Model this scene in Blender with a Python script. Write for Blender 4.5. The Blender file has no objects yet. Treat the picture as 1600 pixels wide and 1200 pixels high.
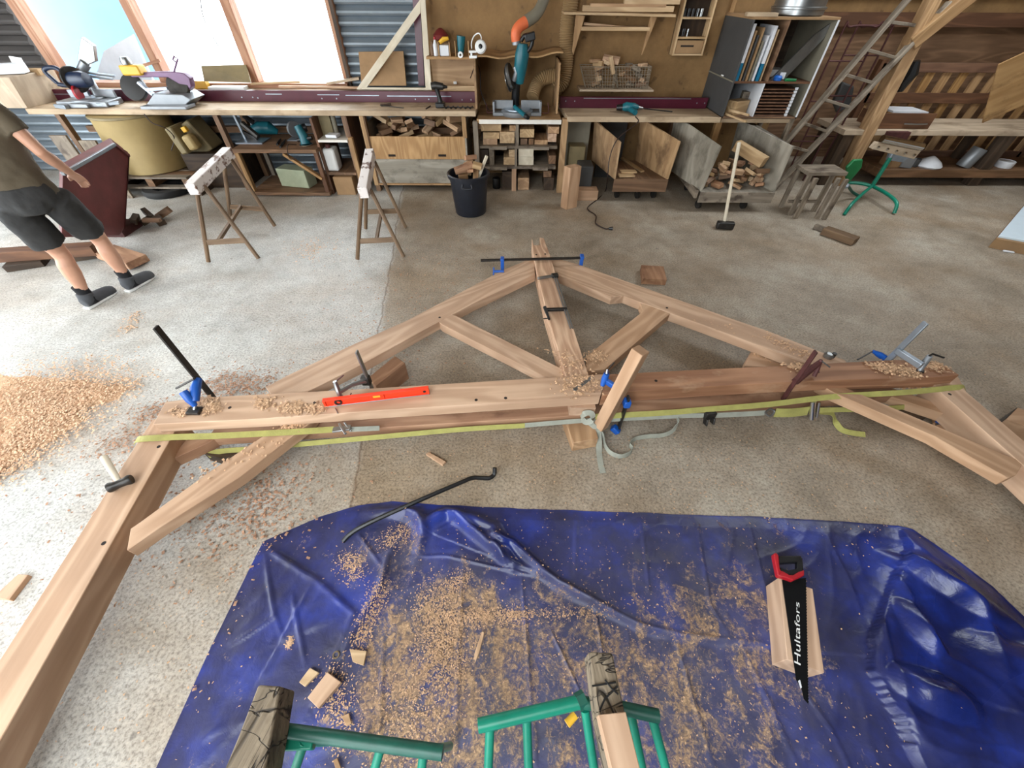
import bpy, bmesh, math, random
import numpy as np
from mathutils import Vector, Matrix, noise as mnoise
random.seed(7); rng = np.random.default_rng(7)
S = bpy.context.scene; C = S.collection
V = Vector
# ------------------------------------------------------------------ camera
FPX, PITCH, ROLL, CAMH = 606.0, math.radians(46), math.radians(-0.3), 2.0
_fw = V((0, math.cos(PITCH), -math.sin(PITCH))); _r = V((1, 0, 0)); _d = V((0, -math.sin(PITCH), -math.cos(PITCH)))
CR = _r*math.cos(ROLL)+_d*math.sin(ROLL); CD = -_r*math.sin(ROLL)+_d*math.cos(ROLL); CO = V((0, 0, CAMH))
cam = bpy.data.cameras.new('camera'); co = bpy.data.objects.new('camera', cam); C.objects.link(co)
cam.sensor_fit = 'HORIZONTAL'; cam.sensor_width = 36; cam.lens = FPX/1600*36; cam.clip_start = .02
co.matrix_world = Matrix(((CR.x, -CD.x, -_fw.x, 0), (CR.y, -CD.y, -_fw.y, 0), (CR.z, -CD.z, -_fw.z, CAMH), (0, 0, 0, 1)))
S.camera = co
def ray(u, v): return _fw+CR*((u-800)/FPX)+CD*((v-600)/FPX)
def G(u, v, z=0.0):                     # point at height z seen at pixel u, v
    d = ray(u, v); return CO+d*((z-CAMH)/d.z)
def W(u, v, y):                         # point in the vertical plane at depth y
    d = ray(u, v); return CO+d*(y/d.y)
def X_(u, v, x):
    d = ray(u, v); return CO+d*(x/d.x)
# ------------------------------------------------------------------ world and light
S.view_settings.view_transform = 'Standard'; S.view_settings.look = 'None'; S.view_settings.gamma = 1
S.view_settings.use_curve_mapping = False; S.view_settings.exposure = 0.2
w = bpy.data.worlds.new('world'); S.world = w; w.use_nodes = True
bg = w.node_tree.nodes['Background']; bg.inputs[0].default_value = (0.90, 0.96, 1.0, 1); bg.inputs[1].default_value = 8.6
def area(name, loc, rot, sx, sy, power=0, col=(1, 1, 1), portal=False):
    l = bpy.data.lights.new(name, 'AREA'); l.shape = 'RECTANGLE'; l.size = sx; l.size_y = sy; l.energy = power; l.color = col
    if portal: l.cycles.is_portal = True
    o = bpy.data.objects.new(name, l); o.location = loc; o.rotation_euler = rot; C.objects.link(o); return o
R90 = math.pi/2
area('portal_left', (-7.62, 1.2, 1.9), (0, -R90, 0), 3.6, 6.4, portal=True)
area('portal_back', (-4.2, 6.62, 2.0), (-R90, 0, 0), 5.0, 1.9, portal=True)
area('portal_roof', (-1.6, -2.7, 4.12), (0, 0, 0), 4.4, 3.4, portal=True)  # unseen roof opening, added as a light source
area('portal_roof_right', (4.8, 4.8, 4.12), (0, 0, 0), 2.8, 1.6, portal=True)  # second unseen roof opening, added to brighten the right side
area('portal_front', (-4.4, -4.62, 1.9), (R90, 0, 0), 5.0, 3.6, portal=True)  # unseen front opening, sized and shifted to shape the light
# ------------------------------------------------------------------ materials
def srgb(r, g, b):
    f = lambda c: (c/255/12.92) if c/255 <= .04045 else ((c/255+.055)/1.055)**2.4
    return (f(r), f(g), f(b), 1)
def newmat(name):
    m = bpy.data.materials.new(name); m.use_nodes = True; nt = m.node_tree
    return m, nt, nt.nodes['Principled BSDF']
def N(nt, t, **k):
    n = nt.nodes.new(t)
    for a, b in k.items():
        if a in ('op',): n.operation = b
        else: setattr(n, a, b)
    return n
def ramp(nt, stops):
    r = nt.nodes.new('ShaderNodeValToRGB'); e = r.color_ramp.elements
    while len(e) < len(stops): e.new(.5)
    for i, (p, c) in enumerate(stops): e[i].position = p; e[i].color = c
    return r
def math_(nt, op, a, b=None, c=None):
    n = nt.nodes.new('ShaderNodeMath'); n.operation = op
    for i, x in enumerate((a, b, c)):
        if x is None: continue
        if isinstance(x, (int, float)): n.inputs[i].default_value = x
        else: nt.links.new(x, n.inputs[i])
    return n.outputs[0]
def mixc(nt, f, a, b, mode='MIX'):
    n = nt.nodes.new('ShaderNodeMix'); n.data_type = 'RGBA'; n.blend_type = mode
    for i, x in ((0, f), (6, a), (7, b)):
        if isinstance(x, (int, float, tuple)): n.inputs[i].default_value = x
        else: nt.links.new(x, n.inputs[i])
    return n.outputs[2]
def noise_(nt, vec, sc, det=4, rough=.55, dist=0):
    n = nt.nodes.new('ShaderNodeTexNoise'); n.inputs['Scale'].default_value = sc; n.inputs['Detail'].default_value = det
    n.inputs['Roughness'].default_value = rough; n.inputs['Distortion'].default_value = dist
    if vec is not None: nt.links.new(vec, n.inputs['Vector'])
    return n.outputs['Fac']
def objcoord(nt, scale=(1, 1, 1), world=False):
    tc = nt.nodes.new('ShaderNodeTexCoord'); mp = nt.nodes.new('ShaderNodeMapping'); mp.inputs['Scale'].default_value = scale
    if world:
        g = nt.nodes.new('ShaderNodeNewGeometry'); nt.links.new(g.outputs['Position'], mp.inputs[0]); return mp.outputs[0]
    oi = nt.nodes.new('ShaderNodeObjectInfo'); ml = math_(nt, 'MULTIPLY', oi.outputs['Random'], 37.0)
    ad = nt.nodes.new('ShaderNodeVectorMath'); ad.operation = 'ADD'
    nt.links.new(tc.outputs['Object'], ad.inputs[0]); nt.links.new(ml, ad.inputs[1])
    nt.links.new(ad.outputs[0], mp.inputs[0]); return mp.outputs[0]
def bump(nt, b, h, st=.3, dist=.01):
    n = nt.nodes.new('ShaderNodeBump'); n.inputs['Strength'].default_value = st; n.inputs['Distance'].default_value = dist
    nt.links.new(h, n.inputs['Height']); nt.links.new(n.outputs[0], b.inputs['Normal'])
def smat(name, c, rough=.5, metal=0, var=.12, sc=8, spec=.5, bmp=.1):
    m, nt, b = newmat(name); v = objcoord(nt)
    f = noise_(nt, v, sc, 5, .6)
    rp = ramp(nt, [(.25, tuple(x*(1-var*1.6) for x in c[:3])+(1,)), (.75, tuple(min(1, x*(1+var)) for x in c[:3])+(1,))])
    nt.links.new(f, rp.inputs[0]); nt.links.new(rp.outputs[0], b.inputs['Base Color'])
    b.inputs['Roughness'].default_value = rough; b.inputs['Metallic'].default_value = metal; b.inputs['Specular IOR Level'].default_value = spec
    if bmp: bump(nt, b, noise_(nt, v, sc*6, 3), bmp, .004)
    return m
def wood(name, c1, c2, rings=22, rough=.62, var=.16, fine=.35, stain=None, stsc=2.2, stpos=(.52, .66), dark=None):
    """grain runs along the local X axis of the object"""
    m, nt, b = newmat(name)
    v1 = objcoord(nt, (.45, 3.2, 3.2)); v2 = objcoord(nt, (3, 60, 60)); v3 = objcoord(nt, (1, 1, 1))
    n1 = noise_(nt, v1, 1.6, 2, .45, .35)
    s = math_(nt, 'SINE', math_(nt, 'MULTIPLY', n1, float(rings)*3.1)); s = math_(nt, 'MULTIPLY_ADD', s, .5, .5)
    s = math_(nt, 'POWER', s, 1.7)
    n2 = noise_(nt, v2, 1.0, 4, .6)
    f = math_(nt, 'ADD', math_(nt, 'MULTIPLY', s, .55), math_(nt, 'MULTIPLY', n2, fine*1.6))
    rp = ramp(nt, [(.0, c1), (1.0, c2)]); nt.links.new(f, rp.inputs[0]); col = rp.outputs[0]
    big = noise_(nt, v3, 1.7, 3, .6)
    rb = ramp(nt, [(.3, (.80, .78, .76, 1)), (.7, (1.08, 1.07, 1.05, 1))]); nt.links.new(big, rb.inputs[0])
    col = mixc(nt, 1.0, col, rb.outputs[0], 'MULTIPLY')
    if stain:
        q = noise_(nt, objcoord(nt, (1, 1.6, 1.6)), stsc, 5, .65)
        rs = ramp(nt, [(stpos[0], (0, 0, 0, 1)), (stpos[1], (1, 1, 1, 1))]); nt.links.new(q, rs.inputs[0])
        col = mixc(nt, rs.outputs[0], col, stain)
    oi = nt.nodes.new('ShaderNodeObjectInfo')
    hs = nt.nodes.new('ShaderNodeHueSaturation'); nt.links.new(col, hs.inputs['Color'])
    nt.links.new(math_(nt, 'MULTIPLY_ADD', oi.outputs['Random'], var, 1-var*.5), hs.inputs['Value'])
    nt.links.new(math_(nt, 'MULTIPLY_ADD', oi.outputs['Random'], -.16, 1.08), hs.inputs['Saturation'])
    nt.links.new(hs.outputs[0], b.inputs['Base Color']); b.inputs['Roughness'].default_value = rough
    b.inputs['Specular IOR Level'].default_value = .35
    bump(nt, b, f, .25, .0025); return m
M = {}
M['oak'] = wood('oak_fresh', srgb(170, 136, 108), srgb(206, 174, 146), 13, var=.10, fine=.3)
M['oak2'] = wood('oak_fresh_darker', srgb(142, 102, 76), srgb(186, 146, 114), 13, var=.1, stain=srgb(116, 80, 58), stsc=3, stpos=(.56, .7))
M['walnutish'] = wood('reddish_plank', srgb(124, 84, 60), srgb(178, 134, 102), 10, var=.08, stain=srgb(190, 158, 128), stsc=1.6, stpos=(.55, .7))
M['pine'] = wood('pine', srgb(166, 136, 100), srgb(206, 178, 140), 18, var=.2)
M['offcut'] = wood('offcut_wood', srgb(148, 114, 84), srgb(202, 168, 132), 18, var=.45)
M['ply'] = wood('plywood_sheet', srgb(150, 116, 80), srgb(188, 154, 112), 10, var=.16, stain=srgb(120, 92, 64), stsc=2.5)
M['plyorange'] = wood('plywood_orange', srgb(160, 122, 82), srgb(200, 164, 120), 22, var=.05)
M['greyply'] = wood('grey_plywood', srgb(128, 122, 110), srgb(168, 162, 150), 8, var=.1, stain=srgb(92, 86, 76), stsc=4, stpos=(.5, .72))
M['brown'] = wood('brown_stained_timber', srgb(98, 74, 54), srgb(140, 108, 82), 14, var=.2)
M['bench'] = wood('bench_board', srgb(166, 146, 122), srgb(202, 182, 156), 8, var=.06, stain=srgb(148, 128, 104))
M['redbrown'] = wood('red_brown_timber', srgb(86, 60, 46), srgb(124, 90, 68), 12, var=.2)
M['dark'] = wood('dark_old_timber', srgb(46, 36, 28), srgb(80, 64, 50), 12, var=.3)
M['grey'] = wood('weathered_grey_timber', srgb(104, 94, 82), srgb(150, 138, 122), 16, var=.2, stain=srgb(78, 66, 56), stsc=5)
M['oldblock'] = wood('old_cracked_timber', srgb(70, 58, 46), srgb(128, 112, 92), 30, var=.1, fine=.7, stain=srgb(44, 34, 26), stsc=9, stpos=(.55, .66))
M['paintwood'] = wood('painted_trestle_top', srgb(96, 66, 54), srgb(132, 100, 84), 14, var=.1, stain=srgb(226, 218, 214), stsc=7, stpos=(.40, .47))
M['legwood'] = wood('trestle_leg_wood', srgb(92, 72, 54), srgb(134, 110, 86), 12, var=.2)
M['palewood'] = wood('pale_board', srgb(206, 196, 176), srgb(228, 220, 202), 8, var=.08, stain=srgb(196, 184, 160))
M['gold'] = wood('golden_post', srgb(136, 102, 66), srgb(184, 148, 104), 16, var=.1)
M['maroon'] = smat('maroon_paint', srgb(78, 22, 40), .35, 0, .1)
M['maroon2'] = smat('maroon_worn_metal', srgb(104, 50, 48), .55, 0, .25, 5)
M['white'] = smat('white_plastic', srgb(225, 226, 224), .4, 0, .04)
M['whitepaint'] = smat('white_edge_paint', srgb(226, 222, 212), .5, 0, .08)
M['black'] = smat('black_plastic', srgb(22, 23, 25), .4, 0, .2)
M['blackrub'] = smat('black_rubber', srgb(26, 26, 28), .7, 0, .2)
M['bucket'] = smat('black_bucket', srgb(24, 28, 38), .45, 0, .2)
M['steel'] = smat('steel', srgb(150, 152, 152), .32, .85, .15)
M['dsteel'] = smat('dark_steel', srgb(62, 60, 58), .42, .7, .25, 20)
M['galv'] = smat('galvanised_steel', srgb(160, 170, 180), .35, .75, .12)
M['chrome'] = smat('polished_steel', srgb(205, 205, 205), .12, 1, .04, bmp=0)
M['alu'] = smat('cast_aluminium', srgb(138, 142, 146), .4, .5, .1)
M['blue'] = smat('blue_clamp_paint', srgb(24, 84, 170), .35, 0, .12)
M['navy'] = smat('navy_tool_body', srgb(20, 36, 62), .4, 0, .12)
M['teal'] = smat('teal_tool_body', srgb(20, 96, 108), .4, 0, .12)
M['green'] = smat('green_tube_paint', srgb(16, 124, 100), .35, 0, .16, 10)
M['green2'] = smat('dark_green_paint', srgb(20, 84, 70), .45, 0, .25, 10)
M['red'] = smat('red_plastic', srgb(158, 24, 34), .4, 0, .1)
M['levelred'] = smat('orange_red_level', srgb(236, 62, 28), .4, 0, .05)
M['yellow'] = smat('yellow_plastic', srgb(220, 170, 50), .45, 0, .08)
M['purple'] = smat('purple_paint', srgb(112, 82, 112), .4, .1, .1)
M['drum'] = smat('yellowed_drum', srgb(168, 146, 98), .6, 0, .12, 3)
M['drab'] = smat('drab_case', srgb(132, 118, 84), .6, 0, .15, 5)
M['mint'] = smat('pale_green_metal', srgb(170, 178, 150), .5, .1, .12, 7)
M['rust'] = smat('rusty_clamp', srgb(84, 46, 44), .65, .2, .25, 18)
M['duct'] = smat('tan_duct', srgb(150, 122, 84), .75, 0, .08)
M['hose'] = smat('grey_hose', srgb(122, 116, 100), .6, 0, .1)
M['orange'] = smat('orange_cuff', srgb(222, 110, 66), .55, 0, .1)
M['slate'] = smat('dark_grey_panel', srgb(66, 66, 66), .6, 0, .15, 4)
M['paper'] = smat('paper_white', srgb(214, 216, 220), .7, 0, .06)
M['binderblue'] = smat('binder_blue', srgb(10, 104, 138), .5, 0, .08)
M['card'] = smat('cardboard_brown', srgb(152, 120, 84), .75, 0, .12)
M['cable'] = smat('brown_cable', srgb(44, 28, 24), .5, 0, .1)
M['strap'] = smat('yellow_strap', srgb(160, 156, 88), .8, 0, .14, 14, bmp=.4)
M['strapgrey'] = smat('grey_strap', srgb(150, 152, 140), .8, 0, .12, 14, bmp=.4)
M['skin'] = smat('skin', srgb(196, 148, 122), .55, 0, .08, 6)
M['shirt'] = smat('olive_shirt', srgb(88, 78, 62), .9, 0, .12, 5, bmp=.5)
M['shorts'] = smat('black_shorts', srgb(46, 46, 46), .85, 0, .3, 5, bmp=.5)
M['sock'] = smat('black_sock', srgb(22, 22, 26), .9, 0, .1)
M['shoe'] = smat('grey_shoe', srgb(70, 72, 76), .8, 0, .15)
M['hair'] = smat('brown_hair', srgb(66, 48, 34), .8, 0, .2, 30)
M['tyre'] = smat('tyre_rubber', srgb(28, 28, 28), .8, 0, .2)
M['chip'] = smat('wood_shaving', srgb(206, 168, 132), .8, 0, .25, 30)
M['chipdark'] = smat('wood_shaving_brown', srgb(176, 136, 108), .8, 0, .25, 30)
M['hole'] = smat('dark_hole', srgb(30, 22, 18), .9, 0, .1)
M['wire'] = smat('wire_mesh', srgb(158, 146, 128), .4, .3, .1)
M['greengroove'] = smat('bright_green_plastic', srgb(24, 108, 60), .4)
M['brightblue'] = smat('bright_blue_plastic', srgb(30, 100, 190), .4)
M['whiteboard'] = smat('pale_blue_board', srgb(206, 222, 232), .5, 0, .03)
# wall and floor
def old_timber():
    m, nt, b = newmat('cracked_old_timber'); v = objcoord(nt, (1.2, 22, 22)); w_ = objcoord(nt, (1, 1, 1)); x_ = objcoord(nt, (14, 3, 3))
    base = ramp(nt, [(.3, srgb(84, 72, 58)), (.6, srgb(132, 118, 98)), (.8, srgb(160, 148, 126))]); nt.links.new(noise_(nt, v, 1.5, 6, .7), base.inputs[0])
    st = ramp(nt, [(.5, (1, 1, 1, 1)), (.68, (.45, .40, .34, 1))]); nt.links.new(noise_(nt, w_, 8, 5, .6), st.inputs[0])
    col = mixc(nt, 1.0, base.outputs[0], st.outputs[0], 'MULTIPLY')
    c1 = math_(nt, 'ABSOLUTE', math_(nt, 'SUBTRACT', noise_(nt, objcoord(nt, (1, 9, 9)), 1.6, 3, .5, .6), .5)); r1 = ramp(nt, [(.0, (0, 0, 0, 1)), (.012, (1, 1, 1, 1))]); nt.links.new(c1, r1.inputs[0])
    c2 = math_(nt, 'ABSOLUTE', math_(nt, 'SUBTRACT', noise_(nt, x_, 1.5, 3, .5, .5), .5)); r2 = ramp(nt, [(.0, (0, 0, 0, 1)), (.010, (1, 1, 1, 1))]); nt.links.new(c2, r2.inputs[0])
    k = math_(nt, 'MULTIPLY', r1.outputs[0], r2.outputs[0]); col = mixc(nt, k, srgb(34, 26, 20), col)
    nt.links.new(col, b.inputs['Base Color']); b.inputs['Roughness'].default_value = .85; bump(nt, b, math_(nt, 'ADD', math_(nt, 'MULTIPLY', k, 2.0), noise_(nt, v, 3, 4)), .8, .006); return m
M['oldblock'] = old_timber()
M['dullred'] = smat('dull_red_plastic', srgb(116, 34, 32), .6, 0, .2)
M['oakking'] = wood('oak_streaky', srgb(150, 108, 80), srgb(212, 178, 148), 26, var=.04, fine=.5)
M['bladeblack'] = smat('black_blade', srgb(10, 11, 12), .75, 0, .1, spec=.15)
M['heap'] = smat('pale_shaving', srgb(226, 190, 156), .9, 0, .2, 30)
def fibre():
    m, nt, b = newmat('fibreboard_wall'); v = objcoord(nt, world=True)
    r = ramp(nt, [(.3, srgb(116, 88, 54)), (.7, srgb(150, 116, 74))]); nt.links.new(noise_(nt, v, 2.2, 6, .7), r.inputs[0])
    r2 = ramp(nt, [(.66, (0, 0, 0, 1)), (.72, (1, 1, 1, 1))]); nt.links.new(noise_(nt, v, 9, 2), r2.inputs[0])
    nt.links.new(mixc(nt, math_(nt, 'MULTIPLY', r2.outputs[0], .5), r.outputs[0], srgb(80, 58, 38)), b.inputs['Base Color'])
    b.inputs['Roughness'].default_value = .85; bump(nt, b, noise_(nt, v, 60, 3), .2, .004); return m
M['fibre'] = fibre()
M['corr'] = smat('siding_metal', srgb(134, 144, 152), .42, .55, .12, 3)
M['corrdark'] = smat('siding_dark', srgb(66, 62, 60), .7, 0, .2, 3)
M['ceil'] = smat('ceiling_boards', srgb(150, 130, 104), .8, 0, .1, 2)
M['outwhite'] = smat('outside_gravel', srgb(226, 228, 230), .9, 0, .05, 2)
M['outblue'] = smat('outside_blue_sheet', srgb(132, 168, 200), .8, 0, .05, 2)
def glass():
    m, nt, b = newmat('window_glass'); b.inputs['Roughness'].default_value = 0.0; b.inputs['Transmission Weight'].default_value = 1
    b.inputs['IOR'].default_value = 1.02; b.inputs['Base Color'].default_value = (.97, .99, 1, 1); return m
M['glass'] = glass()
def floor_mat():
    m, nt, b = newmat('concrete_floor'); v = objcoord(nt, world=True)
    g = nt.nodes.new('ShaderNodeNewGeometry'); sp = nt.nodes.new('ShaderNodeSeparateXYZ'); nt.links.new(g.outputs['Position'], sp.inputs[0])
    a = G(612, 400); c = G(548, 790); k = (a.x-c.x)/(a.y-c.y)
    xx = math_(nt, 'SUBTRACT', sp.outputs[0], math_(nt, 'MULTIPLY_ADD', sp.outputs[1], k, c.x-k*c.y))
    nz = noise_(nt, v, 1.6, 6, .65); nf = noise_(nt, v, 7, 8, .7); ng = noise_(nt, v, 70, 4, .7)
    xx2 = math_(nt, 'ADD', xx, math_(nt, 'MULTIPLY_ADD', noise_(nt, v, 3.5, 5, .6), .16, -.08))
    sr = ramp(nt, [(.49, (0, 0, 0, 1)), (.515, (1, 1, 1, 1))]); nt.links.new(math_(nt, 'MULTIPLY_ADD', xx2, .5, .5), sr.inputs[0])
    L = ramp(nt, [(.3, srgb(168, 168, 164)), (.5, srgb(192, 192, 188)), (.72, srgb(208, 208, 204))]); nt.links.new(nz, L.inputs[0])  # left slab's own pale grey, with some window light painted in
    Rr = ramp(nt, [(.32, srgb(134, 122, 106)), (.5, srgb(158, 146, 130)), (.68, srgb(176, 168, 154))]); nt.links.new(nz, Rr.inputs[0])
    # tan dust carried over the left slab around the tarpaulin and under the benches
    col = mixc(nt, sr.outputs[0], L.outputs[0], Rr.outputs[0])
    dv = ramp(nt, [(.45, (0, 0, 0, 1)), (.7, (1, 1, 1, 1))]); nt.links.new(noise_(nt, objcoord(nt, (1, 1.3, 1), world=True), .9, 5, .6), dv.inputs[0])
    col = mixc(nt, math_(nt, 'MULTIPLY', dv.outputs[0], .45), col, srgb(156, 130, 100))
    gp = nt.nodes.new('ShaderNodeNewGeometry')
    for (u_, v_, r_, s_) in ((490, 760, .55, .6), (300, 980, .45, .4), (700, 770, .7, .35), (200, 1180, .4, .35), (640, 440, .45, .45), (400, 300, 1.2, .15)):
        q_ = G(u_, v_); ds = nt.nodes.new('ShaderNodeVectorMath'); ds.operation = 'DISTANCE'; nt.links.new(gp.outputs['Position'], ds.inputs[0]); ds.inputs[1].default_value = q_
        mk = ramp(nt, [(.25, (1, 1, 1, 1)), (.9, (0, 0, 0, 1))]); nt.links.new(math_(nt, 'ADD', math_(nt, 'MULTIPLY', ds.outputs['Value'], .75/r_), math_(nt, 'MULTIPLY_ADD', nz, .8, -.4)), mk.inputs[0])
        col = mixc(nt, math_(nt, 'MULTIPLY', mk.outputs[0], s_), col, srgb(150, 130, 104))
    ck = ramp(nt, [(.0, (1, 1, 1, 1)), (.012, (0, 0, 0, 1))]); nt.links.new(math_(nt, 'ABSOLUTE', math_(nt, 'ADD', xx, math_(nt, 'MULTIPLY_ADD', noise_(nt, v, 2.5, 6, .6), .12, -.06))), ck.inputs[0])
    col = mixc(nt, math_(nt, 'MULTIPLY', ck.outputs[0], .7), col, srgb(96, 72, 52))
    f2 = ramp(nt, [(.3, (.80, .79, .77, 1)), (.55, (1, 1, 1, 1)), (.75, (1.1, 1.1, 1.1, 1))]); nt.links.new(nf, f2.inputs[0])
    col = mixc(nt, 1.0, col, f2.outputs[0], 'MULTIPLY')
    f3 = ramp(nt, [(.36, (.58, .56, .54, 1)), (.5, (1, 1, 1, 1)), (.64, (1.22, 1.22, 1.2, 1))]); nt.links.new(ng, f3.inputs[0])
    col = mixc(nt, 1.0, col, f3.outputs[0], 'MULTIPLY')
    # dark stains and droplets
    vo = nt.nodes.new('ShaderNodeTexVoronoi'); vo.inputs['Scale'].default_value = 4.2; nt.links.new(v, vo.inputs['Vector'])
    dr = ramp(nt, [(.035, (1, 1, 1, 1)), (.06, (0, 0, 0, 1))]); nt.links.new(vo.outputs['Distance'], dr.inputs[0])
    col = mixc(nt, math_(nt, 'MULTIPLY', dr.outputs[0], .55), col, srgb(90, 84, 78))
    nt.links.new(col, b.inputs['Base Color'])
    rr = ramp(nt, [(.35, (.42, .42, .42, 1)), (.7, (.72, .72, .72, 1))]); nt.links.new(nz, rr.inputs[0]); nt.links.new(rr.outputs[0], b.inputs['Roughness'])
    h = math_(nt, 'ADD', math_(nt, 'MULTIPLY', nf, .6), math_(nt, 'MULTIPLY', ng, math_(nt, 'MULTIPLY_ADD', sr.outputs[0], .5, .15)))
    bump(nt, b, h, .5, .012); return m
M['floor'] = floor_mat()
def tarp_mat():
    m, nt, b = newmat('blue_tarpaulin'); v = objcoord(nt, world=True)
    base = ramp(nt, [(.3, srgb(14, 20, 56)), (.5, srgb(20, 34, 96)), (.72, srgb(26, 56, 158))]); nt.links.new(noise_(nt, v, 3.2, 5, .6), base.inputs[0])
    at = nt.nodes.new('ShaderNodeVertexColor'); at.layer_name = 'dust'
    sp = nt.nodes.new('ShaderNodeSeparateColor'); nt.links.new(at.outputs[0], sp.inputs[0])
    n1 = noise_(nt, objcoord(nt, (1.5, 1, 1), world=True), 5.5, 10, .68, 1.2); n2 = noise_(nt, v, 60, 6, .75, .7)
    nn = math_(nt, 'ADD', math_(nt, 'MULTIPLY', n1, .62), math_(nt, 'MULTIPLY', n2, .38))
    f = math_(nt, 'SUBTRACT', nn, math_(nt, 'SUBTRACT', .682, math_(nt, 'MULTIPLY', sp.outputs[0], .25)))
    d1 = ramp(nt, [(.0, (0, 0, 0, 1)), (.10, (.8, .8, .8, 1))]); nt.links.new(f, d1.inputs[0])
    dc = ramp(nt, [(.35, srgb(96, 84, 78)), (.5, srgb(160, 130, 98)), (.66, srgb(214, 176, 130))]); nt.links.new(n2, dc.inputs[0])
    hz = math_(nt, 'MULTIPLY', sp.outputs[0], math_(nt, 'MULTIPLY', noise_(nt, v, 9, 6, .7, 1.0), 1.1))
    col = mixc(nt, hz, base.outputs[0], srgb(96, 92, 98))
    col = mixc(nt, d1.outputs[0], col, dc.outputs[0])
    nt.links.new(col, b.inputs['Base Color'])
    nt.links.new(math_(nt, 'MULTIPLY_ADD', d1.outputs[0], .5, math_(nt, 'MULTIPLY_ADD', sp.outputs[0], .3, .27)), b.inputs['Roughness'])
    b.inputs['Specular IOR Level'].default_value = .5
    h = math_(nt, 'ADD', math_(nt, 'MULTIPLY', noise_(nt, v, 14, 4, .6, .6), .5), math_(nt, 'MULTIPLY', math_(nt, 'MULTIPLY', d1.outputs[0], n2), .8))
    bump(nt, b, h, .5, .012); return m
M['tarp'] = tarp_mat()
# ------------------------------------------------------------------ mesh helpers
class MB:
    def __init__(s): s.v = []; s.f = []
    def add(s, vs, fs):
        o = len(s.v); s.v += [V(p) for p in vs]; s.f += [tuple(i+o for i in f) for f in fs]; return s
    def box(s, a, b):
        x0, y0, z0 = a; x1, y1, z1 = b
        return s.add([(x0, y0, z0), (x1, y0, z0), (x1, y1, z0), (x0, y1, z0), (x0, y0, z1), (x1, y0, z1), (x1, y1, z1), (x0, y1, z1)],
                     [(0, 3, 2, 1), (4, 5, 6, 7), (0, 1, 5, 4), (1, 2, 6, 5), (2, 3, 7, 6), (3, 0, 4, 7)])
    def bar(s, A, B, w, h, up=(0, 0, 1)):
        A = V(A); B = V(B); x = (B-A).normalized(); y = V(up).cross(x)
        if y.length < 1e-4: y = V((0, 1, 0)).cross(x)
        y.normalize(); z = x.cross(y); y = y*w/2; z = z*h/2
        vs = [A-y-z, A+y-z, A+y+z, A-y+z, B-y-z, B+y-z, B+y+z, B-y+z]
        return s.add(vs, [(0, 3, 2, 1), (4, 5, 6, 7), (0, 1, 5, 4), (1, 2, 6, 5), (2, 3, 7, 6), (3, 0, 4, 7)])
    def prism(s, pts, dvec):
        n = len(pts); pts = [V(p) for p in pts]; d = V(dvec)
        return s.add(pts+[p+d for p in pts], [tuple(range(n)), tuple(range(2*n-1, n-1, -1))]+[(i, i+n, (i+1) % n+n, (i+1) % n) for i in range(n)])
    def tube(s, pts, r, n=10, cap=True, flat=1.0, up=None):
        pts = [V(p) for p in pts]; rs = r if isinstance(r, (list, tuple)) else [r]*len(pts); base = len(s.v); prev = None
        for i, p in enumerate(pts):
            t = (pts[min(i+1, len(pts)-1)]-pts[max(i-1, 0)]).normalized()
            if prev is None:
                q = V(up) if up else (V((0, 0, 1)) if abs(t.z) < .9 else V((0, 1, 0)))
                a = q.cross(t).normalized()
            else: a = (prev-t*prev.dot(t)).normalized()
            prev = a; c = t.cross(a)
            for k in range(n):
                an = 2*math.pi*k/n; s.v.append(p+(a*math.cos(an)+c*math.sin(an)*flat)*rs[i])
        for i in range(len(pts)-1):
            for k in range(n):
                s.f.append((base+i*n+k, base+i*n+(k+1) % n, base+(i+1)*n+(k+1) % n, base+(i+1)*n+k))
        if cap: s.f.append(tuple(base+k for k in reversed(range(n)))); s.f.append(tuple(base+(len(pts)-1)*n+k for k in range(n)))
        return s
    def lathe(s, prof, c=(0, 0, 0), ax=(0, 0, 1), n=24, close=False):
        ax = V(ax).normalized(); a = (V((1, 0, 0)) if abs(ax.x) < .9 else V((0, 1, 0))); a = (a-ax*a.dot(ax)).normalized(); b_ = ax.cross(a); c = V(c); o = len(s.v)
        for r, h in prof:
            for k in range(n): an = 2*math.pi*k/n; s.v.append(c+ax*h+(a*math.cos(an)+b_*math.sin(an))*r)
        m = len(prof)
        for i in range(m if close else m-1):
            for k in range(n):
                j = (i+1) % m; s.f.append((o+i*n+k, o+i*n+(k+1) % n, o+j*n+(k+1) % n, o+j*n+k))
        if not close:
            s.f.append(tuple(o+k for k in reversed(range(n)))); s.f.append(tuple(o+(m-1)*n+k for k in range(n)))
        return s
    def ribbon(s, pts, wdir, wd, th=.003):
        """flat webbing following pts, width along wdir (one vector or one per point)"""
        pts = [V(p) for p in pts]; n = len(pts); o = len(s.v)
        for i, p in enumerate(pts):
            wv = V(wdir[i]) if isinstance(wdir, list) else V(wdir)
            t = (pts[min(i+1, n-1)]-pts[max(i-1, 0)]).normalized(); wv = (wv-t*wv.dot(t)).normalized(); nn = t.cross(wv)
            s.v += [p+wv*wd/2+nn*th/2, p-wv*wd/2+nn*th/2, p-wv*wd/2-nn*th/2, p+wv*wd/2-nn*th/2]
        for i in range(n-1):
            for k in range(4): s.f.append((o+i*4+k, o+i*4+(k+1) % 4, o+i*4+4+(k+1) % 4, o+i*4+4+k))
        s.f.append((o+3, o+2, o+1, o)); s.f.append((o+n*4-4, o+n*4-3, o+n*4-2, o+n*4-1)); return s
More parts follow.
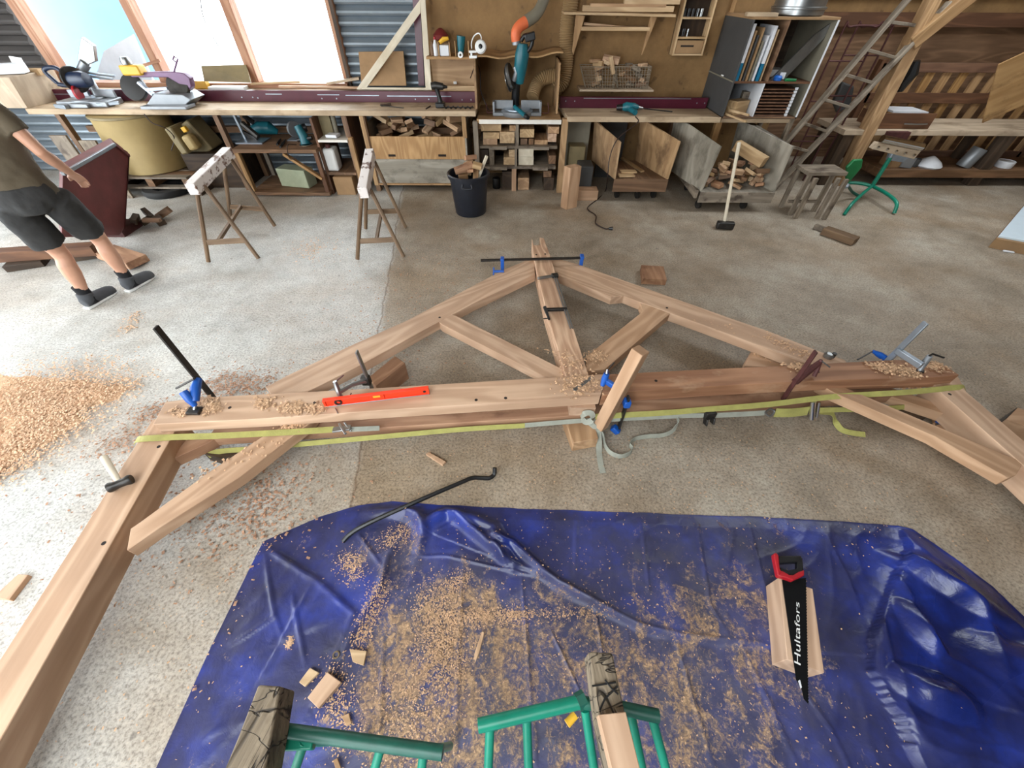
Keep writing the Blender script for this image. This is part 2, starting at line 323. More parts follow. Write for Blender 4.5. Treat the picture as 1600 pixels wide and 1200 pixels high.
def smooth_path(pts, n=6):
    pts = [V(p) for p in pts]; out = []
    P = [pts[0]*2-pts[1]]+pts+[pts[-1]*2-pts[-2]]
    for i in range(1, len(P)-2):
        for k in range(n):
            t = k/n; a, b, c, d = P[i-1:i+3]
            out.append(.5*((2*b)+(c-a)*t+(2*a-5*b+4*c-d)*t*t+(-a+3*b-3*c+d)*t**3))
    out.append(pts[-1]); return out
def tag(o, label, cat, group=None, kind=None):
    if label: o['label'] = label
    if cat: o['category'] = cat
    if group: o['group'] = group
    if kind: o['kind'] = kind
    return o
def finish(me, mat, smooth):
    me.materials.append(M[mat] if isinstance(mat, str) else mat)
    if smooth:
        me.shade_smooth()
        try: me.set_sharp_from_angle(angle=math.radians(smooth if smooth is not True else 40))
        except Exception: pass
def obj(name, mb, mat, parent=None, smooth=True, bev=0, kind=None, base=True, axis=None, label=None, mods=None):
    """one mesh object; mb is in world coordinates. axis = world direction that becomes local X (wood grain)"""
    vs = mb.v; mn = V([min(p[i] for p in vs) for i in range(3)]); mx = V([max(p[i] for p in vs) for i in range(3)])
    org = V(((mn.x+mx.x)/2, (mn.y+mx.y)/2, mn.z)); Mx = Matrix.Translation(org)
    if axis is None:
        e = mx-mn; axis = (1, 0, 0) if e.x >= max(e.y, e.z) else ((0, 1, 0) if e.y >= e.z else (0, 0, 1))
        if max(e.y, e.z) < e.x*1.02: axis = (1, 0, 0)
    x = V(axis).normalized(); q = V((0, 0, 1)) if abs(x.z) < .8 else V((0, 1, 0)); y = q.cross(x).normalized(); z = x.cross(y)
    Mx = Mx @ Matrix(((x.x, y.x, z.x, 0), (x.y, y.y, z.y, 0), (x.z, y.z, z.z, 0), (0, 0, 0, 1)))
    inv = Mx.inverted(); me = bpy.data.meshes.new(name); me.from_pydata([inv@p for p in vs], [], mb.f); me.update()
    bm = bmesh.new(); bm.from_mesh(me); bmesh.ops.recalc_face_normals(bm, faces=bm.faces); bm.to_mesh(me); bm.free()
    finish(me, mat, smooth); o = bpy.data.objects.new(name, me); C.objects.link(o)
    if parent is not None: o.parent = parent; Mx = parent_inv(parent) @ Mx
    o.matrix_basis = Mx
    if bev:
        b = o.modifiers.new('bevel', 'BEVEL'); b.width = bev; b.segments = 2; b.limit_method = 'ANGLE'; b.angle_limit = .6
    if kind: o['kind'] = kind
    if label: o['label'] = label
    return o
def parent_inv(p):
    m = p.matrix_basis.copy()
    if p.parent is not None: m = p.parent.matrix_basis @ m
    return m.inverted()
def thing(name, label, cat, loc, group=None, kind=None):
    o = bpy.data.objects.new(name, None); o.empty_display_size = .1; C.objects.link(o); o.matrix_basis = Matrix.Translation(V(loc))
    return tag(o, label, cat, group, kind)
def one(name, mb, mat, label, cat, group=None, **k):
    return tag(obj(name, mb, mat, **k), label, cat, group)
def bx(name, a, b, mat, parent=None, **k): return obj(name, MB().box(a, b), mat, parent, **k)
def br(name, A, B, w, h, mat, parent=None, up=(0, 0, 1), **k):
    return obj(name, MB().bar(A, B, w, h, up), mat, parent, axis=(V(B)-V(A)), **k)
def timber(name, px, zt, th, mat, parent=None, ax=None, bev=.003, **k):
    pts = [G(u, v, zt) for u, v in px]
    a = (G(*ax[1], zt)-G(*ax[0], zt)) if ax else None
    return obj(name, MB().prism(pts, (0, 0, -th)), mat, parent, axis=a, bev=bev, smooth=30, **k)
# ================================================================== the setting
YW = 6.4
def struct(o): o['kind'] = 'structure'; return o
struct(obj('floor', MB().box((-8.2, -5, -.12), (9, 7.6, 0)), 'floor', smooth=False))
struct(obj('outside_ground', MB().box((-16, 6.75, -.3), (9, 30, -.15)), 'outwhite', smooth=False))
struct(obj('outside_yard', MB().box((-22, -6, -.3), (-8.3, 6.7, -.15)), 'outwhite', smooth=False))
cl = thing('ceiling', None, None, (0, 1, 3.9)); struct(cl)
for a_, b_ in (((-8, -5, 3.9), (-3.8, 7.6, 4.05)), ((.6, -5, 3.9), (9, 4.0, 4.05)), ((.6, 5.6, 3.9), (9, 7.6, 4.05)), ((.6, 4.0, 3.9), (3.4, 5.6, 4.05)), ((6.2, 4.0, 3.9), (9, 5.6, 4.05)), ((-3.8, -5, 3.9), (.6, -4.4, 4.05)), ((-3.8, -1.0, 3.9), (.6, 7.6, 4.05))): bx('ceiling_panel', a_, b_, 'ceil', cl, smooth=False)  # panels leave two gaps, added to let light in from above
wl = thing('wall_left', None, None, (-7.8, 1, 0)); struct(wl)
bx('wall_panel', (-7.9, 4.6, 0), (-7.75, 6.5, 3.9), 'corrdark', wl); bx('wall_panel', (-7.9, -5, 0), (-7.75, -2.2, 3.9), 'corrdark', wl); bx('door_header', (-7.9, -2.2, 3.6), (-7.75, 4.6, 3.9), 'brown', wl)
struct(obj('wall_right', MB().box((8.8, -5, 0), (8.95, 7.6, 3.9)), 'fibre', smooth=False))
wf = thing('wall_front', None, None, (0, -4.8, 0)); struct(wf)
bx('wall_panel', (-8, -4.95, 0), (-6.9, -4.8, 3.9), 'corrdark', wf); bx('wall_panel', (-1.9, -4.95, 0), (9, -4.8, 3.9), 'corrdark', wf); bx('door_header', (-6.9, -4.95, 3.7), (-1.9, -4.8, 3.9), 'brown', wf)  # the gap is unseen, narrowed and moved left for its light
wb = thing('wall_back', None, None, (0, YW, 0)); struct(wb)
xw0 = W(92, 118, YW).x-.06; xw1 = W(545, 125, YW).x+.02; zs = W(400, 127, YW).z; ztop = 2.95; xf = W(668, 100, YW).x; xr = 3.55
def side_row(x0, x1, z, mat):
    m = MB(); pr = [(-.005, 0), (-.04, .012), (-.05, .03), (-.045, .05), (-.012, .088), (-.005, .095), (.03, .095), (.03, 0)]
    m.prism([(x0, YW+a, z+b) for a, b in pr], (x1-x0, 0, 0))
    return obj('siding_board', m, mat, wb, smooth=False)
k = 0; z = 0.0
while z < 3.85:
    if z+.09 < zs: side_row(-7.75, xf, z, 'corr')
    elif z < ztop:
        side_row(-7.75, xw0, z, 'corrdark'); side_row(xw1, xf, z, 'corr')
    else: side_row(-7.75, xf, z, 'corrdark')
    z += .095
bx('wall_panel', (xf, YW-.03, 0), (xr, YW+.03, 3.9), 'fibre', wb)
bx('batten', (W(1125, 60, YW).x, YW-.05, 1.0), (W(1125, 60, YW).x+.05, YW-.03, 3.2), 'gold', wb)
wr = thing('wall_recess', None, None, (5.5, 7.3, 0)); struct(wr)
bx('wall_panel', (xr, 7.25, 0), (8.8, 7.35, 1.62), 'brown', wr); bx('wall_panel', (xr, 7.25, 1.72), (8.8, 7.35, 3.9), 'fibre', wr)
bx('rail', (xr, 7.16, 1.60), (8.8, 7.26, 1.74), 'redbrown', wr); bx('wall_panel', (xr-.03, YW, 0), (xr+.03, 7.3, 3.9), 'fibre', wr)
bx('rail', (xr, 7.14, 1.93), (8.8, 7.26, 2.03), 'grey', wr)
# window with three panes
w1 = thing('window_1', None, None, ((xw0+xw1)/2, YW, zs)); struct(w1)
def jamb(u0, v0, u1, v1, wd, name, mat, dy=0.0):
    p = W((u0+u1)/2, (v0+v1)/2, YW-.08); return bx(name, (p.x-wd/2, YW-.09+dy, zs), (p.x+wd/2, YW+.06, ztop), mat, w1, bev=.004)
M['jamb'] = wood('window_jamb_wood', srgb(150, 104, 80), srgb(190, 150, 124), 14, var=.06)
jamb(17, 0, 92, 118, .10, 'jamb', 'jamb'); jamb(190, 0, 252, 112, .10, 'mullion', 'jamb'); jamb(348, 0, 400, 127, .11, 'mullion', 'jamb'); jamb(515, 0, 541, 125, .09, 'jamb', 'jamb')
bx('window_sill', (xw0, YW-.16, zs-.05), (xw1, YW+.06, zs), 'jamb', w1, bev=.004); bx('head', (xw0, YW-.09, ztop), (xw1, YW+.06, ztop+.1), 'jamb', w1)
us = [(92, 118), (250, 112), (398, 127), (541, 125)]
for i in range(3):
    a = W(*us[i], YW).x; b = W(*us[i+1], YW).x; bx('pane', (a-.02, YW+.035, zs), (b+.02, YW+.043, ztop), 'glass', w1, smooth=False)
bx('trim_strip', (xw1-.01, YW-.1, zs-.1), (xw1+.03, YW-.035, 3.2), 'dark', w1)
one('leaning_sheet', MB().prism([V((W(150, 118, 6.95).x+.3, 6.95, -.14)), W(150, 118, 6.95), W(162, 80, 6.95), W(207, 54, 6.95), W(235, 118, 6.95), V((W(235, 118, 6.95).x+.1, 6.95, -.14))], (0, .03, 0)), 'paper', 'pale grey sheet leaning outside behind the left window pane', 'sheet')
one('blue_tint_panel', MB().box((-9.6, 8.6, -.15), (-6.1, 8.7, 2.6)), 'outblue', 'pale blue panel added outside to tint the left window pane', 'wall')  # panel added outside to give the left pane its bluish tint
one('hanging_wire', MB().tube(smooth_path([W(313, -6, 6.2), W(316, 20, 6.2), W(325, 45, 6.2), W(342, 73, 6.2)]), .006, 6), 'dsteel', 'thin dark wire hanging in front of the middle window pane', 'wire')
# ================================================================== long workbench on the left
Z1 = .93; YB = 5.56
xb0 = W(40, 172, YB).x; xb1 = W(743, 174, YB).x
bt = thing('workbench', 'long left workbench with pale board top below the window', 'workbench', ((xb0+xb1)/2, 5.9, 0))
bx('worktop', (xb0, YB, Z1-.055), (xb1, 6.36, Z1), 'bench', bt, bev=.003)
for u in (92, 337, 537, 566):
    x = W(u, 182, YB+.06).x; br('leg', (x, YB+.08, 0), (x, YB+.08, Z1-.055), .06, .07, 'brown', bt, up=(0, 1, 0), bev=.003)
    br('leg', (x, 6.2, 0), (x, 6.2, Z1-.055), .06, .07, 'brown', bt, up=(0, 1, 0))
bx('rail', (xb0, 6.18, .55), (xb1, 6.24, .62), 'brown', bt)
# ledge behind the fence
bx_l = MB().box((W(88, 140, 6.2).x, 6.07, .93), (xb1, 6.37, 1.035)); one('sill_ledge', bx_l, 'bench', 'pale wooden ledge between the maroon rail and the window sill', 'ledge')
def fence(name, x0, x1, zb, label, bolts, slots):
    t = thing(name, label, 'rail', ((x0+x1)/2, 6.05, zb)); bx('fence_bar', (x0, 6.02, zb), (x1, 6.07, zb+.115), 'maroon', t, bev=.004)
    for u, v in bolts:
        p = W(u, v, 6.02); obj('bolt', MB().lathe([(.008, 0), (.007, .006)], (p.x, 6.02, p.z), (0, -1, 0), 8), 'galv', t)
    for u0, u1, v in slots:
        a = W(u0, v, 6.018); b = W(u1, v, 6.018); bx('slot_strip', (a.x, 6.014, a.z-.004), (b.x, 6.021, a.z+.004), 'galv', t)
    return t
fence('saw_fence', W(70, 150, 6.02).x, xb1, Z1, 'long maroon stop rail along the back of the left workbench', [(403, 153), (503, 154), (526, 154), (649, 155), (670, 155), (722, 156), (736, 156), (378, 152), (395, 152)], [(80, 108, 147), (415, 440, 147), (496, 530, 148), (540, 592, 149), (605, 705, 150)])
Z2 = .88; xc0 = W(880, 178, 5.6).x; xc1 = W(1108, 178, 5.85).x
fence('saw_fence', W(875, 155, 6.02).x, W(1107, 155, 6.02).x, Z2, 'short maroon stop rail on the right bench behind the teal drill', [(884, 158), (898, 158), (1089, 161), (1101, 161)], [(912, 1080, 153.5)])
rb = thing('workbench', 'right workbench with a wide board top and the teal drill on it', 'workbench', (1.4, 5.9, 0))
obj('worktop', MB().prism([(W(887, 183, 5.56).x, 5.56, Z2), (W(1127, 184, 5.56).x, 5.56, Z2), (W(1107, 165, 6.0).x+.4, 6.37, Z2), (W(875, 164, 6.0).x, 6.37, Z2)], (0, 0, -.055)), 'bench', rb, bev=.003, axis=(1, 0, 0))
xl = W(882, 200, 5.62).x
br('leg', (xl, 5.62, 0), (xl, 5.62, Z2-.03), .075, .09, 'gold', rb, up=(0, 1, 0), bev=.004)
br('leg', (W(1050, 200, 6.1).x, 6.1, 0), (W(1050, 200, 6.1).x, 6.1, Z2-.055), .08, .07, 'brown', rb, up=(0, 1, 0)); br('leg', (2.55, 5.7, 0), (2.55, 5.7, Z2-.055), .07, .07, 'gold', rb, up=(0, 1, 0))
bx('rail', (W(1128, 184, 5.6).x, 5.6, Z2-.06), (W(1240, 186, 5.6).x, 6.3, Z2-.02), 'bench', rb)
# ================================================================== the saw table in the middle
zt = .845
st = thing('saw_table', 'low table under the teal mitre saw with a white front edge and shelves of offcuts', 'table', (.1, 5.95, 0))
x0 = W(745, 186, 5.6).x; x1 = W(877, 186, 5.6).x
bx('table_top', (x0, 5.585, zt-.04), (x1, 6.36, zt), 'ply', st, bev=.002); bx('front_edge', (x0+.03, 5.565, zt-.045), (x1, 5.585, zt-.002), 'whitepaint', st)
br('post', (x0-.02, 5.6, 0), (x0-.02, 5.6, zt-.02), .06, .07, 'grey', st, up=(0, 1, 0), bev=.003)
xm = W(808, 215, 5.62).x
za = W(800, 229, 5.6).z; zb = W(800, 261, 5.6).z
for zz in (za, zb):
    bx('shelf', (x0, 5.62, zz-.03), (x1-.02, 6.3, zz), 'grey', st, bev=.002)
    for a, b in ((764, 792), (834, 858)): bx('shelf_batten', (W(a, 230, 5.6).x, 5.585, zz-.035), (W(b, 230, 5.6).x, 5.62, zz), 'grey', st)
bx('divider', (xm-.02, 5.63, za), (xm+.02, 5.68, zt-.04), 'grey', st); bx('divider', (xm-.03, 5.63, zb), (xm, 5.68, za-.03), 'grey', st); bx('divider', (W(803, 290, 5.6).x-.03, 5.63, 0), (W(803, 290, 5.6).x+.03, 5.7, zb-.03), 'oak', st)
# pieces stored on it: (u0, v0, u1, v1) front face in the picture, material
blk = [(751, 191, 783, 205, 'pine'), (755, 207, 780, 217, 'pine'), (755, 217, 777, 228, 'offcut'), (781, 206, 804, 224, 'pine'), (796, 196, 810, 205, 'offcut'), (746, 194, 751, 202, 'offcut'), (800, 205, 810, 215, 'grey'),
       (812, 202, 835, 215, 'pine'), (813, 217, 824, 226, 'brown'), (826, 217, 834, 226, 'brown'), (835, 219, 856, 227, 'offcut'), (856, 198, 874, 209, 'offcut'), (856, 209, 870, 222, 'oak'),
       (751, 234, 763, 255, 'dark'), (765, 234, 772, 259, 'grey'), (787, 246, 805, 259, 'pine'), (795, 234, 808, 245, 'pine'), (810, 232, 834, 245, 'palewood'), (810, 245, 834, 259, 'palewood'), (857, 243, 869, 256, 'brown'),
       (809, 278, 827, 302, 'offcut'), (849, 267, 862, 277, 'brown'), (849, 278, 866, 300, 'dark'), (785, 268, 800, 299, 'dark')]
rows = {228: za, 260: zb}
nm = {'pine': 'pale pine', 'offcut': 'tan', 'brown': 'brown', 'palewood': 'whitish', 'grey': 'grey', 'oak': 'pinkish oak', 'dark': 'dark'}
lv = lambda v: 'top' if v < 229 else ('middle' if v < 261 else 'bottom')
for u0, v0, u1, v1, m in blk:
    yf = 5.66+random.random()*.04; a = W(u0, v1, yf); b = W(u1, v0, yf); z0, z1 = a.z, b.z
    if z0 < .02: z0 = 0.0
    one('timber_offcut', MB().box((a.x, yf, z0), (b.x, yf+.35+random.random()*.1, z1)), m, '%s timber end stored on the %s shelf under the saw table' % (nm[m], lv(v1)), 'offcut', 'timber ends stored under the saw table', bev=.003, axis=(0, 1, 0))
p = W(776, 296, 5.75); tt = one('paint_tin', MB().lathe([(.05, 0), (.055, .01), (.055, .12), (.05, .13)], (p.x, 5.75, 0), n=16), 'black', 'small black tin on the floor under the saw table', 'tin')
# back boards and divider around the mitre saw
xd = W(743, 130, 5.7).x
one('divider_panel', MB().prism([(xd-.012, 5.66, Z1), (xd-.012, 6.36, Z1), (xd-.012, 6.36, 1.40), (xd-.012, 5.72, 1.40), (xd-.012, 5.66, 1.3)], (.024, 0, 0)), 'ply', 'upright plywood divider standing at the right end of the left workbench', 'panel', bev=.002, axis=(0, 0, 1))
xq = W(872, 130, 5.7).x
one('side_panel', MB().prism([(xq, 5.7, Z2), (xq, 6.36, Z2), (xq+.0, 6.36, 1.36), (xq, 5.75, 1.36)], (.02, 0, 0)), 'ply', 'upright plywood side panel right of the mitre saw', 'panel', bev=.002, axis=(0, 0, 1))
zz = 1.40
m = MB(); n = 14
P = [(xd-.012+(xq+.06-xd)*i/n, zz+.012*math.sin(i*1.1)+.03*max(0, (i-9)/5)) for i in range(n+1)]
vs = []; fs = []
for x, z_ in P: vs += [(x, 5.78+.06*math.sin(x*3), z_), (x, 6.36, z_), (x, 6.36, z_+.015), (x, 5.78+.06*math.sin(x*3), z_+.015)]
for i in range(n):
    for j in range(4): fs.append((i*4+j, i*4+(j+1) % 4, i*4+4+(j+1) % 4, i*4+4+j))
fs += [(0, 1, 2, 3), (n*4+3, n*4+2, n*4+1, n*4)]
one('cover_board', m.add(vs, fs), 'ply', 'warped plywood cover board above the teal mitre saw', 'board', axis=(1, 0, 0))
xs0 = W(668, 86, 6.1).x
one('bottle_shelf', MB().box((xs0, 5.98, 1.36), (xd-.015, 6.36, 1.385)), 'ply', 'narrow plywood shelf holding bottles beside the clip lamp', 'shelf', bev=.002)
one('back_panel', MB().box((xs0, 6.3, 1.04), (xd-.015, 6.34, 1.355)), 'ply', 'plywood back panel under the bottle shelf', 'panel')
one('rail_block', MB().box((W(690, 137, 6.1).x, 6.1, 1.036), (xd-.014, 6.16, 1.09)), 'pine', 'pale batten lying behind the maroon rail near the divider', 'batten')
# ================================================================== things on the left bench
def ngon(c, r, n, ax=(0, 0, 1)): return MB().lathe([(r, 0)], c, ax, n)
# left box post with things on top
xa = W(0, 130, 5.75).x
b0 = W(18, 122, 5.6); b1 = W(42, 168, 5.6)
one('timber_block', MB().prism([W(-20, 120, 5.58), W(14, 121, 5.58), (W(44, 170, 5.58).x, 5.58, Z1), (W(-20, 120, 5.58).x-.3, 5.58, Z1)], (0, .62, 0)), 'bench', 'large pale wooden block standing on the left end of the workbench', 'block', bev=.005, axis=(0, 0, 1))
c = W(10, 108, 5.75); one('white_box', MB().bar(c+V((-.15, 0, 0)), c+V((.12, .1, 0)), .16, .09), 'paper', 'white box lying on the large block at the left bench end', 'box', bev=.004)
c = W(28, 103, 5.9); one('white_board', MB().bar(c+V((0, 0, -.07)), c+V((.02, .02, .08)), .12, .02, up=(0, 1, 0)), 'white', 'small white board standing on the large block at the left bench end', 'board')
c = W(52, 112, 6.0); one('pale_block', MB().bar(c+V((-.12, 0, 0)), c+V((.12, 0, 0)), .12, .06), 'pine', 'small pale wood block on the left bench end beneath the dark siding', 'block', bev=.003)
# chop saw (blue and grey, red guard)
t = thing('chop_saw', 'blue and grey chop saw with a red guard on the left workbench', 'saw', (W(140, 165, 5.75).x, 5.78, Z1))
cx = W(142, 160, 5.78).x; Y0 = 5.76
obj('base', MB().box((cx-.30, Y0-.12, Z1), (cx+.30, Y0+.16, Z1+.06)).box((cx-.12, Y0-.17, Z1), (cx+.1, Y0-.1, Z1+.045)), 'alu', t, bev=.01)
obj('turntable', MB().lathe([(.17, 0), (.17, .012), (.155, .018)], (cx, Y0+.02, Z1+.06)), 'alu', t)
obj('fence', MB().box((cx-.28, Y0+.1, Z1+.06), (cx-.04, Y0+.13, Z1+.14)).box((cx+.04, Y0+.1, Z1+.06), (cx+.28, Y0+.13, Z1+.14)), 'alu', t, bev=.004)
obj('arm', MB().tube([(cx, Y0+.18, Z1+.06), (cx, Y0+.2, Z1+.22), (cx-.03, Y0+.05, Z1+.3)], [.05, .045, .05], 10), 'alu', t)
obj('blade_guard', MB().lathe([(.03, -.02), (.125, -.018), (.13, 0), (.125, .018), (.03, .02)], (cx-.02, Y0+.02, Z1+.25), (1, -.5, 0), 24), 'dsteel', t)
obj('motor', MB().lathe([(.04, -.1), (.075, -.08), (.08, .12), (.065, .17), (.02, .18)], (cx+.0, Y0+.0, Z1+.25), (1, -.1, .05), 18), 'navy', t)
obj('handle', MB().tube(smooth_path([(cx-.22, Y0-.02, Z1+.22), (cx-.26, Y0-.03, Z1+.34), (cx-.14, Y0-.0, Z1+.36), (cx-.08, Y0, Z1+.28), (cx-.12, Y0, Z1+.2), (cx-.22, Y0-.02, Z1+.21)]), .022, 10), 'navy', t)
obj('red_guard', MB().lathe([(.02, -.012), (.075, -.012), (.075, .012), (.02, .012)], (cx-.02, Y0-.05, Z1+.13), (1, .2, 0), 20), 'red', t)
obj('dust_chute', MB().prism([W(121, 88, 5.9), W(126, 58, 5.9), W(146, 72, 5.9), W(149, 96, 5.9), W(136, 102, 5.9), W(122, 99, 5.9)], (0, .05, 0)), 'steel', t, bev=.006); obj('chute_arm', MB().tube([W(134, 98, 5.92), (cx-.0, Y0+.14, Z1+.3)], [.05, .045], 10), 'alu', t)
obj('slide_rail', MB().tube([(cx+.02, Y0+.16, Z1+.3), (cx+.34, Y0+.2, Z1+.26)], .014, 8).tube([(cx+.02, Y0+.1, Z1+.28), (cx+.34, Y0+.14, Z1+.24)], .014, 8), 'galv', t)
obj('clamp_foot', MB().bar((cx-.3, Y0-.14, Z1+.02), (cx-.12, Y0-.2, Z1+.02), .05, .04), 'galv', t, bev=.004); obj('clamp_foot', MB().bar((cx+.18, Y0-.12, Z1+.03), (cx+.38, Y0-.02, Z1+.03), .05, .03), 'galv', t, bev=.004)
# portable band saw (purple with yellow motor)
cx = W(245, 160, 5.8).x
t = thing('band_saw', 'purple band saw with a yellow motor on a grey base', 'saw', (cx, 5.8, Z1))
obj('base', MB().prism([W(225, 169, 5.62), W(285, 169, 5.62), W(299, 156, 5.62)+V((0, 0, 0)), W(285, 148, 5.62), W(240, 146, 5.62)], (0, .3, 0)), 'alu', t, bev=.008)
obj('foot_plate', MB().bar(W(228, 166, 5.6), W(298, 166, 5.6), .2, .03), 'alu', t, bev=.004)
A = W(205, 122, 5.74); B = W(292, 128, 5.74)
obj('frame', MB().prism([W(200, 114, 5.75), W(270, 112, 5.75), W(286, 114, 5.75), W(296, 122, 5.75), W(299, 136, 5.75), W(294, 144, 5.75), W(284, 134, 5.75), W(262, 121, 5.75), W(206, 121, 5.75)], (0, .09, 0)), 'purple', t, bev=.008)
obj('wheel_housing', MB().lathe([(.02, 0), (.125, .0), (.13, .02), (.125, .045), (.02, .05)], W(281, 135, 5.79), (0, -1, .5), 24), 'dsteel', t)
obj('wheel_housing', MB().lathe([(.02, 0), (.135, .0), (.14, .02), (.135, .045), (.02, .05)], W(212, 138, 5.79), (.1, -1, .5), 24), 'black', t)
c = W(205, 110, 5.74); obj('motor', MB().box((c.x-.1, 5.7, c.z-.045), (c.x+.12, 5.83, c.z+.05)), 'yellow', t, bev=.015)
obj('motor_cap', MB().lathe([(.05, 0), (.055, .03), (.04, .07)], (c.x-.02, 5.76, c.z+.05), n=14), 'steel', t)
obj('handle', MB().tube([W(272, 112, 5.72), W(276, 98, 5.72), W(278, 92, 5.72), W(272, 88, 5.72), W(270, 93, 5.72), W(275, 97, 5.72)], .009, 6), 'purple', t)
obj('vice', MB().bar(W(216, 128, 5.66), W(240, 148, 5.66), .05, .03).bar(W(228, 140, 5.64), W(262, 138, 5.64), .03, .03), 'galv', t, bev=.003)
# leaning things at the window
one('dark_board', MB().prism([W(314, 103, 6.3), W(384, 101, 6.3), W(392, 129, 6.15), W(319, 127, 6.15)], (0, .015, 0)), 'drab', 'dark olive board leaning against the window mullion', 'board')
c = W(352, 134, 6.08); one('white_tray', MB().box((c.x-.23, 6.07, 1.036), (c.x+.22, 6.2, 1.07)), 'white', 'long white plastic tray on the ledge before the dark board', 'tray', bev=.004)
c = W(311, 120, 6.2); one('yellow_box', MB().box((c.x-.09, 6.16, 1.036), (c.x+.07, 6.24, 1.115)), 'yellow', 'small yellow box on the ledge left of the dark board', 'box', bev=.006)
def stick(A, B, w, h, mat, label, grp=None, cat='batten', name='batten', **k):
    return one(name, MB().bar(A, B, w, h), mat, label, cat, grp, bev=.002, axis=V(B)-V(A), **k)
stick(W(392, 131, 6.22), W(468, 128, 6.22), .03, .02, 'pine', 'pale thin batten lying on the ledge right of the white tray')
stick(W(436, 135, 6.12), W(566, 137, 6.12), .04, .02, 'oak', 'longest thin batten lying on the ledge beneath the right window pane')
stick(W(512, 130, 6.22), W(562, 122, 6.24), .10, .025, 'bench', 'wide dusty board end lying in the sill corner right of the window')
br('peg', W(216, 105, 6.3), W(250, 94, 6.3), .03, .03, 'jamb', w1)
one('brown_board', MB().prism([W(560, 81, 6.24), W(630, 80, 6.24), W(635, 134, 6.1), W(565, 134, 6.1)], (0, .02, 0)), 'card', 'square light brown board leaning behind the white triangle', 'board', bev=.002)
one('maroon_upright', MB().prism([W(644, -6, 6.25), W(656, -6, 6.25), W(663, 134, 6.25), W(654, 134, 6.25)], (0, .03, 0)), 'maroon', 'tall maroon metal strip standing behind the white triangle', 'strip')
t = thing('set_square', 'large whitish wooden triangle frame standing on the ledge', 'triangle', W(620, 140, 6.1))
yy = 6.1
obj('upright_bar', MB().prism([W(656, -8, yy), W(664, -8, yy), W(674.5, 141, yy), W(665, 138, yy)], (0, .02, 0)), 'palewood', t, bev=.002, axis=(0, 0, 1))
obj('bottom_bar', MB().prism([W(557, 140, yy), W(562, 136.5, yy), W(664.6, 137.2, yy), W(673, 141, yy)], (0, .02, 0)), 'palewood', t, bev=.002)
obj('brace_bar', MB().prism([W(557, 139, yy-.002), W(573, 137, yy-.002), W(657, 20, yy-.002), W(657, -2, yy-.002)], (0, .018, 0)), 'palewood', t, bev=.002, axis=W(657, 0, yy)-W(560, 138, yy))
# shelf things
def bottle(u, v, y, r, h, mat, cap, label, z0=None):
    p = W(u, v, y); z0 = p.z if z0 is None else z0
    t = thing('bottle', label, 'bottle', (p.x, y, z0)); obj('body', MB().lathe([(r*.9, 0), (r, .01), (r, h*.6), (r*.45, h*.78), (r*.4, h*.88)], (p.x, y, z0), n=14), mat, t)
    obj('cap', MB().lathe([(r*.45, h*.86), (r*.48, h), (r*.3, h*1.02)], (p.x, y, z0), n=12), cap, t); return t
ZS = 1.386
bottle(676, 80, 6.06, .028, .13, 'brown', 'brown', 'brown bottle at the left end of the bottle shelf', ZS)
bottle(681, 80, 6.04, .026, .17, 'paper', 'red', 'cloudy bottle with a dull cap at the bottle shelf left end', ZS)
one('red_bag', MB().lathe([(.02, 0), (.08, .02), (.09, .06), (.05, .10), (.02, .12)], (W(688, 50, 6.25).x, 6.25, 1.5), n=9), 'dullred', 'crumpled dark red bag behind the yellow capped holder', 'bag')
p = W(695, 80, 6.05); t = thing('tool_holder', 'wooden holder with white wipes and a yellow tool on the shelf', 'holder', (p.x, 6.05, ZS))
obj('box', MB().box((p.x-.07, 6.0, ZS), (p.x-.06, 6.1, ZS+.13)).box((p.x+.06, 6.0, ZS), (p.x+.07, 6.1, ZS+.13)).box((p.x-.07, 6.09, ZS), (p.x+.07, 6.1, ZS+.11)), 'ply', t)
obj('wipes', MB().box((p.x-.055, 6.01, ZS), (p.x+.055, 6.08, ZS+.1)), 'paper', t, bev=.008); obj('yellow_tool', MB().tube([(p.x-.05, 6.03, ZS+.12), (p.x+.0, 6.03, ZS+.15), (p.x+.06, 6.03, ZS+.16)], [.02, .025, .015], 8), 'yellow', t)
p = W(721, 82, 6.04); t = thing('dispenser', 'teal tape dispenser with a white roll end on the shelf', 'dispenser', (p.x, 6.04, ZS))
obj('body', MB().tube([(p.x-.01, 6.05, ZS+.02), (p.x, 6.04, ZS+.1), (p.x+.01, 6.04, ZS+.18)], [.035, .045, .05], 12), 'teal', t); obj('roll', MB().lathe([(.012, 0), (.03, 0), (.03, .03), (.012, .03)], (p.x-.005, 5.97, ZS+.02), (0, -1, 0), 16, close=True), 'white', t)
obj('bracket', MB().box((p.x-.07, 6.0, ZS), (p.x-.06, 6.1, ZS+.14)), 'ply', t); obj('bracket', MB().box((p.x+.085, 6.0, ZS), (p.x+.095, 6.1, ZS+.14)), 'ply', t)
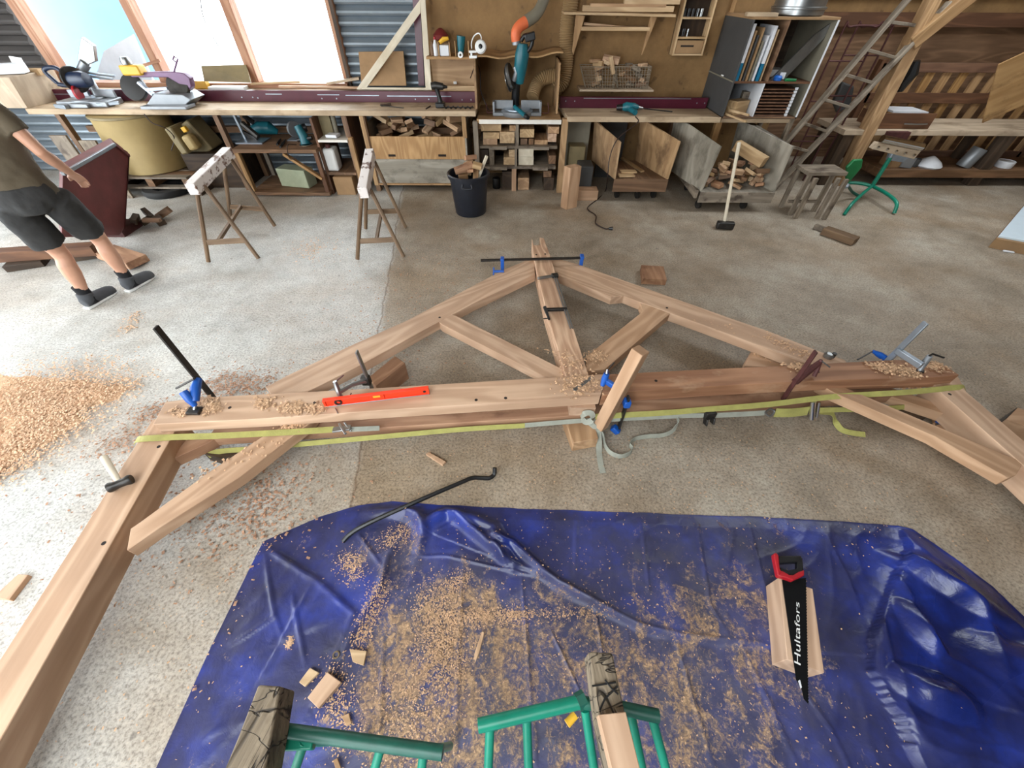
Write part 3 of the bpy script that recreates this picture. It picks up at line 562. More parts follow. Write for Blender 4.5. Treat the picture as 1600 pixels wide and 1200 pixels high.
# clip lamp
t = thing('clip_lamp', 'white clip lamp with a gooseneck clamped above the divider', 'lamp', W(738, 82, 5.9))
obj('clip', MB().box((W(733, 80, 5.72).x, 5.68, 1.402), (W(745, 80, 5.72).x, 5.76, 1.425)).box((W(733, 80, 5.72).x, 5.68, 1.45), (W(745, 80, 5.72).x, 5.76, 1.468)).box((W(735, 80, 5.72).x, 5.7, 1.42), (W(738, 80, 5.72).x, 5.74, 1.46)), 'white', t, bev=.003)
obj('neck', MB().tube(smooth_path([W(737, 76, 5.72), W(737, 66, 5.72), W(741, 56, 5.72), W(748, 52, 5.7), W(752, 58, 5.68), W(751, 66, 5.66)]), .006, 8), 'white', t)
obj('head', MB().lathe([(.02, 0), (.058, .0), (.062, .012), (.05, .03), (.02, .035)], W(751, 73.5, 5.62), (0, -1, .25), 24), 'white', t)
obj('lens', MB().lathe([(.012, .034), (.022, .037), (.018, .04)], W(751, 73.5, 5.62), (0, -1, .25), 16), 'black', t)
# cordless drill with auger
t = thing('cordless_drill', 'black cordless drill standing on its battery near the divider', 'drill', (W(689, 165, 5.75).x, 5.75, Z1))
p = V((W(689, 165, 5.75).x, 5.75, Z1))
obj('battery', MB().box((p.x-.06, 5.69, Z1), (p.x+.05, 5.81, Z1+.055)), 'black', t, bev=.012); obj('grip', MB().tube([p+V((0, 0, .05)), p+V((-.015, 0, .12)), p+V((-.03, 0, .19))], [.03, .024, .03], 10), 'black', t)
obj('body', MB().tube([p+V((-.09, 0, .21)), p+V((-.04, 0, .215)), p+V((.05, 0, .205))], [.035, .04, .034], 12), 'dsteel', t); obj('chuck', MB().tube([p+V((.05, 0, .205)), p+V((.1, 0, .2))], [.024, .012], 10), 'dsteel', t)
def auger(name, A, B, r, label, cat='auger bit'):
    A, B = V(A), V(B); L = (B-A).length; x = (B-A)/L; q = V((0, 0, 1)).cross(x).normalized(); z_ = x.cross(q); pts = []; n = int(L/.01)
    for i in range(n): a = i*1.1; pts.append(A+x*(L*i/n)+(q*math.cos(a)+z_*math.sin(a))*r)
    m = MB().tube([A, B], r*.5, 6); m.tube(pts, r*.45, 5); return one(name, m, 'dsteel', label, cat)
auger('auger_bit', V((W(692, 169, 5.68).x, 5.66, Z1+.018)), V((W(743, 168, 5.68).x-.02, 5.66, Z1+.018)), .013, 'long spiral auger bit lying beside the cordless drill')
t = thing('angle_gauge', 'open dark angle gauge lying on the left workbench', 'angle gauge', (W(605, 164, 5.75).x, 5.75, Z1))
br('handle', (W(594, 163, 5.8).x, 5.8, Z1+.012), (W(609, 160, 5.8).x, 5.85, Z1+.012), .03, .02, 'dark', t, bev=.003); br('blade', (W(594, 163, 5.8).x, 5.8, Z1+.01), (W(631, 168, 5.7).x, 5.68, Z1+.006), .022, .004, 'dsteel', t)
stick((W(666, 169, 5.66).x, 5.64, Z1+.006), (W(672, 162, 5.8).x, 5.8, Z1+.006), .012, .012, 'dark', 'short dark pencil lying on the left workbench', cat='pencil', name='pencil')
one('cable_clip', MB().box((W(709, 131, 6.29).x, 6.27, W(709, 131, 6.29).z), (W(714, 131, 6.29).x, 6.3, W(714, 127, 6.29).z)), 'white', 'small white clip on the plywood back panel', 'clip', bev=.002)
# ---------------------------------------------------------------- mitre saw with hoses
cx = W(808, 165, 5.82).x; Y0 = 5.82
t = thing('mitre_saw', 'teal sliding mitre saw with a pale round base on the saw table', 'saw', (cx, Y0, zt))
obj('base', MB().lathe([(.19, 0), (.2, .015), (.2, .05), (.18, .06)], (cx, Y0, zt), n=32), 'alu', t); obj('turntable', MB().lathe([(.165, .06), (.165, .072), (.15, .075)], (cx, Y0, zt), n=32), 'galv', t)
obj('foot', MB().box((cx-.3, Y0-.1, zt), (cx-.14, Y0+.1, zt+.04)).box((cx+.14, Y0-.1, zt), (cx+.3, Y0+.1, zt+.04)), 'alu', t, bev=.01)
obj('fence', MB().box((cx-.3, Y0+.0, zt+.06), (cx-.05, Y0+.025, zt+.15)).box((cx+.05, Y0, zt+.06), (cx+.3, Y0+.025, zt+.15)).box((cx-.3, Y0-.09, zt+.03), (cx-.275, Y0+.02, zt+.15)).box((cx+.275, Y0-.09, zt+.03), (cx+.3, Y0+.02, zt+.15)), 'alu', t, bev=.004)
obj('mitre_arm', MB().tube([(cx-.03, Y0-.1, zt+.1), (cx+.1, Y0-.3, zt+.045)], [.022, .026], 10), 'teal', t); obj('mitre_knob', MB().tube([(cx+.1, Y0-.3, zt+.045), (cx+.13, Y0-.35, zt+.04)], [.03, .022], 10), 'black', t)
obj('side_handle', MB().tube(smooth_path([(cx-.3, Y0-.03, zt+.03), (cx-.37, Y0-.03, zt+.03), (cx-.38, Y0, zt+.11)]), .006, 6).tube(smooth_path([(cx+.3, Y0-.03, zt+.03), (cx+.39, Y0-.03, zt+.03), (cx+.38, Y0, zt+.13)]), .006, 6), 'rust', t)
obj('column', MB().tube([(cx-.02, Y0+.14, zt+.06), (cx-.02, Y0+.12, zt+.2), (cx-.0, Y0+.08, zt+.34)], [.05, .05, .045], 12), 'black', t)
obj('blade_guard', MB().lathe([(.02, -.02), (.12, -.02), (.13, 0), (.12, .02), (.02, .02)], W(797, 119, 5.84), (1, -.25, .3), 28), 'steel', t)
obj('blade', MB().lathe([(.01, -.001), (.125, -.001), (.125, .001), (.01, .001)], W(794, 124, 5.82), (1, -.25, .3), 32), 'chrome', t)
obj('motor', MB().tube([W(812, 130, 5.82), W(813, 108, 5.8), W(816, 84, 5.78), W(817, 68, 5.78)], [.045, .075, .08, .055], 14), 'teal', t, label='teal motor housing')
obj('gear_housing', MB().tube([W(803, 126, 5.8), W(808, 112, 5.78), W(804, 104, 5.78)], [.03, .035, .025], 10), 'alu', t)
obj('handle', MB().tube(smooth_path([W(818, 88, 5.76), W(830, 72, 5.76), W(831, 57, 5.76), W(820, 56, 5.76), W(814, 64, 5.76)]), .022, 10), 'black', t)
obj('battery', MB().bar(W(820, 60, 5.74), W(836, 55, 5.74), .1, .07), 'black', t, bev=.01)
t = thing('dust_hose', 'grey dust hose with an orange cuff rising from the mitre saw', 'hose', W(807, 63, 5.8))
obj('cuff', MB().tube(smooth_path([W(807, 64, 5.8), W(806, 52, 5.8), W(811, 42, 5.82), W(822, 34, 5.85)]), .055, 14), 'orange', t); obj('hose_tube', MB().tube(smooth_path([W(821, 35, 5.85), W(838, 22, 5.92), W(848, 4, 6.0), W(853, -14, 6.05), W(858, -60, 6.1)]), .058, 14), 'hose', t)
obj('collar', MB().tube([W(807, 70, 5.8), W(807, 63, 5.8)], .05, 12), 'alu', t)
def duct(name, pts, r, label):
    p = smooth_path(pts, 10); L = [0]
    for a, b in zip(p, p[1:]): L.append(L[-1]+(b-a).length)
    n = int(L[-1]/.011); q = []; rr = []; j = 0
    for i in range(n+1):
        s = L[-1]*i/n
        while j < len(L)-2 and L[j+1] < s: j += 1
        f = (s-L[j])/max(1e-6, L[j+1]-L[j]); q.append(p[j].lerp(p[j+1], f)); rr.append(r+(.006 if i % 2 else -.004))
    return one(name, MB().tube(q, rr, 18), 'duct', label, 'duct')
duct('flexible_duct', [W(896, -60, 6.27), W(892, 0, 6.27), W(886, 45, 6.27), W(885, 90, 6.27), W(880, 125, 6.25), W(868, 140, 6.22)], .085, 'tall tan ribbed duct running down the wall behind the side panel')
duct('flexible_duct', [W(872, 118, 6.2), W(850, 122, 6.18), W(838, 134, 6.15), W(832, 152, 6.05)], .075, 'short tan ribbed duct curving down behind the mitre saw')
one('power_cable', MB().tube(smooth_path([W(735, 122, 6.2), W(744, 100, 6.1), W(750, 112, 5.9), W(751, 140, 5.85), W(757, 158, 5.85), W(764, 172, 5.8), W(771, 173, 5.75)]), .006, 6), 'cable', 'dark brown cable hanging behind the divider to the mitre saw', 'cable')
# teal drill on the right bench
t = thing('power_drill', 'teal power drill with a long bit lying on the right workbench', 'drill', (W(985, 166, 5.75).x, 5.75, Z2))
p = V((W(985, 165, 5.78).x, 5.78, Z2))
obj('body', MB().tube([p+V((-.09, .02, .05)), p+V((-.05, .01, .06)), p+V((.05, 0, .055)), p+V((.1, 0, .05))], [.035, .05, .045, .028], 12), 'teal', t); obj('grip', MB().tube([p+V((0, -.02, .04)), p+V((.03, -.1, .03)), p+V((.04, -.15, .03))], [.03, .026, .028], 10), 'teal', t)
obj('cap', MB().tube([p+V((-.16, .03, .045)), p+V((-.09, .02, .05))], [.03, .04], 10), 'black', t); obj('chuck', MB().tube([p+V((.1, 0, .05)), p+V((.16, 0, .045))], [.026, .014], 10), 'steel', t)
obj('drill_bit', MB().tube([p+V((.15, 0, .045)), p+V((.52, -.04, .02))], .007, 6), 'dsteel', t)
# ================================================================== below the benches
def rbox(name, c, d, rot, mat, label, cat, group=None, bev=.003, parent=None):
    """box of size d at c, turned by euler rot; grain along its longest side"""
    R = Matrix.Rotation(rot[2], 3, 'Z') @ Matrix.Rotation(rot[1], 3, 'Y') @ Matrix.Rotation(rot[0], 3, 'X'); c = V(c)
    A = c-R @ V((d[0]/2, 0, 0)); B = c+R @ V((d[0]/2, 0, 0)); o = obj(name, MB().bar(A, B, d[1], d[2], up=R @ V((0, 0, 1))), mat, parent, axis=B-A, bev=bev)
    return tag(o, label, cat, group) if label else o
def lowest(d, rot):
    R = Matrix.Rotation(rot[2], 3, 'Z') @ Matrix.Rotation(rot[1], 3, 'Y') @ Matrix.Rotation(rot[0], 3, 'X')
    return sum(abs(R[2][i])*d[i]/2 for i in range(3))
def pile(x0, x1, y0, y1, z0, n, size, mats, label, group, rise=.0, name='offcut', seed=1, zmax=None):
    r = random.Random(seed); placed = []
    for i in range(n):
        L = size*r.uniform(.8, 1.7); w_ = size*r.uniform(.35, .7); h = size*r.uniform(.25, .5); rot = (r.uniform(-.4, .4), r.uniform(-.45, .45), r.uniform(0, 3.1))
        x = r.uniform(x0+size*.6, x1-size*.6); y = r.uniform(y0+size*.6, y1-size*.6); zl = z0
        for (px_, py_, pt, pr) in placed:
            if math.hypot(x-px_, y-py_) < (pr+L*.42): zl = max(zl, pt-.01)
        hz = lowest((L, w_, h), rot)
        if zmax is not None and zl+2*hz > zmax: continue
        placed.append((x, y, zl+hz*1.5, L*.36))
        rbox(name, (x, y, zl+hz), (L, w_, h), rot, mats[i % len(mats)], label, 'offcut', group)
# bin of offcuts with a plywood front
Yp = 5.62
p0 = W(574, 213, Yp); p1 = W(726, 213, Yp); pb = W(640, 286, Yp); pm = W(640, 246, Yp)
t = thing('offcut_bin', 'wide bin with an orange and grey plywood front under the left workbench', 'bin', ((p0.x+p1.x)/2, 5.9, 0))
fr = obj('front_board', MB().box((p0.x, Yp, pm.z-.02), (p1.x, Yp+.018, p0.z)), 'plyorange', t, bev=.002, axis=(0, 0, 1))
obj('front_board', MB().box((p0.x+.01, Yp-.001, pb.z), (p1.x, Yp+.02, pm.z-.022)), 'greyply', t, bev=.002)
for u0, u1 in ((605, 620), (683, 699)): obj('hand_slot', MB().tube([W(u0+2, 243, Yp-.002), W(u1-2, 243, Yp-.002)], .013, 8, flat=.3, up=(0, 1, 0)), 'hole', fr)
obj('floor_board', MB().box((p0.x, Yp-.02, pb.z-.02), (p1.x, 6.3, pb.z)), 'ply', t); obj('side_board', MB().box((p0.x-.02, Yp, pb.z), (p0.x, 6.3, p0.z+.12)), 'greyply', t); obj('side_board', MB().box((p1.x, Yp, pb.z), (p1.x+.02, 6.3, p0.z+.12)), 'greyply', t)
obj('corner_post', MB().box((p0.x-.04, Yp-.03, pb.z-.02), (p0.x+.01, Yp+.02, .87)), 'gold', t); obj('corner_post', MB().box((p1.x-.02, Yp-.02, p0.z-.01), (p1.x+.03, Yp+.03, .87)), 'gold', t)
for x in (p0.x+.08, p1.x-.08): obj('castor', MB().lathe([(.01, -.015), (.035, -.015), (.035, .015), (.01, .015)], (x, 5.72, .035), (1, 0, 0), 16).box((x-.01, 5.7, .05), (x+.01, 5.74, pb.z-.02)), 'dsteel', t)
pile(p0.x+.03, p1.x-.03, Yp+.05, 6.1, p0.z-.12, 60, .14, ['offcut', 'pine', 'offcut', 'brown'], 'angular timber offcut heaped in the bin under the left workbench', 'offcuts in the plywood fronted bin', seed=5, zmax=.868)
obj('load', MB().box((p0.x+.01, Yp+.03, pb.z), (p1.x-.01, 6.25, p0.z-.11)), 'offcut', t, kind='stuff')
# bucket
bc = V((G(736, 331).x, 4.93, 0)); hb = .46
t = thing('bucket', 'large black plastic bucket filled with timber offcuts', 'bucket', bc)
obj('body', MB().lathe([(.18, 0), (.187, .01), (.225, hb-.05), (.245, hb-.045), (.25, hb-.01), (.24, hb), (.222, hb-.005), (.215, hb-.06), (.175, .015)], bc, n=40, close=False), 'bucket', t)
obj('handle', MB().tube(smooth_path([bc+V((-.05, -.24, hb-.06)), bc+V((-.05, -.262, hb-.1)), bc+V((.05, -.262, hb-.1)), bc+V((.05, -.24, hb-.06))]), .009, 8), 'bucket', t)
pile(bc.x-.19, bc.x+.19, bc.y-.19, bc.y+.19, hb-.06, 9, .12, ['offcut', 'oak2', 'pine'], 'timber offcut lying in the black bucket', 'offcuts in the black bucket', seed=9)
rbox('offcut', bc+V((-.04, -.06, hb+.06)), (.22, .08, .05), (.2, -.25, .2), 'oak2', 'long reddish offcut lying topmost in the black bucket', 'offcut', 'offcuts in the black bucket')
rbox('offcut', bc+V((.17, -.04, hb+.06)), (.26, .03, .03), (0, -1.1, .3), 'palewood', 'pale stick poking out of the black bucket at its right', 'offcut', 'offcuts in the black bucket')
# tool trolley
Yt = 5.4
xl = W(368, 234, Yt).x; xr_ = W(507, 297, Yt).x; zT = W(430, 233, Yt).z; zB = W(450, 301, Yt).z
xl0 = W(368, 236, Yt).x; xl1 = W(397, 303, Yt).x; xL = (xl0+xl1)/2; xR = (W(495, 235, Yt).x+xr_)/2
t = thing('tool_trolley', 'wooden tool trolley on castors with a diagonal brace under the left workbench', 'trolley', ((xL+xR)/2, 5.7, 0))
obj('top_board', MB().box((xL-.03, Yt-.02, zT-.04), (xR+.03, 6.1, zT)), 'brown', t, bev=.003); obj('tray_board', MB().box((xL-.03, Yt-.02, zB-.03), (xR+.03, 6.1, zB+.01)), 'brown', t, bev=.003)
for x, m_ in ((xL, 'gold'), (xR, 'redbrown')):
    br('post', (x, Yt+.03, zB), (x, Yt+.03, zT-.04), .05, .06, m_, t, up=(0, 1, 0), bev=.003); br('post', (x, 6.05, zB), (x, 6.05, zT-.04), .05, .05, 'grey', t, up=(0, 1, 0))
br('brace', (W(444, 243, Yt).x, Yt+.0, zT-.05), (xR-.01, Yt+.0, W(497, 279, Yt).z), .03, .055, 'gold', t, up=(0, 1, 0))
for x, y in ((xL+.1, 5.5), (xR, Yt+.05), (xR, 6.0), (xL+.1, 6.0)):
    obj('castor', MB().lathe([(.012, -.014), (zB/2-.02, -.014), (zB/2-.02, .014), (.012, .014)], (x, y, zB/2-.02), (1, .3, 0), 16).box((x-.02, y-.02, zB*.55), (x+.02, y+.02, zB-.03)), 'dsteel', t)
p = W(466, 284, 5.7); rbox('metal_box', (p.x+.03, 5.66, zB+.01+.11), (.42, .2, .22), (0, 0, -.22), 'mint', 'pale green metal box on the trolley tray', 'box', bev=.008)
# tools on it
p = V((W(398, 215, 5.7).x, 5.72, zT)); t = thing('drill_stand', 'grey steel drill stand on the trolley top', 'drill stand', p)
obj('base_plate', MB().box((p.x-.22, 5.6, zT), (p.x+.12, 5.85, zT+.015)), 'galv', t); obj('column', MB().tube([p+V((-.17, .06, .0)), p+V((-.19, .06, .3))], .022, 10), 'galv', t); obj('arm', MB().bar(p+V((-.18, .06, .1)), p+V((.0, .02, .02)), .03, .04).tube([p+V((-.1, 0, .2)), p+V((.06, -.04, .06))], .035, 8), 'dsteel', t)
p = V((W(410, 208, 5.95).x, 5.95, zT)); t = thing('grinder', 'teal power tool lying at the back of the trolley top', 'power tool', p)
obj('body', MB().tube([p+V((-.12, 0, .07)), p+V((0, 0, .1)), p+V((.12, 0, .1)), p+V((.2, .02, .05))], [.05, .075, .075, .03], 12), 'teal', t); obj('handle', MB().tube([p+V((-.05, -.02, .16)), p+V((-.13, -.05, .25))], .03, 8), 'black', t)
p = V((W(473, 222, 5.55).x, 5.58, zT)); t = thing('router', 'teal router with a steel sole near the trolley front edge', 'router', p)
obj('sole', MB().lathe([(.08, 0), (.085, .006), (.08, .012)], p+V((.02, 0, 0)), n=20), 'chrome', t); obj('body', MB().tube([p+V((.02, 0, .01)), p+V((.01, .02, .09)), p+V((-.03, .04, .2))], [.06, .055, .045], 12), 'teal', t)
obj('knob', MB().tube([p+V((-.07, 0, .05)), p+V((-.02, 0, .06))], .022, 8).tube([p+V((.06, 0, .07)), p+V((.12, 0, .08))], .022, 8), 'black', t, kind='stuff')
p = V((W(462, 208, 5.85).x, 5.85, zT)); t = thing('circular_saw', 'small grey circular saw at the back right of the trolley top', 'saw', p)
obj('guard', MB().lathe([(.02, -.02), (.09, -.02), (.09, .02), (.02, .02)], p+V((0, 0, .11)), (.8, -.6, 0), 20), 'alu', t); obj('body', MB().tube([p+V((.02, 0, .1)), p+V((.14, .05, .12))], [.05, .045], 10), 'black', t); obj('sole', MB().box((p.x-.1, 5.75, zT), (p.x+.16, 5.93, zT+.01)), 'galv', t)
for i, (u0, v0, u1, v1) in enumerate([(433, 226, 438, 217), (438, 230, 446, 218)]):
    a = G(u0, v0, zT+.01); b_ = G(u1, v1, zT+.01); one('chisel', MB().tube([a, a.lerp(b_, .5), b_], [.012, .014, .006], 8), 'black', ['left', 'right'][i]+' one of two black chisels on the trolley top', 'chisel', 'chisels on the trolley')
one('power_cable', MB().tube(smooth_path([W(463, 226, 5.5), W(450, 226, 5.37), W(449, 236, 5.36), W(453, 248, 5.36), W(463, 248, 5.37)]), .005, 6), 'cable', 'thin dark cable looping off the trolley front edge', 'cable')
# small shelf unit right of the trolley
Ys = 5.5; xa = (W(486, 183, Ys).x+W(522, 308, Ys).x)/2-.02; xb_ = W(541, 219, Ys).x+.03; xb2 = W(560, 275, Ys).x
z1s = W(518, 220, Ys).z; z2s = W(535, 271, Ys).z; XR = max(xb_, xb2)-.02
t = thing('shelf_unit', 'narrow brown shelf unit with a white shelf under the left workbench', 'shelf unit', ((xa+XR)/2, 5.8, 0))
obj('side', MB().box((xa, Ys, 0), (xa+.03, 6.1, .86)), 'redbrown', t, bev=.002); obj('side', MB().box((XR, Ys+.1, 0), (XR+.02, 6.1, .86)), 'redbrown', t)
obj('shelf', MB().box((xa+.03, Ys-.01, z1s-.015), (XR, 6.1, z1s+.01)), 'whitepaint', t); obj('shelf', MB().box((xa+.03, Ys, z2s-.02), (XR, 6.1, z2s+.01)), 'brown', t)
p = W(517, 250, 5.62); t = thing('jerrycan', 'white plastic jerrycan on the brown shelf beside the trolley', 'jerrycan', (p.x, 5.66, z2s+.01))
obj('body', MB().box((p.x-.1, 5.54, z2s+.01), (p.x+.1, 5.72, z2s+.27)), 'white', t, bev=.025); obj('cap', MB().lathe([(.03, 0), (.03, .04), (.02, .045)], (p.x+.02, 5.6, z2s+.265), n=12), 'rust', t)
p = W(541, 292, 5.5); one('cardboard_box', MB().box((p.x-.13, 5.46, 0), (p.x+.12, 5.75, W(541, 277, 5.46).z)), 'card', 'closed brown cardboard box on the floor under the shelf unit', 'box', bev=.006)
p = W(520, 208, 5.6); one('white_pad', MB().bar(p+V((-.07, 0, -.02)), p+V((.07, -.02, -.02)), .12, .03), 'paper', 'small white pad lying on the white shelf', 'pad', bev=.003)
one('grey_pipe', MB().tube([V((W(529, 218, 5.7).x, 5.7, z1s+.012)), V((W(529, 218, 5.7).x, 5.72, .87))], .03, 10), 'hose', 'upright grey pipe standing on the white shelf', 'pipe')
one('upright_board', MB().box((xa+.03, 5.7, z1s+.012), (xa+.17, 5.72, .86)), 'drab', 'upright dark board standing on the white shelf', 'board')
one('upright_batten', MB().bar((W(556, 250, 5.52).x, 5.53, 0), (W(556, 250, 5.52).x, 5.53, .66), .05, .05, up=(0, 1, 0)), 'gold', 'upright golden batten between the shelf unit and the offcut bin', 'batten', bev=.003)
# drum on pallet, tyre
dcx = W(228, 225, 5.85).x; pz = .22
t = thing('pallet', 'rough pallet under the yellowed drum', 'pallet', (dcx, 5.85, 0))
for i in range(6): bx('slat', (dcx-.5, 5.42+i*.145, pz-.02), (dcx+.62, 5.53+i*.145, pz), 'brown' if i % 2 else 'grey', t, bev=.002)
for x in (dcx-.48, dcx+.05, dcx+.53): bx('block', (x, 5.44, .10), (x+.09, 6.2, pz-.02), 'brown', t)
for i in range(3): bx('slat', (dcx-.5, 5.42+i*.35, .08), (dcx+.62, 5.52+i*.35, .10), 'grey', t)
t = thing('drum', 'big yellowed fibre drum standing on the pallet under the bench', 'drum', (dcx, 5.85, pz))
obj('body', MB().lathe([(.38, 0), (.40, .01), (.42, .3), (.40, .62), (.41, .635), (.39, .64)], (dcx, 5.86, pz), n=40), 'drum', t); obj('rim', MB().lathe([(.41, .61), (.42, .615), (.42, .635), (.41, .64)], (dcx, 5.86, pz), n=40, close=True), 'drab', t)
one('pallet_skid', MB().box((dcx-.55, 5.38, 0), (dcx-.42, 6.25, .075)), 'dark', 'dark timber skid under the left end of the pallet', 'timber')
one('pallet_skid', MB().box((dcx+.62, 5.4, 0), (dcx+.72, 6.25, .075)), 'dark', 'dark timber skid under the right end of the pallet', 'timber')
tx = G(252, 308).x; R_ = .30
one('tyre', MB().lathe([(R_*.6, 0), (R_*.95, .0), (R_, .02), (R_, .055), (R_*.95, .075), (R_*.6, .075), (R_*.55, .04)], (tx, 5.55, 0), n=36, close=True), 'tyre', 'black tyre lying flat on the floor under the pallet', 'tyre')
p = W(300, 213, 5.8); t = thing('tool_case', 'open drab tool case with rounded yellow fittings behind the sawhorse', 'case', (p.x, 5.8, .12))
obj('shell', MB().bar(W(272, 195, 5.75), W(300, 236, 5.75), .3, .1).bar(W(290, 192, 5.95), W(330, 236, 5.95), .3, .3), 'drab', t, bev=.02); obj('fitting', MB().bar(W(292, 210, 5.65), W(308, 233, 5.65), .12, .14, up=(0, 1, 0)), 'drum', t, bev=.03); obj('latch', MB().bar(W(286, 198, 5.66), W(292, 206, 5.66), .06, .05, up=(0, 1, 0)), 'yellow', t, bev=.008)
one('case_stand', MB().box((dcx+.5, 5.7, 0), (dcx+1.2, 6.2, .42)), 'dark', 'dark box under the drab tool case', 'box')
for i, (u0, u1, v1, d_, l) in enumerate([(105, 130, 252, .36, 'upright grey board standing left of the drum'), (139, 161, 245, .3, 'second upright grey board between the first board and the drum')]):
    a = W(u0, v1, 5.3); one('grey_board', MB().box((a.x, 5.3, 0), (a.x+.2, 5.33, W(u0, 212+i*8, 5.3).z)), 'grey', l, 'board', bev=.002)
one('black_cable', MB().tube(smooth_path([W(225, 178, 5.5), W(238, 192, 5.5), W(258, 200, 5.52), W(272, 215, 5.6), W(268, 235, 5.62)]), .006, 6), 'cable', 'thin black cable hanging in front of the drum', 'cable')
# maroon hopper
zr = .78
A = G(98, 272, zr); B = G(179, 226, zr); D = G(197, 352, .10); nP = (B-A).cross(D-A).normalized()
def onP(u, v): r_ = ray(u, v); return CO+r_*(nP.dot(A-CO)/nP.dot(r_))
C_ = onP(201, 243); E_ = onP(187, 369); F_ = onP(96, 372); back = V((-.25, .27, 0))
t = thing('hopper', 'worn maroon steel hopper with a pale rim behind the person', 'hopper', (E_.x-.3, E_.y+.3, 0))
obj('body', MB().prism([A, B, C_, D, E_, F_], back), 'maroon2', t, bev=.012, axis=(1, 0, 0))
obj('side_plate', MB().prism([B, C_, D+(E_-D)*.3, D+(E_-D)*.3+V((-.05, .06, 0)), C_+V((-.06, .07, .02))], V((.012, 0, 0))), 'rust', t)
obj('rim', MB().bar(A, B, .03, .03), 'alu', t, bev=.003); obj('rim', MB().bar(B, C_, .03, .03), 'maroon2', t, bev=.003)
obj('foot', MB().box((E_.x-.4, E_.y+.1, 0), (E_.x-.05, E_.y+.4, max(.03, E_.z+.02))), 'rust', t)
a = G(2, 398, .16); b_ = G(145, 381, .16); one('beam', MB().bar(a+V((-.9, -.05, -.05)), b_+V((0, 0, -.05)), .12, .1), 'redbrown', 'long reddish beam lying on blocks behind the walking person', 'beam', bev=.004)
for i, (u, v, s_, l) in enumerate([(30, 425, .16, 'dark block under the left end of the reddish beam'), (118, 412, .14, 'dark block under the middle of the reddish beam')]):
    p = G(u, v); rbox('support_block', (p.x, p.y+.12, .03), (.3, s_, .06), (0, 0, .4), 'dark', l, 'block')
rbox('plank', G(187, 400, .09)+V((-.05, .06, -.04)), (.52, .20, .07), (0, 0, -.42), 'oak2', 'thick plank end lying on the floor behind the right shoe', 'plank', bev=.004)
gs = G(216, 366); pile(gs.x-.22, gs.x+.24, gs.y+.02, gs.y+.5, 0, 12, .14, ['dark', 'brown', 'grey'], 'grimy scrap block lying beside the maroon hopper', 'scrap beside the hopper', seed=21, zmax=.17)
# sawhorses
def sawhorse(T1, T2, F1, F2, F3, F4, s, label):
    t = thing('sawhorse', label, 'sawhorse', (F1+F2+F3+F4)/4)
    br('top_beam', T1+V((0, -.03, 0)), T2, .085, .10, 'paintwood', t, bev=.006)
    d = (T2-T1).normalized(); leg = []
    for T, F in ((T1, F1), (T1, F2), (T2, F3), (T2, F4)):
        a = T+d*(.1 if T is T1 else -.1)+V((math.copysign(.04, (F-T).x), 0, -.03)); leg.append((a, F+V((0, 0, .012)))); obj('leg', MB().tube([a, F+V((0, 0, .015))], .02, 8), 'legwood', t, axis=F-a)
    q = lambda i, f: leg[i][0].lerp(leg[i][1], f)
    br('stretcher', q(0, .72), q(1, .72), .02, .05, 'legwood', t, bev=.002); br('stretcher', q(2, .72), q(3, .72), .02, .05, 'legwood', t, bev=.002)
    br('cross_rail', q(0, .70).lerp(q(1, .70), s), q(2, .70).lerp(q(3, .70), s), .03, .03, 'legwood', t, bev=.002)
    return t
F1, F2, F3, F4 = G(327, 411), G(405, 406), G(362, 349), G(430, 355)
sawhorse(W(303, 294, (F1.y+F2.y)/2), W(358, 238, (F3.y+F4.y)/2), F1, F2, F3, F4, .35, 'left wooden sawhorse with a paint-splattered top before the trolley')
F1, F2, F3, F4 = G(559, 407), G(631, 403), G(572, 359), G(634, 357)
sawhorse(W(569, 300, (F1.y+F2.y)/2), W(579, 240, (F3.y+F4.y)/2), F1, F2, F3, F4, .5, 'right wooden sawhorse with a paint-splattered top before the offcut bin')
# block group right of the saw table
c0 = G(885, 328); zt_ = W(887, 263, c0.y).z
m = MB(); e1 = V((.14, .085, 0)); e2 = V((-.07, .09, 0)); m.prism([c0, c0+e1, c0+e1+e2, c0+e2], (0, 0, zt_)); one('timber_block', m, 'oak', 'upright pinkish oak block with two bored holes by the saw table post', 'block', bev=.004, axis=(0, 0, 1))
ub = bpy.data.objects['timber_block.001'] if 'timber_block.001' in bpy.data.objects else None
if ub:
    for u, v in ((890.5, 292), (890, 303)):
        p = W(u, v, c0.y+.03); n = V((.52, -.85, 0)).normalized(); obj('drilled_hole', MB().lathe([(.011, 0), (.011, .002)], p+n*.004, n, 10), 'hole', ub)
p = G(935, 308); one('pale_beam', MB().box((W(902, 300, 5.33).x, 5.3, 0), (W(935, 300, 5.3).x, 5.46, .125)), 'oak', 'short pale beam lying on the floor beside the upright oak block', 'beam', bev=.004)
one('black_case', MB().box((W(903, 280, 5.5).x, 5.48, 0), (W(925, 280, 5.5).x, 5.75, .36)), 'slate', 'dark case standing behind the short pale beam', 'case', bev=.01)
one('grey_case', MB().box((W(888, 250, 5.8).x, 5.8, 0), (W(913, 250, 5.8).x, 6.1, .5)), 'drab', 'drab box in the shade under the right workbench', 'box', bev=.01)
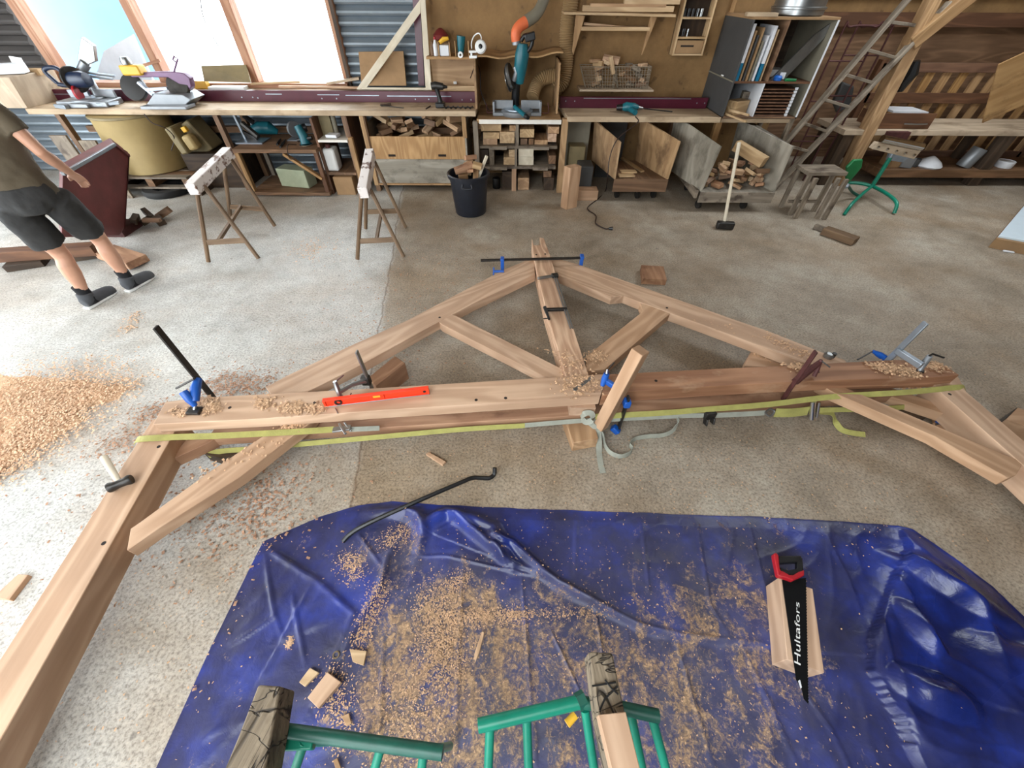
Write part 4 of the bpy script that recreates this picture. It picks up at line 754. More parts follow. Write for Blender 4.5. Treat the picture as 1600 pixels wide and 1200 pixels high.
# two-sided bin 1
Yf = 5.3
def bin_(label, Yf, Yb, L, R, base, mat, apron, zbase, zap, castx, name='offcut_trolley', by=.3):
    """L, R: front-top, back-top pixel and x shift; open topped bin with two slanting side panels"""
    t = thing(name, label, 'bin', ((base[0]+base[1])/2, (Yf+Yb)/2, 0))
    for (ft, bt_), x in ((L, base[0]), (R, base[1])):
        a = W(*ft, Yf); dx = .0; sgn = -1 if x == base[0] else 1
        P = [V((x, Yf, zbase)), V((a.x, Yf, a.z)), V((W(*bt_, Yb-.25).x, Yb-.25, W(*bt_, Yb-.25).z)), V((x+(W(*bt_, Yb-.25).x-a.x), Yb, zbase+.6)), V((x+(W(*bt_, Yb-.25).x-a.x)*.8, Yb, zbase))]
        obj('side_panel', MB().prism(P, (-.022*(-1 if sgn > 0 else 1), 0, 0)), mat, t, bev=.002, axis=(0, 0, 1))
    obj('floor_board', MB().box((base[0], Yf, zbase-.03), (base[1], Yb, zbase)), mat if mat != 'ply' else 'brown', t, bev=.002)
    obj('front_board', MB().box((base[0]-.02, Yf-.02, zap), (base[1]+.02, Yf, zbase)), apron, t, bev=.003)
    for x, y in castx: obj('castor', MB().lathe([(.012, -.015), (zap*.44, -.015), (zap*.44, .015), (.012, .015)], (x, y, zap*.44), (1, .25, 0), 18).box((x-.02, y-.02, zap*.6), (x+.02, y+.02, zbase-.02)), 'dsteel', t)
    return t
a0 = W(960, 290, Yf).x; a1 = W(1039, 290, Yf).x; zf = W(1000, 280, Yf).z; za_ = W(1000, 299, Yf).z
bin_('tan plywood bin on castors under the right workbench left of the grey bin', Yf, 6.05, ((971, 222), (934, 190)), ((1061, 221), (1010, 190)), (a0, a1), 'ply', 'brown', zf, za_, ((a0+.08, Yf+.12), (a0+.35, Yf+.1), (a1-.08, Yf+.12)))
for i, (u, v, l) in enumerate([(983, 270, 'upper of two short pale boards lying in the tan bin'), (980, 276, 'lower of two short pale boards lying in the tan bin')]):
    rbox('short_board', G(u, v, zf+.02+.02*(1-i))+V((0, .05, 0)), (.2, .1, .018), (0, 0, .05), 'pine', l, 'board')
one('long_batten', MB().bar(G(972, 247, zf+.012), G(1004, 268, zf+.012), .05, .02), 'pine', 'longer narrow batten lying slanted on the floor of the tan bin', 'batten'); one('long_batten', MB().bar(G(1003, 247, zf+.012), G(1030, 264, zf+.012), .035, .02), 'pine', 'short narrow batten along the right panel of the tan bin', 'batten')
# grey bin 2
Yf = 4.98; a0 = W(1096, 303, Yf).x; a1 = W(1208, 300, Yf).x; zf = W(1150, 300, Yf).z; za_ = W(1150, 316, Yf).z
t2 = bin_('weathered grey bin on castors heaped with offcuts', Yf, 5.9, ((1128, 229), (1072, 190)), ((1238, 229), (1165, 192)), (a0, a1), 'greyply', 'grey', zf, za_, ((a0+.05, Yf+.1), (a1-.24, Yf+.1), (a0+.1, 5.7), (a1-.1, 5.7)))
obj('side_rail', MB().bar((a0-.06, Yf+.0, zf-.03), (a0-.02, 5.9, zf-.03), .035, .09), 'grey', t2, bev=.003)
pile(a0+.03, a1-.02, Yf+.03, Yf+.55, zf, 60, .105, ['oak2', 'offcut', 'pine', 'brown'], 'small timber offcut heaped in the weathered grey bin', 'offcuts in the weathered grey bin', seed=14, zmax=zf+.27)
rbox('beam_end', W(1172, 240, 5.25), (.42, .1, .11), (0, .22, -.95), 'pine', 'long square timber leaning inside the weathered grey bin', 'timber', bev=.004)
h0 = G(1129, 358); h1 = W(1155, 223, 4.93)
t = thing('sledgehammer', 'sledgehammer with a long pale handle leaning on the grey bin', 'hammer', h0)
obj('handle', MB().tube([h0+V((0, 0, .03)), h0.lerp(h1, .5), h1], [.019, .017, .020], 10), 'palewood', t, axis=h1-h0); obj('head', MB().bar(h0+V((-.08, .02, .045)), h0+V((.11, -.01, .045)), .075, .08), 'dsteel', t, bev=.014)
one('power_cable', MB().tube(smooth_path([W(993, 182, 5.5), W(996, 192, 5.5), W(966, 216, 5.28), W(953, 245, 5.28), W(949, 280, 5.26), G(946, 298, .01), G(934, 311, .008), G(918, 325, .008), G(931, 337, .008), G(931, 349, .008), G(945, 357, .008), G(952, 357, .01)], 8), .0065, 6), 'cable', 'dark cable running from the teal drill down to the floor', 'cable')
one('cable_plug', MB().tube([G(951, 357, .014), G(957, 357, .016)], [.012, .02], 8), 'black', 'black plug at the end of the cable on the floor', 'plug')
# ================================================================== right of the mitre saw: wall shelf, drawer unit, shelving
Yw = 6.36
def wpr(name, px, y, th, mat, parent=None, **k): return obj(name, MB().prism([W(u, v, y) for u, v in px], (0, th, 0)), mat, parent, **k)
t = thing('bracket_shelf', 'pine wall shelf on slanted brackets holding battens', 'shelf', W(965, 40, 6.1))
wpr('top_board', [(881, 18.5), (1056, 22.5), (1056, 27), (881, 22.5)], 6.06, .3, 'pine', t, bev=.002)
a = W(908, 48, 6.1); b_ = W(1015, 49, 6.1); obj('lower_board', MB().box((a.x, 6.1, a.z-.0), (b_.x, 6.34, a.z+.035)), 'pine', t, bev=.002)
wpr('bracket', [(900, 23), (914, 25), (896, 86), (894, 80)], 6.1, .03, 'gold', t, axis=(0, 0, 1)); wpr('bracket', [(1027, 26), (1017, 26), (1003, 86), (1008, 74)], 6.1, .03, 'gold', t, axis=(0, 0, 1))
for u, v, u2, v2, h, l in [(910, 13, 1052, 14, .05, 'wide pale batten lying on the pine wall shelf'), (922, 8, 1040, 9, .03, 'thin pale batten lying behind on the pine wall shelf'), (975, 2, 1062, 2, .05, 'grey batten lying topmost on the pine wall shelf')]:
    a = W(u, v, 6.15); b_ = W(u2, v2, 6.15); one('batten', MB().bar(a, b_, .06, h), 'pine' if h == .05 else 'offcut', l, 'batten', bev=.002)
for u, v, u2, v2, l in [(912, 37, 990, 44, 'slanted stick lying on the lower board of the wall shelf'), (935, 44, 962, 44, 'short stick lying on the lower board of the wall shelf')]:
    one('stick', MB().bar(W(u, v, 6.2), W(u2, v2, 6.18), .03, .022), 'offcut', l, 'stick')
# hanging drawer unit
Yd = 6.2
t = thing('drawer_unit', 'small pine wall cabinet with two open shelves and one drawer', 'cabinet', W(1085, 45, Yd))
TL, TR, BR, BL = (1068, -8), (1121, -8), (1097, 89), (1041, 87)
def lerp2(a, b, f): return (a[0]+(b[0]-a[0])*f, a[1]+(b[1]-a[1])*f)
xL_ = W(*BL, Yd).x+.01; xR_ = W(*BR, Yd).x; zbt = W(*BL, Yd).z; ztp = zbt+.62
XL = W(1050, 88, Yd).x
obj('side', MB().box((XL, Yd, zbt), (XL+.02, 6.36, ztp)), 'pine', t, bev=.002, axis=(0, 0, 1)); obj('side', MB().box((xR_-.02, Yd, zbt), (xR_, 6.36, ztp)), 'pine', t, bev=.002, axis=(0, 0, 1))
obj('back', MB().box((XL, 6.34, zbt), (xR_, 6.36, ztp)), 'dark', t)
for v in (87, 61, 30, -2): zz = W(1075, v, Yd).z; obj('shelf', MB().box((XL+.02, Yd, zz-.0), (xR_-.02, 6.35, zz+.018)), 'pine', t, bev=.001)
zz = W(1075, 87, Yd).z+.02; z3 = W(1075, 61, Yd).z-.012; dr = obj('drawer', MB().box((XL+.025, Yd+.01, zz), (xR_-.025, 6.33, z3)), 'card', t, bev=.003)
obj('drawer_slot', MB().box((XL+.08, Yd+.006, (zz+z3)/2), ((XL+xR_)/2+.05, Yd+.012, (zz+z3)/2+.016)), 'hole', dr)
def peg(u0, u1, v, n, lbl):
    zz = W(1075, v, Yd).z+.018
    for i in range(n):
        f = i/(n-1); x = XL+.04+(xR_-XL-.08)*f*((u1-u0)/50.)+(u0-1065)/50*.2
        one('router_bit', MB().lathe([(.008, 0), (.008, .04), (.012, .042), (.010, .07)], (x, Yd+.05+.03*(i % 2), zz), n=8), 'steel' if i > n*.6 else 'black', lbl, 'router bit', 'router bits in the wall cabinet')
peg(1065, 1103, 30, 10, 'small router bit standing on the upper shelf of the wall cabinet'); peg(1060, 1080, 61, 5, 'small router bit standing on the lower shelf of the wall cabinet')
# wire baskets with offcuts
def basket(u0, u1, ut0, ut1, vb, vt, y, label):
    A0, A1 = W(u0, vb, y), W(u1, vb, y); B0, B1 = W(ut0, vt, y), W(ut1, vt, y); zb_, zt_ = A0.z, B0.z
    t = thing('wire_basket', label, 'basket', ((A0.x+A1.x)/2, y+.1, zb_)); dp = .16; m = MB(); n = 12
    base = [V((A0.x, y, zb_)), V((A1.x, y, zb_)), V((A1.x, y+dp, zb_)), V((A0.x, y+dp, zb_))]; top = [V((B0.x, y-.02, zt_)), V((B1.x, y-.02, zt_)), V((B1.x, y+dp, zt_)), V((B0.x, y+dp, zt_))]
    for i in range(4):
        j = (i+1) % 4; k = n if i % 2 == 0 else 6
        for q in range(k+1): m.tube([base[i].lerp(base[j], q/k), top[i].lerp(top[j], q/k)], .0022, 4, cap=False)
        for q in range(0, 7): f = q/6; m.tube([base[i].lerp(top[i], f), base[j].lerp(top[j], f)], .0022 if q < 6 else .005, 4, cap=False)
    for q in range(7): f = q/6; m.tube([base[0].lerp(base[1], f), base[3].lerp(base[2], f)], .0022, 4, cap=False)
    obj('mesh', m, 'wire', t, kind='stuff'); return A0, A1, zb_, zt_
Yk = 6.12
rr = W(965, 139, Yk).z
one('basket_board', MB().box((W(905, 139, Yk).x, 6.07, rr-.02), (W(1020, 139, Yk).x, 6.37, rr)), 'bench', 'narrow ledge board behind the short maroon rail carrying the baskets', 'board')
A0, A1, zb_, zt_ = basket(916, 960, 908, 964, 138, 104, Yk, 'left wire basket of offcuts on the ledge behind the short maroon rail')
pile(A0.x+.0, A1.x+.0, Yk-.02, Yk+.17, zb_+.005, 60, .12, ['offcut', 'pine', 'offcut'], 'tan offcut heaped in the left wire basket', 'offcuts in the left wire basket', seed=31, zmax=zt_+.07)
A0, A1, zb_, zt_ = basket(966, 1012, 962, 1018, 138, 104, Yk, 'right wire basket of offcuts on the ledge behind the short maroon rail')
pile(A0.x, A1.x, Yk-.02, Yk+.17, zb_+.005, 60, .10, ['brown', 'offcut', 'grey'], 'dull brown offcut heaped in the right wire basket', 'offcuts in the right wire basket', seed=33, zmax=zt_+.03)
rbox('offcut', W(955, 93, 6.16), (.2, .08, .06), (.2, .1, -.3), 'oak', 'big pinkish offcut lying topmost on the left wire basket', 'offcut', 'offcuts in the left wire basket'); rbox('offcut', W(956, 102, 6.1), (.18, .05, .04), (0, 1.2, .2), 'pine', 'narrow offcut standing between the two wire baskets', 'offcut', 'offcuts in the left wire basket')
# shelving unit
Ys, Yr = 5.56, 6.34
xA = W(1133, 183, Ys).x; xB = W(1241, 186, Ys).x; z0 = W(1180, 185, Ys).z; z1 = W(1240, 31, Ys).z
xA1 = W(1175, 36, Ys).x; xB1 = W(1308, 36, Ys).x; XA = (xA+xA1)/2; XB = (xB+xB1)/2
t = thing('shelving_unit', 'open shelving unit with a dark grey side panel standing on the bench end', 'shelving', ((XA+XB)/2, 5.95, z0))
xm = XA+(XB-XA)*.40; zm = W(1230, 131, Ys).z
obj('side_panel', MB().box((XA-.02, Ys, z0), (XA, Yr, z1)), 'slate', t, bev=.002, label='dark grey side panel'); obj('side_strip', MB().box((XA-.026, Ys+.0, zm+.01), (XA-.02, Yr, zm+.022)), 'hose', t); obj('side_tag', MB().box((XA-.028, Ys+.3, zm+.024), (XA-.02, Ys+.36, zm+.036)), 'white', t)
obj('side_panel', MB().box((XB, Ys+.004, z0), (XB+.02, Yr, z1)), 'hose', t, bev=.002); obj('front_edge', MB().box((XB, Ys, z0), (XB+.02, Ys+.004, z1)), 'paper', t); obj('top_board', MB().box((XA-.02, Ys, z1), (XB+.02, Yr, z1+.022)), 'card', t, bev=.002); obj('bottom_board', MB().box((XA-.02, Ys, z0-.0), (XB+.02, Yr, z0+.015)), 'brown', t)
obj('shelf', MB().box((XA, Ys+.01, zm), (XB, Yr, zm+.018)), 'redbrown', t); obj('divider', MB().box((xm, Ys+.01, z0+.015), (xm+.016, Yr-.02, zm)), 'paper', t); obj('divider', MB().box((xm+.02, Ys+.01, zm+.018), (xm+.034, Yr-.02, z1)), 'brown', t); obj('back_board', MB().box((XA, Yr-.02, z0), (XB, Yr, z1)), 'dark', t)
br('leg', (XB, Ys+.05, 0), (XB, Ys+.05, z0), .05, .05, 'grey', t, up=(0, 1, 0)); br('leg', (XB, Yr-.06, 0), (XB, Yr-.06, z0), .05, .05, 'grey', t, up=(0, 1, 0))
# upright binders and boards
xs = XA+.005
spec = [(.04, .62, 'paper', 'blue footed white folder standing at the left end of the shelf', 1), (.018, .55, 'card', 'brown board standing beside the blue footed folder', 0), (.016, .5, 'slate', 'dark thin board standing on the shelf beside the brown board', 0), (.02, .58, 'card', 'tan board standing in the middle of the upright boards', 0), (.018, .44, 'hose', 'grey thin board standing in the middle of the upright boards', 0), (.02, .5, 'paper', 'white narrow folder standing right of the grey thin board', 0), (.03, .6, 'paper', 'tall white folder with a blue foot right of the narrow folder', 1), (.014, .56, 'pine', 'pale strip standing next to the shelf divider', 0)]
hh = z1-zm-.03
gap = (xm-XA-.02-sum(s_[0] for s_ in spec))/(len(spec))
for wd, hf, mt, lb, bl in spec:
    h_ = hh*min(.97, hf*1.55)
    if bl:
        tt = thing('folder', lb, 'folder', (xs+wd/2, Ys+.2, zm+.018)); obj('upper_cover', MB().box((xs, Ys+.03, zm+.018+h_*.33), (xs+wd, Ys+.4, zm+.018+h_)), mt, tt, bev=.002); obj('lower_cover', MB().box((xs, Ys+.03, zm+.018), (xs+wd, Ys+.4, zm+.018+h_*.33)), 'binderblue', tt, bev=.002)
    else: one('standing_board', MB().box((xs, Ys+.04, zm+.018), (xs+wd, Ys+.4, zm+.018+h_)), mt, lb, 'board', bev=.001, axis=(0, 0, 1))
    xs += wd+gap
a = W(1232, 120, Ys+.1); b_ = W(1300, 48, Ys+.1)
o = one('clear_sheet', MB().prism([V((XB-.42, Ys+.1, zm+.02)), V((XB-.26, Ys+.1, zm+.02)), V((XB-.005, Ys+.1, z1-.15)), V((XB-.005, Ys+.1, z1-.03)), V((XB-.12, Ys+.1, z1-.12))], (0, .02, 0)), 'steel', 'shiny crumpled grey sheet leaning in the shelving unit', 'sheet')
one('white_label', MB().box((XB-.33, Ys+.09, zm+.03), (XB-.27, Ys+.098, zm+.09)), 'paper', 'small white tag stuck low on the shiny grey sheet', 'tag')
one('white_case', MB().box((xm+.12, Ys+.3, zm+.02), (xm+.36, Ys+.5, zm+.09)), 'white', 'flat white case lying at the back of the shelf', 'case', bev=.006)
one('blue_cap', MB().lathe([(.04, 0), (.045, .03), (.03, .045)], (xm+.17, Ys+.08, zm+.02), n=14), 'brightblue', 'bright blue cap lying at the shelf front', 'cap')
one('green_clip', MB().bar((xm+.24, Ys+.05, zm+.03), (xm+.36, Ys+.04, zm+.03), .05, .025), 'greengroove', 'bright green clip lying at the shelf front', 'clip', bev=.006)
x0_, x1_ = xm+.03, XB-.1; n = 9
for i in range(n):
    zz = z0+.02+(zm-z0-.05)*i/n; bx('tray', (x0_, Ys+.02, zz), (x1_, Yr-.05, zz+.012), 'redbrown', t); bx('tray_lip', (x1_-.03, Ys+.015, zz), (x1_, Ys+.03, zz+.026), 'paper', t)
rbox('wood_block', (XA+.2, Ys+.16, z0+.015+.07), (.22, .14, .14), (0, 0, .5), 'pine', 'cube-like pale block inside the lower left of the shelving unit', 'block'); rbox('wood_block', (XA+.36, Ys+.3, z0+.015+.1), (.16, .1, .2), (0, 0, -.2), 'grey', 'grey upright block behind the cube-like pale block', 'block')
for i, (u, v, u2, v2, l) in enumerate([(1134, 178, 1166, 190, 'lower of two thin sticks poking out of the shelving unit'), (1140, 172, 1170, 180, 'upper of two thin sticks poking out of the shelving unit')]):
    one('thin_stick', MB().bar(W(u, v, 5.62), W(u2, v2, 5.36), .022, .02), 'pine', l, 'stick')
rbox('board_offcut', (XA+.08, Ys+.08, z1+.022+.015), (.3, .14, .03), (0, 0, -.2), 'bench', 'curved grey board lying on top of the shelving unit', 'board')
# steel pots
pc = V((W(1243, 24, 5.85).x, 5.85, z1+.022))
t = thing('steel_pot', 'large polished steel pot on top of the shelving unit', 'pot', pc); obj('body', MB().lathe([(.245, 0), (.26, .01), (.26, .05), (.27, .055), (.27, .07), (.25, .075), (.25, .13), (.262, .14), (.262, .15), (.24, .16)], pc, n=48), 'steel', t); obj('lid', MB().lathe([(.22, .16), (.23, .17), (.2, .22), (.08, .25), (.03, .26)], pc+V((.04, 0, 0)), n=30), 'black', t)
# ================================================================== recess on the right
tz = .72; Yfr = 5.9
xT0 = W(1330, 187, Yfr).x
zt2 = W(1500, 204, Yfr).z
t = thing('long_table', 'long grey plank table in front of the slatted rack on the right', 'table', (6.2, 6.2, 0))
obj('table_top', MB().box((xT0, Yfr, zt2-.06), (8.3, 6.55, zt2)), 'bench', t, bev=.004); zs2 = W(1500, 278, Yfr).z
obj('lower_shelf', MB().box((W(1375, 270, Yfr).x, Yfr, zs2), (8.0, 6.5, zs2+.1)), 'brown', t, bev=.004)
for x in (xT0+.1, W(1570, 230, Yfr).x, 8.1): br('leg', (x, 5.98, 0), (x, 5.98, zt2-.06), .14, .12, 'dark', t, up=(0, 1, 0)); br('leg', (x, 6.45, 0), (x, 6.45, zt2-.06), .09, .09, 'dark', t, up=(0, 1, 0))
# slatted rack
Yk = 6.75
t = thing('slatted_rack', 'reddish slatted wooden rack standing against the right wall', 'rack', (6.0, Yk, 0))
xk0 = W(1395, 150, Yk).x-.4; xk1 = W(1600, 150, Yk).x+.6
def rail(v, v2):
    a = W(1500, v, Yk).z; b_ = W(1500, v2, Yk).z; bx('rail', (xk0, Yk-.04, b_), (xk1, Yk+.02, a), 'redbrown', t, bev=.004); return a, b_
r1 = rail(98, 113); r2 = rail(145, 161); r3 = rail(235, 246)
ns = int((xk1-xk0)/.215)
for i in range(ns):
    x = xk0+.05+(xk1-xk0-.1)*i/(ns-1); br('slat', (x, Yk, r3[0]-.02), (x, Yk, r1[0]-.03),   .11, .025, 'gold', t, up=(0, 1, 0))
for x in (xk0, xk1): br('post', (x, Yk, 0), (x, Yk, r1[0]+.03), .08, .08, 'redbrown', t, up=(0, 1, 0))
# drawer box on table
a = W(1372, 199, 5.98); t = thing('drawer_box', 'loose brown drawer with grey papers lying on the long table', 'drawer', (a.x+.4, 6.15, zt2))
xd0 = W(1372, 195, 5.98).x; xd1 = W(1452, 195, 5.98).x
obj('front', MB().box((xd0, 5.96, zt2), (xd1, 5.98, zt2+.17)), 'redbrown', t, bev=.003); obj('side', MB().box((xd0, 5.98, zt2), (xd0+.02, 6.4, zt2+.15)), 'redbrown', t); obj('side', MB().box((xd1-.02, 5.98, zt2), (xd1, 6.4, zt2+.15)), 'redbrown', t); obj('bottom', MB().box((xd0+.02, 5.98, zt2+.0), (xd1-.02, 6.4, zt2+.02)), 'brown', t)
obj('handle', MB().tube([(xd1-.36, 5.95, zt2+.06), (xd1-.2, 5.93, zt2+.06), (xd1-.06, 5.95, zt2+.06)], .008, 6), 'steel', t)
one('paper_stack', MB().bar((xd0+.15, 6.2, zt2+.17), (xd1-.05, 6.2, zt2+.16), .3, .02), 'paper', 'grey paper stack lying on the loose drawer', 'papers')
p = W(1392, 205, 5.9)
one('bench_vice_block', MB().box((W(1384, 207, 5.9).x, 5.84, zt2-.13), (W(1418, 207, 5.9).x, 5.9, zt2-.01)), 'rust', 'brown clamp block hanging on the long table edge', 'clamp')
# things on lower shelf
for i, (u, v, r, h, mt, lb) in enumerate([(1426, 260, .05, .1, 'slate', 'dark tin on the lower shelf of the long table, leftmost'), (1452, 255, .11, .13, 'paper', 'crumpled grey rag heap on the lower shelf'), (1510, 252, .09, .24, 'alu', 'tilted grey paint can on the lower shelf'), (1532, 262, .08, .1, 'red', 'dull red tin right of the tilted can'), (1565, 262, .1, .08, 'paper', 'pale bowl at the right end of the lower shelf')]):
    p = W(u, v, 6.05); z_ = zs2+.1
    if 'rag' in lb:
        m = MB(); m.lathe([(r*1.3, 0), (r*1.5, .02), (r*1.1, .07), (r*.5, .11), (r*.15, h)], (p.x, 6.05, z_), n=11); one('rag', m, mt, lb, 'rag')
    else: one('tin', MB().lathe([(r*.95, 0), (r, .01), (r, h*.95), (r*.93, h), (r*.9, h*.9)], (p.x, 6.05, z_), (.25 if 'tilted' in lb else 0, 0, 1), n=18), mt, lb, 'tin')
rbox('wood_box', (W(1398, 262, 6.05).x, 6.1, zs2+.1+.08), (.3, .2, .16), (0, 0, .1), 'card', 'brown box on the lower shelf behind the green roller stand', 'box')
one('grey_sheet', MB().bar(W(1414, 262, 5.97), W(1424, 246, 5.99), .16, .02, up=(0, 1, 0)), 'galv', 'pale grey flat panel leaning behind the roller stand', 'panel')
# post and braces
Yp_ = 5.9
def pbar(name, u0, v0, u1, v1, y0, y1, w_, h_, mat, parent=None, **k): return br(name, W(u0, v0, y0), W(u1, v1, y1), w_, h_, mat, parent, up=(0, 1, 0), bev=.006, **k)
t = thing('timber_post', 'rough golden timber post with a forked brace at the right of the ladder', 'post', G(1312, 290))
foot = G(1312, 288); zf_ = foot.y
xp = (W(1404, 90, zf_).x+W(1325, 255, zf_).x)/2
br('post', (foot.x, zf_, 0), (W(1430, 55, zf_).x, zf_, W(1430, 55, zf_).z), .15, .15, 'gold', t, up=(0, 1, 0), bev=.01); A = W(1425, 62, zf_)
br('post', A-V((0, 0, .05)), V((W(1476, -25, zf_).x-.05, zf_, W(1476, -25, zf_).z+.2)), .13, .12, 'gold', t, up=(0, 1, 0), bev=.01); br('brace', A+V((-.02, -.02, -.03)), W(1540, -28, zf_-.05), .14, .14, 'gold', t, up=(0, 1, 0), bev=.01)
# ladder
L0 = G(1207, 298); L1 = W(1484, 4, 5.95); l0 = G(1180, 290, .02); R0 = W(1229, 222, 5.7); R1 = W(1424, -8, 6.05)
dv = (R1-R0).normalized(); R00 = R0-dv*(R0.z/dv.z)
t = thing('ladder', 'old grey wooden ladder leaning against the wall beside the golden post', 'ladder', L0)
br('rail', L0+V((0, 0, .02)), L1, .045, .075, 'grey', t, up=(0, 1, 0), bev=.005); br('rail', R00+V((0, 0, .02)), R1, .045, .075, 'grey', t, up=(0, 1, 0), bev=.005)
def onl(A, B, v):   # point of the line A-B that projects to image row v
    lo, hi = 0., 1.
    for _ in range(30):
        m_ = (lo+hi)/2; P = A.lerp(B, m_)-CO; vv = 600+FPX*(P.dot(CD)/P.dot(_fw))
        if vv > v: lo = m_
        else: hi = m_
    return A.lerp(B, (lo+hi)/2)
for va, vb_ in ((34, 42), (77, 91), (116, 130), (155, 168), (192, 206), (226, 237)):
    br('rung', onl(R00, R1, va), onl(L0, L1, vb_), .04, .03, 'grey', t, up=(0, 0, 1), bev=.004)
# metal frames stacked behind the ladder
for i, (u0, u1, y) in enumerate([(1304, 1318, 6.1), (1322, 1336, 6.15)]):
    x0_ = W(u0-34, 150, y).x; x1_ = x0_+.42; zz0 = .0; zz1 = W(u1, 42, y).z
    t = thing('folded_chair', 'brown tube chair folded upright behind the shelving unit, '+['nearer one', 'farther one'][i], 'chair', (x0_, y, 0))
    obj('loop', MB().tube(smooth_path([(x0_, y, 0), (x0_, y, zz1-.1), (x0_+.06, y, zz1), (x1_-.06, y, zz1), (x1_, y, zz1-.1), (x1_, y, 0)], 5), .011, 8), 'rust', t)
    for z_ in (.5, .95, 1.35): obj('rung', MB().tube([(x0_, y, z_+.05*i), (x1_, y, z_+.05*i)], .009, 6), 'rust', t)
one('dark_cloth', MB().prism([W(1303, 160, 6.5), W(1318, 128, 6.5), W(1336, 135, 6.5), W(1330, 165, 6.5), W(1310, 178, 6.5)], (0, .08, 0)), 'slate', 'dark grey bag hanging behind the ladder', 'bag', bev=.02)
hb = rbox('hanging_board', W(1592, 128, 5.5), (.5, .02, .62), (0, -.5, 0), 'ply', 'brown board hanging on a cord at the right edge above the slatted rack', 'board'); hc = W(1592, 128, 5.5)
obj('cord', MB().tube([hc+V((.0, .015, .2)), V((hc.x+.02, hc.y+.015, 3.9))], .004, 6), 'cable', hb)
one('black_gun', MB().tube([W(1432, 95, 6.0), W(1424, 115, 6.0), W(1412, 130, 6.0), W(1406, 143, 6.0)], [.04, .07, .06, .03], 8), 'black', 'dark tool hanging on the golden post', 'tool')
# nested trestles / stools
def stool(u, du, lbl, mat, yoff=0):
    tl = W(1247+u, 266, 4.95+yoff); F = [G(1231+u, 336), G(1240+u, 341), G(1273+u, 341), G(1284+u, 343)]
    t = thing('stool', lbl, 'stool', (F[0]+F[3])/2); z_ = W(1268, 268, F[0].y).z
    x0_ = F[0].x-.02; x1_ = F[3].x-.02
    obj('seat', MB().box((x0_, F[0].y-.02+yoff, z_-.04), (x1_+.1, F[0].y+.26+yoff, z_)), mat, t, bev=.004)
    for f in F: br('leg', (f.x+.02, f.y+yoff, 0), (f.x+.02, f.y+yoff, z_-.04), .045, .035, mat, t, up=(0, 1, 0), bev=.002)
    for f in (F[0], F[3]): br('leg', (f.x+.02, f.y+.24+yoff, 0), (f.x+.02, f.y+.24+yoff, z_-.04), .045, .035, mat, t, up=(0, 1, 0))
    obj('stretcher', MB().bar((x0_+.02, F[0].y+.12+yoff, .12), (x1_+.04, F[0].y+.12+yoff, .12), .03, .03), mat, t)
stool(0, 0, 'weathered grey wooden stool standing by the ladder foot', 'grey')
# roller stand
c = G(1352, 308); t = thing('roller_stand', 'green roller stand with a bright steel roller head', 'stand', c)
tp = W(1392, 240, c.y)
obj('column', MB().tube([c+V((0, 0, .14)), c+V((0, 0, .48))], .025, 12), 'green', t); obj('inner_tube', MB().tube([c+V((0, 0, .46)), c+V((0, 0, W(1390, 238, c.y).z))], .018, 12), 'galv', t)
for (u, v) in ((1318, 337), (1396, 335), (1310, 300)):
    f = G(u, v); pk = c+V((0, 0, .14)); obj('leg', MB().tube(smooth_path([pk, pk.lerp(f, .45)+V((0, 0, .07)), f.lerp(pk, .12)+V((0, 0, .1)), f+V((0, 0, .012))]), .02, 10), 'green', t)
hd0 = W(1372, 222, c.y); hd1 = W(1434, 235, c.y)
obj('roller', MB().tube([hd0+V((-.0, -.03, .045)), hd1+V((0, -.03, .045))], .04, 16), 'chrome', t); obj('plate', MB().prism([hd0+V((-.02, -.03, -.0)), hd1+V((.02, -.03, 0)), hd1+V((0, -.03, -.09)), hd0+V((-.04, -.03, -.07))], (0, .08, 0)), 'bench', t, bev=.003)
for i in range(5): p = (hd0+V((-.02, -.03, -.04))).lerp(hd1+V((0, -.03, -.05)), .06+.22*i); obj('ball', MB().lathe([(.002, -.018), (.014, -.012), (.018, 0), (.014, .012), (.002, .018)], p, (0, -1, 0), 12), 'chrome', t)
obj('bracket', MB().prism([W(1390, 240, c.y), W(1420, 246, c.y), W(1412, 254, c.y), W(1386, 250, c.y)], (0, .03, 0)), 'galv', t)
# green curved shield
one('green_shield', MB().prism([W(1323, 262, 5.1), W(1335, 250, 5.1), W(1349, 249, 5.1), W(1347, 262, 5.1), (W(1328, 285, 5.1)), W(1322, 290, 5.1)], (0, .04, 0)), 'greengroove', 'green curved guard behind the roller stand', 'guard', bev=.012)
t = thing('green_trestle', 'dark green tube foot of a second stand by the stool', 'stand', G(1330, 300)); obj('tube', MB().tube(smooth_path([W(1325, 290, 5.2), G(1332, 300, .1), G(1345, 308, .03)]), .016, 8), 'green2', t); obj('knob', MB().lathe([(.02, 0), (.03, .02), (.01, .04)], W(1322, 290, 5.08), (0, -1, 0), 10), 'galv', t)
# wedge block on the floor right of the hammer
rbox('wedge_block', G(1312, 368, .04), (.34, .13, .07), (0, 0, -.95), 'legwood', 'worn brown block lying on the floor before the stool', 'block', bev=.006); rbox('wedge_block', G(1298, 362, .03), (.36, .05, .05), (0, 0, -.95), 'grey', 'thin grey strip block left of the worn brown block', 'block')
